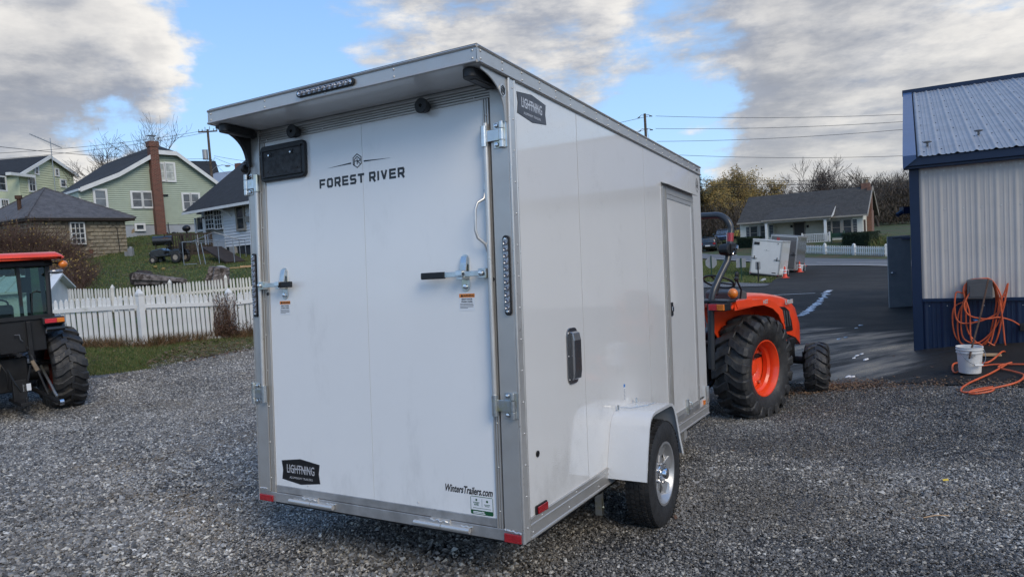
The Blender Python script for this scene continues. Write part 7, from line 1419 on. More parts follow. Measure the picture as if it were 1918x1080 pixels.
m = MB(); m.tube([(-.3, -.2, hP - 3.2), (-.5, -.3, hP - 3.5), (.1, -.3, hP - 3.6), (.4, -.25, hP - 3.3), (.15, -.2, hP - 3.0)], .025, 4); m.tube([(.1, -.2, hP - 3.1), (.6, -.3, hP - 3.0), (.2, -.2, hP - 3.4)], .02, 4); m.build('service_loop', K['wire'], up_)
wires('overhead_cables', 'power lines running left from the utility pole over the house roofs', [(at(392, 243, 70), at(-60, 290, 52)), (at(398, 246, 70), at(-60, 302, 52)), (at(394, 297, 70), at(340, 306, 75)), (at(394, 297, 70), at(-60, 268, 40))], .35)
wires('overhead_cables', 'service lines running right from the utility pole towards the trailer roof', [(at(402, 242, 70), at(700, 290, 90)), (at(401, 292, 70), at(560, 308, 62)), (at(401, 295, 70), at(560, 345, 50)), (at(400, 300, 70), at(425, 326, 78))], .2)
pb = gp(1222, 58); pt_ = at(1216.5, 212.5, 58); up2 = thing('utility_pole', 'plain utility pole standing behind the trailer roof with four lines to the right', 'utility pole', (pb.x, pb.y, pb.z)); hP = pt_.z - pb.z
m = MB(); m.cyl((0, 0, -.5), (0, 0, hP), .15, .105, 10); m.build('pole', K['pole'], up2); m = MB()
for dz in (.18, 1.32): m.tube([(-.55, 0, hP - dz - .12), (-.3, 0, hP - dz + .08), (0, 0, hP - dz + .05), (.3, 0, hP - dz + .08), (.6, 0, hP - dz - .06)], .018, 4); m.cyl((.35, 0, hP - dz - .05), (.62, 0, hP - dz - .06), .045, n=6); m.cyl((-.6, 0, hP - dz - .12), (-.4, 0, hP - dz - .08), .045, n=6)
m.tube([(.15, 0, hP - 1.2), (.2, 0, hP - 1.8), (.35, 0, hP - 2.5)], .012, 4); m.build('line_clamp', K['wire'], up2)
wires('overhead_cables', 'four power lines from the plain pole to the right over the ranch house', [(at(1228, 217.5, 58), at(1960, 197, 52)), (at(1228, 241, 58), at(1960, 205, 52)), (at(1230, 265, 58), at(1960, 214, 50)), (at(1262, 290, 58), at(1960, 277, 50))], .45)
wires('overhead_cables', 'power lines going left from the plain pole behind the trailer roof', [(at(1214, 218, 58), at(900, 270, 75)), (at(1214, 242, 58), at(900, 290, 75))], .3)
wires('overhead_cables', 'three low parallel cables crossing in front of the distant trees', [(at(1180, 336, 84), at(1960, 341, 84)), (at(1180, 344, 84), at(1960, 348, 84)), (at(1180, 348, 84), at(1960, 353, 84))], .05, .022)
# ------------------------------------------------------------ yard objects on the left
def place(o, px, Y, rz=0, dz=0): a = gp(px, Y); o.matrix_world = Matrix.Translation((a.x, a.y, a.z + dz)) @ Matrix.Rotation(rz, 4, 'Z')
# kennel frame of steel tubes
kf = thing('kennel_frame', 'bare galvanised tube frame of a dog run beside the wooden deck', 'frame', M=Matrix.Translation(gp(345, 32.6)) @ Matrix.Rotation(math.radians(8), 4, 'Z'))
Wk, Dk, Hk, Pk = 2.3, 2.4, 1.12, 1.55
m = [((0, 0, 0), (0, 0, Hk)), ((Wk, 0, 0), (Wk, 0, Hk)), ((.75, 0, 0), (.62, 0, Hk)), ((1.0, -.1, 0), (.85, 0, Hk - .08)), ((0, Dk, 0), (0, Dk, Hk)), ((Wk, Dk, 0), (Wk, Dk, Hk)), ((0, 0, Hk), (Wk, 0, Hk)), ((0, Dk, Hk), (Wk, Dk, Hk)), ((0, 0, Hk), (0, Dk, Hk)), ((Wk, 0, Hk), (Wk, Dk, Hk)), ((0, Dk / 2, Hk), (Wk / 2, Dk / 2, Pk)), ((Wk / 2, Dk / 2, Pk), (Wk, Dk / 2, Hk)), ((1.6, 0, 0), (1.6, 0, Hk)), ((Wk, Dk / 2, 0), (Wk, Dk / 2, Hk)), ((0, 0, .05), (.6, 0, .05))]
for a, b2 in m: MB().cyl(a, b2, .018, n=6).build('tube', K['galv'], kf)
# riding mower
rm = thing('riding_mower', 'black riding lawn mower parked on the grass left of the kennel frame', 'lawn mower', M=Matrix.Translation(gp(322, 33.6)) @ Matrix.Rotation(math.radians(172), 4, 'Z'))
m = MB(); m.prism([(-.95, .28), (.25, .28), (.28, .55), (.0, .62), (-.35, .72), (-.85, .60), (-.95, .45)][::1], -.28, .28, 'y'); m.v = [(v[0] * -1 if False else v[0], v[1], v[2]) for v in m.v]
rm_b = MB(); rm_b.prism([(.20, .32), (.95, .30), (1.0, .50), (.88, .66), (.35, .74), (.15, .62)], -.27, .27, 'y'); rm_b.build('hood', K['blackpaint'], rm, bevel=.04)
m = MB(); m.box(-.55, .25, -.38, .38, .34, .44); m.prism([(-.75, .40), (-.2, .40), (-.15, .60), (-.7, .62)], -.42, -.22, 'y'); m.prism([(-.75, .40), (-.2, .40), (-.15, .60), (-.7, .62)], .22, .42, 'y'); m.build('deck_body', K['blackpaint'], rm, bevel=.02)
m = MB(); m.box(-.62, -.25, -.22, .22, .58, .68); m.prism([(-.66, .60), (-.58, .62), (-.62, .98), (-.70, .96)], -.22, .22, 'y'); m.build('seat', K['black'], rm, bevel=.03)
m = MB(); m.tube([(.18 + .0 * k, math.cos(2 * PI * k / 16) * .17, .86 + math.sin(2 * PI * k / 16) * .10) for k in range(17)], .014, 6); m.cyl((.18, 0, .86), (.26, 0, .6), .02, n=6); m.build('steering_wheel', K['black'], rm)
m = MB(); m.box(.955, 1.005, -.2, .2, .50, .56); m.build('headlight', K['chrome'], rm)
for x, y, r_ in ((.75, .30, .19), (.75, -.30, .19), (-.5, .36, .26), (-.5, -.36, .26)):
    m = MB(); m.lathe([(-.08, r_ * .5), (-.08, r_ * .9), (-.05, r_), (.05, r_), (.08, r_ * .9), (.08, r_ * .5)], 20, c=(x, y, r_), axis='y'); w_ = m.build('wheel', K['rubber'], rm, True); m = MB(); m.lathe([(-.07, .0001), (-.07, r_ * .52), (.07, r_ * .52), (.07, .0001)], 14, c=(x, y, r_), axis='y'); m.build('rim', K['trimtan'], w_)
# barrel grill
gr = thing('barrel_grill', 'black barrel grill on thin legs on the grass behind the mower', 'grill', M=Matrix.Translation(gp(308, 35.2)) @ Matrix.Rotation(.3, 4, 'Z'))
m = MB(); m.cyl((-.45, 0, .92), (.45, 0, .92), .24, n=16); m.build('barrel', K['blackpaint'], gr, True); m = MB(); m.box(-.75, -.48, -.2, .2, .80, .83); m.build('side_shelf', K['steel'], gr)
for x, y in ((-.35, -.18), (-.35, .18), (.35, -.18), (.35, .18)): MB().cyl((x, y, 0), (x * .95, y, .78), .018, n=5).build('leg', K['steel'], gr)
m = MB(); m.cyl((.1, -.02, 1.16), (.1, -.02, 1.30), .03, n=6); m.box(.05, .3, -.22, -.18, 1.0, 1.06); m.build('chimney', K['rust'], gr)
gk = thing('kettle_grill', 'covered dark grill standing on the wooden deck against the white house', 'grill', M=Matrix.Translation(at(350, 438, 37.2)) @ Matrix.Rotation(F4.rz, 4, 'Z'))
m = MB(); m.ball((0, 0, .30), .24, 7, (1.2, .8, .75)); m.build('cover', K['black'], gk, True); m = MB(); m.cyl((0, 0, -.2), (0, 0, .3), .05, n=8); m.build('stand', K['steel'], gk); m = MB(); m.cyl((-.2, -.2, -.15), (-.2, -.24, -.15), .22, n=14); m.build('wheel', K['steel'], gk)
# log, stump and lumber
def logpiece(name, label, px, Y, L_, r0, r1, rz, tilt, seed, m_, dz=0):
    r = random.Random(seed); m = MB(); n_ = 16; ns = 10; ph = [r.uniform(.75, 1.2) for _ in range(n_)]; vs = []
    for i in range(ns + 1):
        t_ = i / ns; R_ = (r0 + (r1 - r0) * t_)
        for k in range(n_): a = 2 * PI * k / n_; rr = R_ * ph[k] * r.uniform(.94, 1.06); vs.append((t_ * L_, math.cos(a) * rr, math.sin(a) * rr * .85))
    m.add(vs, [(i * n_ + k, i * n_ + (k + 1) % n_, (i + 1) * n_ + (k + 1) % n_, (i + 1) * n_ + k) for i in range(ns) for k in range(n_)] + [tuple(range(n_)), tuple(range((ns + 1) * n_ - 1, ns * n_ - 1, -1))])
    o = m.build(name, m_); a = gp(px, Y); o.matrix_world = Matrix.Translation((a.x, a.y, a.z + r0 * .6 + dz)) @ Matrix.Rotation(rz, 4, 'Z') @ Matrix.Rotation(tilt, 4, 'Y'); return tag(o, label, 'log')
K['deadwood'] = mat('grey_split_deadwood', (.16, .135, .125), .85, 0, .4, 5, .8, 12, col2=(.045, .032, .025), c2s=3.5, c2t=(.5, .6))
logpiece('fallen_log', 'large split grey fallen log lying on the bank behind the fences', 262, 27.5, 2.1, .36, .16, math.radians(-12), math.radians(6), 4, K['deadwood'], .12)
logpiece('log_round', 'short dark log end lying left against the split grey log', 256, 27.6, .55, .42, .36, math.radians(60), 0, 6, K['wooddark'], .06)
o = logpiece('tree_stump', 'dark weathered stump standing on the bank below the kennel frame', 408, 27.6, .75, .52, .42, 0, math.radians(-80), 9, K['deadwood'], -.3)
t_ = thing('lumber_pile', 'raw yellow boards lying on the ground by the white house', 'lumber', M=Matrix.Translation(gp(428, 31.4)) @ Matrix.Rotation(math.radians(14), 4, 'Z'))
for k, (x, y, L_) in enumerate(((0, 0, 2.6), (.3, .14, 2.4), (-.2, .28, 2.2), (.5, .05, 1.9))): m = MB(); m.box(x, x + L_, y, y + .11, .02 + .045 * (k == 3), .06 + .045 * (k == 3)); m.build('board', K['pine'], t_)
m = MB(); m.ball((0, 0, .1), .22, 5, (1.3, 1, .6)); o = m.build('field_stone', K['concrete']); place(o, 413, 31.0); tag(o, 'pale rounded stone at the left end of the yellow boards', 'stone')
m = MB(); m.lathe([(0, .08), (.22, .11), (.24, .12), (.24, .10), (.05, .07)], 14, axis='z'); o = m.build('flower_pot', K['brick']); place(o, 172, 36.2, 0, .3); tag(o, 'reddish flower pot at the garage wall under its window', 'flower pot')
m = MB(); m.box(-.12, .12, -.1, .1, 0, .42); m.cyl((0, 0, .42), (0, 0, .5), .09, n=10); m.box(-.3, -.1, -.1, .1, 0, .25); o = m.build('garden_container', K['sign']); place(o, 246, 36.4); tag(o, 'light grey container and can standing at the garage corner', 'container')
for k, (px, Y) in enumerate(((291, 31.9), (306, 31.2))): m = MB(); m.ball((0, 0, .07), .085, 5, (1.2, 1, .8)); o = m.build('gourd', K['goldleaf'], None, True); place(o, px, Y); tag(o, ('yellow gourd on the lawn left of the mower', 'small pale yellow gourd on the lawn nearest the mower')[k], 'gourd')
# ------------------------------------------------------------ right side: signs, trailers, cones, cars, hedges
def back_sign(name, label, px, Y, shape, size, hpost, pm, ht_top):
    a = gp(px, Y); t_ = thing(name, label, 'sign', a, math.radians(-12)); m = MB(); m.box(-.03, .03, -.02, .02, -.2, hpost); m.build('post', K[pm], t_)
    m = MB()
    if shape == 'oct': P = [(math.cos(PI / 8 + PI / 4 * k) * size / 2 / math.cos(PI / 8), ht_top - size / 2 + math.sin(PI / 8 + PI / 4 * k) * size / 2 / math.cos(PI / 8)) for k in range(8)]
    else: P = [(p[0], p[1]) for p in rrect(-size[0] / 2, size[0] / 2, ht_top - size[1], ht_top, .04, 3)]
    m.prism(P, .02, .026, 'y'); m.build('sign_plate', K['sign'], t_)
back_sign('stop_sign', 'back of a grey octagonal sign on a green post on the grass island', 1333.5, 38, 'oct', .60, 1.32, 'greenpost', 1.22)
back_sign('road_sign', 'back of a pale rectangular sign on a green post left of the small trailers', 1389.5, 36.5, 'rect', (.50, .49), 1.26, 'greenpost', 1.24)
back_sign('road_sign', 'small grey sign on a thin black post in front of the white small trailer', 1421, 34.5, 'rect', (.245, .40), 1.05, 'black', 1.07)
def small_trailer(label, px, Y, rz, roll, body, w_, h_, l_, dz, logo=None, dark=False):
    a = gp(px, Y); t_ = thing('small_cargo_trailer', label, 'trailer', M=Matrix.Translation((a.x, a.y, a.z + dz)) @ Matrix.Rotation(roll, 4, Vector(ray(px, 480)).normalized()) @ Matrix.Rotation(rz, 4, 'Z'), group='small cargo trailers parked by the road')
    z0 = .38; m = MB(); m.box(-w_ / 2, w_ / 2, 0, l_, z0, z0 + h_); m.prism([(-w_ / 2, l_), (w_ / 2, l_), (.1, l_ + .5), (-.1, l_ + .5)], z0, z0 + h_, 'z'); m.build('body', body, t_)
    m = MB(); m.box(-w_ / 2 - .01, w_ / 2 + .01, -.015, l_, z0 + h_, z0 + h_ + .05); m.build('roof', K['metalroof'] if dark else K['panel'], t_, bevel=.01)
    m = MB()
    for s_ in (-1, 1): m.box(*sorted((s_ * w_ / 2, s_ * (w_ / 2 - .07))), -.014, -.001, z0, z0 + h_)
    m.box(-w_ / 2 + .07, w_ / 2 - .07, -.012, -.001, z0 + h_ - .08, z0 + h_); m.box(-w_ / 2 + .07, w_ / 2 - .07, -.012, -.001, z0, z0 + .05); m.box(w_ / 2, w_ / 2 + .008, 0, l_, z0, z0 + .09); m.box(w_ / 2, w_ / 2 + .008, 0, l_, z0 + h_ - .06, z0 + h_); m.box(w_ / 2, w_ / 2 + .008, 0, .05, z0, z0 + h_); m.build('trim', K['alu'], t_)
    m = MB(); m.box(-w_ / 2 + .075, w_ / 2 - .075, -.011, -.002, z0 + .055, z0 + h_ - .085); d = m.build('rear_door', body, t_)
    if not dark: m = MB(); m.box(-w_ / 2 + .10, -w_ / 2 + .42, -.035, -.012, z0 + h_ - .30, z0 + h_ - .13); m.build('plate_holder', K['black'], d); m = MB(); m.box(-.17, .17, -.014, -.0112, z0 + h_ * .70, z0 + h_ * .705); m.cyl((0, -.014, z0 + h_ * .715), (0, -.0112, z0 + h_ * .715), .02, n=6); m.build('brand_print', K['vinylblack'], d); m = MB(); m.box(w_ / 2 - .42, w_ / 2 - .18, -.014, -.0112, z0 + .10, z0 + .16); m.build('dealer_print', K['vinylgrey'], d); m = MB(); m.box(w_ / 2 - .26, w_ / 2 - .20, -.04, -.012, z0 + h_ - .18, z0 + h_ - .13); m.build('bumper_stop', K['black'], d)
    for xs_ in ((-w_ / 2 + .03, -w_ / 2 + .36), (w_ / 2 - .36, w_ / 2 - .03)):
        m = MB(); m.box(*xs_, -.05, -.035, z0 + h_ * .44, z0 + h_ * .455); m.box((xs_[0] + xs_[1]) / 2 - .02, (xs_[0] + xs_[1]) / 2 + .02, -.04, -.012, z0 + h_ * .42, z0 + h_ * .52); m.build('latch_bar', K['steel'], d)
    for s_ in (-1, 1):
        m = MB(); m.prism([(l_ * .42, z0 - .12), (l_ * .46, z0 + .30), (l_ * .50, z0 + .34), (l_ * .70, z0 + .34), (l_ * .74, z0 + .30), (l_ * .80, z0 - .12), (l_ * .78, z0 - .12), (l_ * .72, z0 + .27), (l_ * .5, z0 + .31), (l_ * .45, z0 - .12)], s_ * w_ / 2, s_ * (w_ / 2 + .22), 'x'); m.box(*sorted((s_ * w_ / 2, s_ * (w_ / 2 + .22))), l_ * .41, l_ * .43, z0 - .14, z0 + .3); m.build('fender', K['panel'], t_)
        m = MB(); m.lathe([(-.09, .17), (-.09, .30), (-.06, .33), (.06, .33), (.09, .30), (.09, .17)], 24, c=(s_ * (w_ / 2 + .12), l_ * .6, .33)); wh_ = m.build('wheel', K['rubber'], t_, True); m = MB(); m.lathe([(-.08, .0001), (-.08, .18), (.08, .18), (.08, .0001)], 16, c=(s_ * (w_ / 2 + .12), l_ * .6, .33)); m.build('rim', K['chrome'], wh_)
        m = MB(); m.box(*sorted((s_ * (w_ / 2 - .01), s_ * (w_ / 2 - .09))), -.025, -.015, z0 - .01, z0 + .03); m.build('marker_light', K['redlens'], t_)
    m = MB(); m.box(-w_ / 2 + .05, w_ / 2 - .05, .02, l_ - .02, z0 - .10, z0 - .005); m.box(-.05, .05, l_, l_ + 1.2, z0 - .08, z0); m.build('frame', K['steel'], t_)
    if logo: ftext('R', .34, K['redprint'], d, Matrix.Translation((-w_ / 2 + .38, -.013, z0 + h_ - .38)) @ RX, xs=1.3, bold=.006, ext=.001)
    return t_
K['redprint'] = mat('red_vinyl_print', (.45, .02, .02), .4); K['greybody'] = mat('charcoal_grey_trailer_paint', (.12, .115, .115), .2, 0, .05, 3, coat=.4)
K['tpanel'] = mat('white_trailer_paint', (.70, .70, .68), .2, 0, .03, 3, coat=.3)
small_trailer('white small cargo trailer tilted on the slope nearest the signs', 1429, 41.8, math.radians(-31), math.radians(8.5), K['tpanel'], 1.72, 2.06, 2.9, -.20)
small_trailer('grey small cargo trailer with red letter parked behind the white one', 1462, 45.5, math.radians(-34), math.radians(7.5), K['greybody'], 1.72, 2.22, 2.9, -.14, logo=True, dark=True)
def cone(label, px, Y, h):
    t_ = thing('traffic_cone', label, 'traffic cone', gp(px, Y) + Vector((0, 0, .03)), 0, 'orange traffic cones around the small trailers'); m = MB(); m.box(-.19, .19, -.19, .19, 0, .03); m.build('base', K['cone'], t_, bevel=.008); m = MB(); m.lathe([(.03, .14), (h, .028), (h, .0001)], 20, axis='z'); c = m.build('cone_body', K['cone'], t_, True)
    for a, b2 in ((.38, .50), (.62, .72)): m = MB(); R_ = lambda f: .14 + (.028 - .14) * (f * h - .03) / (h - .03) + .003; m.lathe([(a * h, R_(a)), (b2 * h, R_(b2))], 20, axis='z'); m.build('reflective_band', K['whiteside'], c, True)
cone('nearest orange cone beside the wheel of the small white trailer', 1470.5, 40.6, .68); cone('middle orange cone beside the grey small trailer wheel', 1498, 45.2, .72); cone('farthest orange cone at the road edge behind the trailers', 1504.5, 52.3, .76)
def car(label, cat, px, Y, rz, paint, L_=4.6, w_=1.85, h_=1.65, suv=True):
    t_ = thing('parked_car', label, cat, gp(px, Y), rz, 'cars parked in the drive across the road')
    def sec(x, wb, zb2, wt, zt): return [(x, -wb, zb2), (x, -wb * 1.0, zb2 + (zt - zb2) * .45), (x, -wt, zt), (x, wt, zt), (x, wb * 1.0, zb2 + (zt - zb2) * .45), (x, wb, zb2)]
    m = MB(); hw = w_ / 2; loft(m, [sec(0, hw * .86, .42, hw * .80, .85), sec(.12, hw * .96, .30, hw * .92, 1.0), sec(.9, hw, .26, hw * .95, 1.02), sec(3.2, hw, .26, hw * .93, 1.0), sec(4.25, hw * .95, .28, hw * .84, .88), sec(4.6, hw * .80, .38, hw * .66, .70)]); m.build('body', paint, t_, 50)
    m = MB(); loft(m, [sec(.12, hw * .88, .99, hw * .80, 1.08), sec(.45, hw * .90, .99, hw * .72, h_ - .06), sec(1.0, hw * .91, 1.0, hw * .73, h_), sec(2.3, hw * .91, 1.0, hw * .72, h_ - .03), sec(3.35, hw * .88, .98, hw * .80, 1.02)]); m.build('window_band', K['glass'], t_, 50)
    m = MB(); m.box(.42, 2.3, -hw * .70, hw * .70, h_ - .03, h_ + .02); m.build('roof', paint, t_, bevel=.02)
    for s_ in (-1, 1):
        for x in (.42, 1.25, 2.25): m = MB(); m.add([(x, s_ * hw * .925, 1.0), (x + .09, s_ * hw * .925, 1.0), (x + .12, s_ * hw * .735, h_ - .02), (x + .03, s_ * hw * .735, h_ - .02), (x, s_ * hw * .90, 1.0), (x + .09, s_ * hw * .90, 1.0), (x + .12, s_ * hw * .71, h_ - .02), (x + .03, s_ * hw * .71, h_ - .02)], [(0, 1, 2, 3), (4, 7, 6, 5), (0, 4, 5, 1), (2, 6, 7, 3), (1, 5, 6, 2), (0, 3, 7, 4)]); m.build('pillar', paint, t_)
        for x in (.85, 3.65):
            m = MB(); m.lathe([(-.11, .19), (-.11, .31), (-.08, .345), (.08, .345), (.11, .31), (.11, .19)], 24, c=(x, s_ * (hw - .10), .345), axis='y'); wh_ = m.build('wheel', K['rubber'], t_, True); m = MB(); m.lathe([(-.10, .0001), (-.10, .2), (.10, .2), (.10, .0001)], 16, c=(x, s_ * (hw - .10), .345), axis='y'); m.build('rim', K['alu'], wh_)
        m = MB(); m.box(-.02, .14, *sorted((s_ * hw * .62, s_ * hw * .92)), .80, 1.0); m.build('tail_light', K['redlens'], t_, bevel=.02); m = MB(); m.box(4.42, 4.60, *sorted((s_ * hw * .45, s_ * hw * .75)), .62, .74); m.build('headlight', K['clearlens'], t_, bevel=.02); m = MB(); m.box(3.0, 3.15, *sorted((s_ * hw, s_ * (hw + .18))), 1.0, 1.12); m.build('side_mirror', paint, t_, bevel=.02)
    m = MB(); m.box(-.03, .0, -.27, .27, .62, .75); m.build('number_plate', K['vinylpaper'], t_); m = MB(); m.box(4.55, 4.62, -.4, .4, .48, .62); m.build('radiator_grille', K['black'], t_)
K['carblack'] = mat('black_car_paint', (.012, .012, .014), .15, .2, .1, 3, coat=1); K['carblue'] = mat('dark_blue_grey_car_paint', (.06, .085, .14), .15, .3, .1, 3, coat=1); K['caryellow'] = mat('dull_yellow_car_paint', (.45, .38, .08), .3)
car('black sport utility car seen from behind beside the trailer corner', 'car', 1326, 76, math.radians(62), K['carblack']); car('dark blue grey car facing the camera behind the roll bar hinge', 'car', 1359, 86.5, math.radians(246), K['carblue'], h_=1.6)
car('dull yellow car mostly hidden behind the left hedge', 'car', 1392, 92, math.radians(200), K['caryellow'], h_=1.45)
def hedge(label, pxa, Ya, pxb, Yb, h_, d_, seed):
    a, b2 = gp(pxa, Ya), gp(pxb, Yb); L_ = (b2 - a).length; t_ = thing('hedge', label, 'hedge', a, math.atan2(b2.y - a.y, b2.x - a.x)); r = random.Random(seed); m = MB(); m.box(.08, L_ - .08, -.0, d_ - .1, -.2, h_ - .06); m.build('inner_branches', K['hedge'], t_, bevel=.15); m = MB()
    for k in range(5200):
        f = r.random(); x = r.uniform(0, L_); z = r.uniform(0, h_); y = -.03
        if f > .6: y = r.uniform(0, d_); z = h_
        elif f > .5: x = r.choice((0, L_)); y = r.uniform(0, d_)
        c = Vector((x + r.gauss(0, .03), y + r.gauss(0, .04), z + r.gauss(0, .03))); a_ = Vector((r.gauss(0, 1), r.gauss(0, 1), r.gauss(0, 1))).normalized() * .05; b_2 = a_.orthogonal().normalized() * .03; m.add([c - a_, c + b_2, c + a_, c - b_2], [(0, 1, 2, 3)])
    m.build('leaves', K['pineleaf'], t_, fix=False)
hedge('long dark clipped hedge behind the picket fence under the right ranch window', 1578, 64.3, 1631, 61.2, 1.05, 1.2, 1); hedge('dark clipped hedge at the left end of the ranch house behind the small trailers', 1381, 74, 1412, 71.5, 1.1, 1.2, 2)
b_ = thing('garden_bench', 'dark green garden bench between the porch and the long hedge', 'bench', gp(1570, 65.8), F6.rz); m = MB(); m.box(-.6, .6, -.5, 0, .42, .47); m.build('seat', K['greenpost'], b_); m = MB(); m.box(-.6, .6, 0, .05, .5, .95); m.build('backrest', K['greenpost'], b_)
for x in (-.57, .53): m = MB(); m.box(x, x + .06, -.5, .03, 0, 1.15); m.build('leg', K['greenpost'], b_)
m = MB(); m.tube([(0, 0, 0), (7.5, 3.5, .0)], .07, 6); o = m.build('yellow_guard_pipe', mat('yellow_painted_pipe', (.6, .45, .05), .5)); a = at(1628, 444, 74); o.location = a; tag(o, 'low yellow rail beyond the lawn right of the ranch house', 'rail'); b2 = at(1672, 444.5, 72); o.data.clear_geometry(); m = MB(); m.tube([(0, 0, 0), b2 - a], .07, 6)
m.v and o.data.from_pydata(m.v, [], m.f); o.data.update(); 
# lawn shrub right of hedge
bramble('ornamental_grass', 'green feathery ornamental grass clump right of the long hedge', 'plant', [(1642, 62, 1.0), (1650, 62, .9)], 500, .9, 9, mt='blade', rad=.02, bend=.7)
# ------------------------------------------------------------ at the shop wall: hose hanger, hose, tap, bucket, rod
SM = sb_.matrix_world.copy(); SB = Matrix.Translation((P0.x, P0.y, 0)) @ Matrix.Rotation(math.atan2(ub.y, ub.x), 4, 'Z')
un = Vector((ub.y, -ub.x, 0))
def wall_uv(px, py, out=0.0):
    d = Vector(ray(px, py)); P_ = Vector((P0.x, P0.y, zb_)); k = ((P_ - CAM).dot(un) + out) / d.dot(un); q = CAM + d * k - P_; return q.dot(ub), q.z
ha, hb = wall_uv(1811, 559, .1), wall_uv(1858, 520, .1)
hx0, hx1, hz0, hz1 = ha[0], hb[0], ha[1], hb[1]
WM = Matrix.Translation((P0.x, P0.y, zb_)) @ Matrix.Rotation(math.atan2(ub.y, ub.x), 4, 'Z')
hh = thing('hose_hanger', 'dark grey plastic hose hanger box on the navy and grey wall', 'hose hanger', M=WM)
P = [(hx0, hz0), (hx1, hz0), (hx1, hz1 - .025)] + [(hx1 + (hx0 - hx1) * k / 8, hz1 - .025 + .025 * math.sin(PI * k / 8)) for k in range(1, 8)] + [(hx0, hz1 - .025)]
m = MB(); m.prism(P, -.045, -.20, 'y'); hbx = m.build('hanger_box', K['greyplast'], hh, bevel=.012); m = MB(); m.prism([(hx0 + .03, hz0 + .03), (hx1 - .03, hz0 + .03), (hx1 - .03, hz1 - .10)] + [(hx1 - .03 + (hx0 - hx1 + .06) * k / 6, hz1 - .10 + .02 * math.sin(PI * k / 6)) for k in range(1, 6)] + [(hx0 + .03, hz1 - .10)], -.201, -.208, 'y'); m.build('hanger_lid', K['greyplast'], hbx, bevel=.004)
cx_ = (hx0 + hx1) / 2
hs = thing('garden_hose', 'orange rubber hose coiled over the grey hanger and looping onto the asphalt', 'hose', M=WM)
m = MB(); r = random.Random(4); zt_ = hz1 - .05; rad = .0108
def W(px, py, out): u_, z_ = wall_uv(px, py, out); return Vector((u_, -out, z_))
loops = [((1786, 628), (1860, 636)), ((1795, 640), (1868, 622)), ((1801, 632), (1882, 598)), ((1809, 618), (1874, 640)), ((1790, 600), (1886, 575)), ((1816, 636), (1864, 644))]
for i, (lp, rp_) in enumerate(loops):
    o_ = .06 + .022 * i; top = [(1812 - i * 1.5, 560 - i * 3), (1814, 532 - i), (1835, 527 - i), (1858, 530 - i), (1866 + i * 2, 560)]; cyc = [(lp[0], lp[1] - 50), ((lp[0] + 3), lp[1]), ((lp[0] + rp_[0]) / 2 - 6, max(lp[1], rp_[1]) + 14 - i * 3), (rp_[0] - 12, rp_[1] + 5), (rp_[0] + 2, rp_[1] - 45)]
    cp = cyc + top[::-1]; cp = [cyc[0], cyc[1], cyc[2], cyc[3], cyc[4], top[4], top[3], top[2], top[1], top[0]]
    P_ = [W(a, b2, o_) for a, b2 in cp]; n_ = len(P_); pts = []
    for k in range(n_):
        p0, p1, p2, p3 = P_[(k - 1) % n_], P_[k], P_[(k + 1) % n_], P_[(k + 2) % n_]
        for j in range(6): t_ = j / 6; pts.append(.5 * ((2 * p1) + (-p0 + p2) * t_ + (2 * p0 - 5 * p1 + 4 * p2 - p3) * t_ * t_ + (-p0 + 3 * p1 - 3 * p2 + p3) * t_ ** 3))
    m.tube(pts + [pts[0]], rad, 7, cap=False)
def spline(P_, s_=7):
    pts = []; P_ = [P_[0]] + P_ + [P_[-1]]
    for k in range(1, len(P_) - 2):
        p0, p1, p2, p3 = P_[k - 1], P_[k], P_[k + 1], P_[k + 2]
        for j in range(s_): t_ = j / s_; pts.append(.5 * ((2 * p1) + (-p0 + p2) * t_ + (2 * p0 - 5 * p1 + 4 * p2 - p3) * t_ * t_ + (-p0 + 3 * p1 - 3 * p2 + p3) * t_ ** 3))
    return pts + [P_[-2]]
m.tube(spline([W(1818, 545, .19), W(1806, 570, .2), W(1815, 590, .2), W(1845, 597, .22), W(1870, 594, .2), W(1895, 600, .12), W(1917, 612, .06), W(1935, 612, .05)]), rad, 7)
IWM = WM.inverted()
def G(px, Y, dz=.014): q = gp(px, Y); return IWM @ Vector((q.x, q.y, q.z + .03 + dz))
m.tube(spline([W(1872, 560, .2), W(1878, 600, .2), W(1882, 640, .22), W(1886, 662, .26), G(1878, 9.0, .05), G(1850, 8.7), G(1810, 8.9), G(1786, 8.95), G(1788, 8.55), G(1810, 8.6), G(1860, 8.55), G(1925, 8.3)]), rad, 7)
m.tube(spline([W(1850, 640, .2), W(1870, 650, .18), W(1900, 655, .12), W(1930, 655, .1)]), rad, 7)
m.tube(spline([G(1885, 8.45), G(1855, 8.2), G(1815, 8.0), G(1800, 7.82), G(1812, 7.68), G(1860, 7.65), G(1905, 7.7), G(1918, 7.9), G(1900, 8.1), G(1870, 8.4), G(1895, 8.5)]), rad, 7)
m.tube(spline([G(1860, 7.7), G(1830, 7.72), G(1815, 7.66), G(1825, 7.58), G(1855, 7.56), G(1862, 7.62)]), rad, 7)
m.build('hose_coil', K['hose'], hs, True, fix=False)
fx = wall_uv(1822, 602, .08); ta = thing('outdoor_tap', 'brass and blue outdoor tap below the hose hanger', 'tap', M=WM @ Matrix.Translation((fx[0], 0, fx[1]))); m = MB(); m.cyl((.03, 0, 0), (.03, -.12, 0), .016, n=8); m.cyl((.03, -.10, 0), (-.03, -.12, -.035), .014, n=8); m.build('spout', K['zinc'], ta); m = MB(); m.lathe([(0, .03), (.012, .03), (.012, .0001)], 10, c=(.03, -.10, .02), axis='z'); m.build('handle', K['vinylblue'], ta)
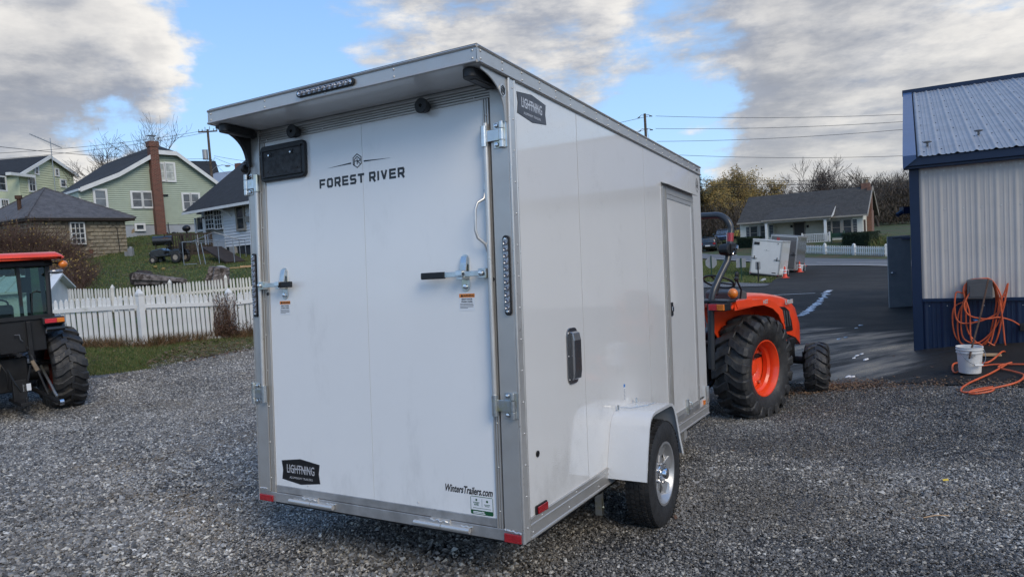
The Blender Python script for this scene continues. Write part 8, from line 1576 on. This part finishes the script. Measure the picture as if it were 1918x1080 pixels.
ox = wall_uv(1914, 610, .04); m = MB(); m.box(ox[0] - .03, ox[0] + .08, -.09, -.04, ox[1] - .07, ox[1] + .04); o = m.build('outlet_box', K['steel'], None, bevel=.006); o.matrix_world = WM; tag(o, 'dark outlet box on the navy wall where the hose ends at the right edge', 'outlet box')
bp_ = gp(1817, 8.45); bk_ = thing('plastic_bucket', 'dirty white plastic bucket standing on the asphalt below the coiled hose', 'bucket', (bp_.x, bp_.y, bp_.z + .03))
bs = .93; m = MB(); m.lathe([(z * bs, r_ * bs) for z, r_ in [(0, .0001), (0, .120), (.005, .127), (.27, .145), (.272, .155), (.285, .157), (.287, .147), (.31, .148), (.312, .158), (.325, .160), (.328, .149), (.345, .150), (.348, .158), (.355, .157), (.353, .145), (.01, .118), (.01, .0001)]], 40, axis='z'); m.build('bucket_body', K['bucket'], bk_, True)
m = MB(); m.tube([(-.152, -.02 - .02 * math.sin(PI * k / 16), .30 - .0) if False else (-math.cos(PI * k / 16) * .152, -.035 - .13 * math.sin(PI * k / 16), .29 - .17 * math.sin(PI * k / 16)) for k in range(17)], .0035, 5); h_ = m.build('wire_handle', K['galv'], bk_); m = MB(); m.cyl((-.05, -.165, .12), (.05, -.165, .12), .011, n=8); m.build('handle_grip', K['bucket'], h_)
m = MB(); m.box(-.11, -.06, -.1405, -.135, .225, .25); o = m.build('sticker', K['sign'], bk_, M=Matrix.Rotation(math.radians(12), 4, 'Z')); 
a = at(1821, 648, 8.4); b2 = at(1851, 523, 9.3); m = MB(); m.tube([a - (b2 - a) * .16, a, (a + b2) / 2 + Vector((.01, 0, -.01)), b2], .011, 7); o = m.build('iron_rod', K['rust']); tag(o, 'thin rusty rod standing in the bucket and leaning on the hose hanger', 'rod')
q = gp(1856, 9.1); m = MB(); m.box(-.11, .11, -.06, .06, 0, .02); o = m.build('wood_scrap', K['pine']); o.matrix_world = Matrix.Translation((q.x, q.y, q.z + .03)) @ Matrix.Rotation(-.4, 4, 'Z'); tag(o, 'small flat scrap of tan wood on the asphalt behind the bucket', 'wood scrap')
# small things on the gravel
q = at(1771, 889, 5.4); q = gp(1771, 5.0); m = MB(); m.add([(-.02, -.008, 0), (.02, -.012, .004), (.024, .01, .01), (-.015, .012, .006)], [(0, 1, 2, 3)]); o = m.build('yellow_leaf', mat('bright_yellow_leaf', (.75, .52, .04), .6), None, fix=False); o.location = (q.x, q.y, q.z + .045); tag(o, 'single bright yellow leaf lying on the gravel at right', 'leaf')
q1, q2 = gp(1730, 4.25), gp(1778, 4.25); q1.z += .045; q2.z += .05; m = MB(); m.tube([q1, (q1 + q2) / 2 + Vector((0, .004, .008)), q2], .0035, 5); o = m.build('pale_twig', K['pine']); tag(o, 'thin pale straight twig lying on the gravel at lower right', 'twig')
K['damp'] = mat('damp_black_grit', (.018, .019, .021), .5, 0, .3, 6, .5, 60)
q = gp(1552, 8.05); sheet('damp_patch', wob([(q.x - .20, q.y - .07), (q.x + .05, q.y - .09), (q.x + .22, q.y), (q.x + .1, q.y + .09), (q.x - .18, q.y + .08)], .03, .1, True, 4), .022, K['damp'], .2)
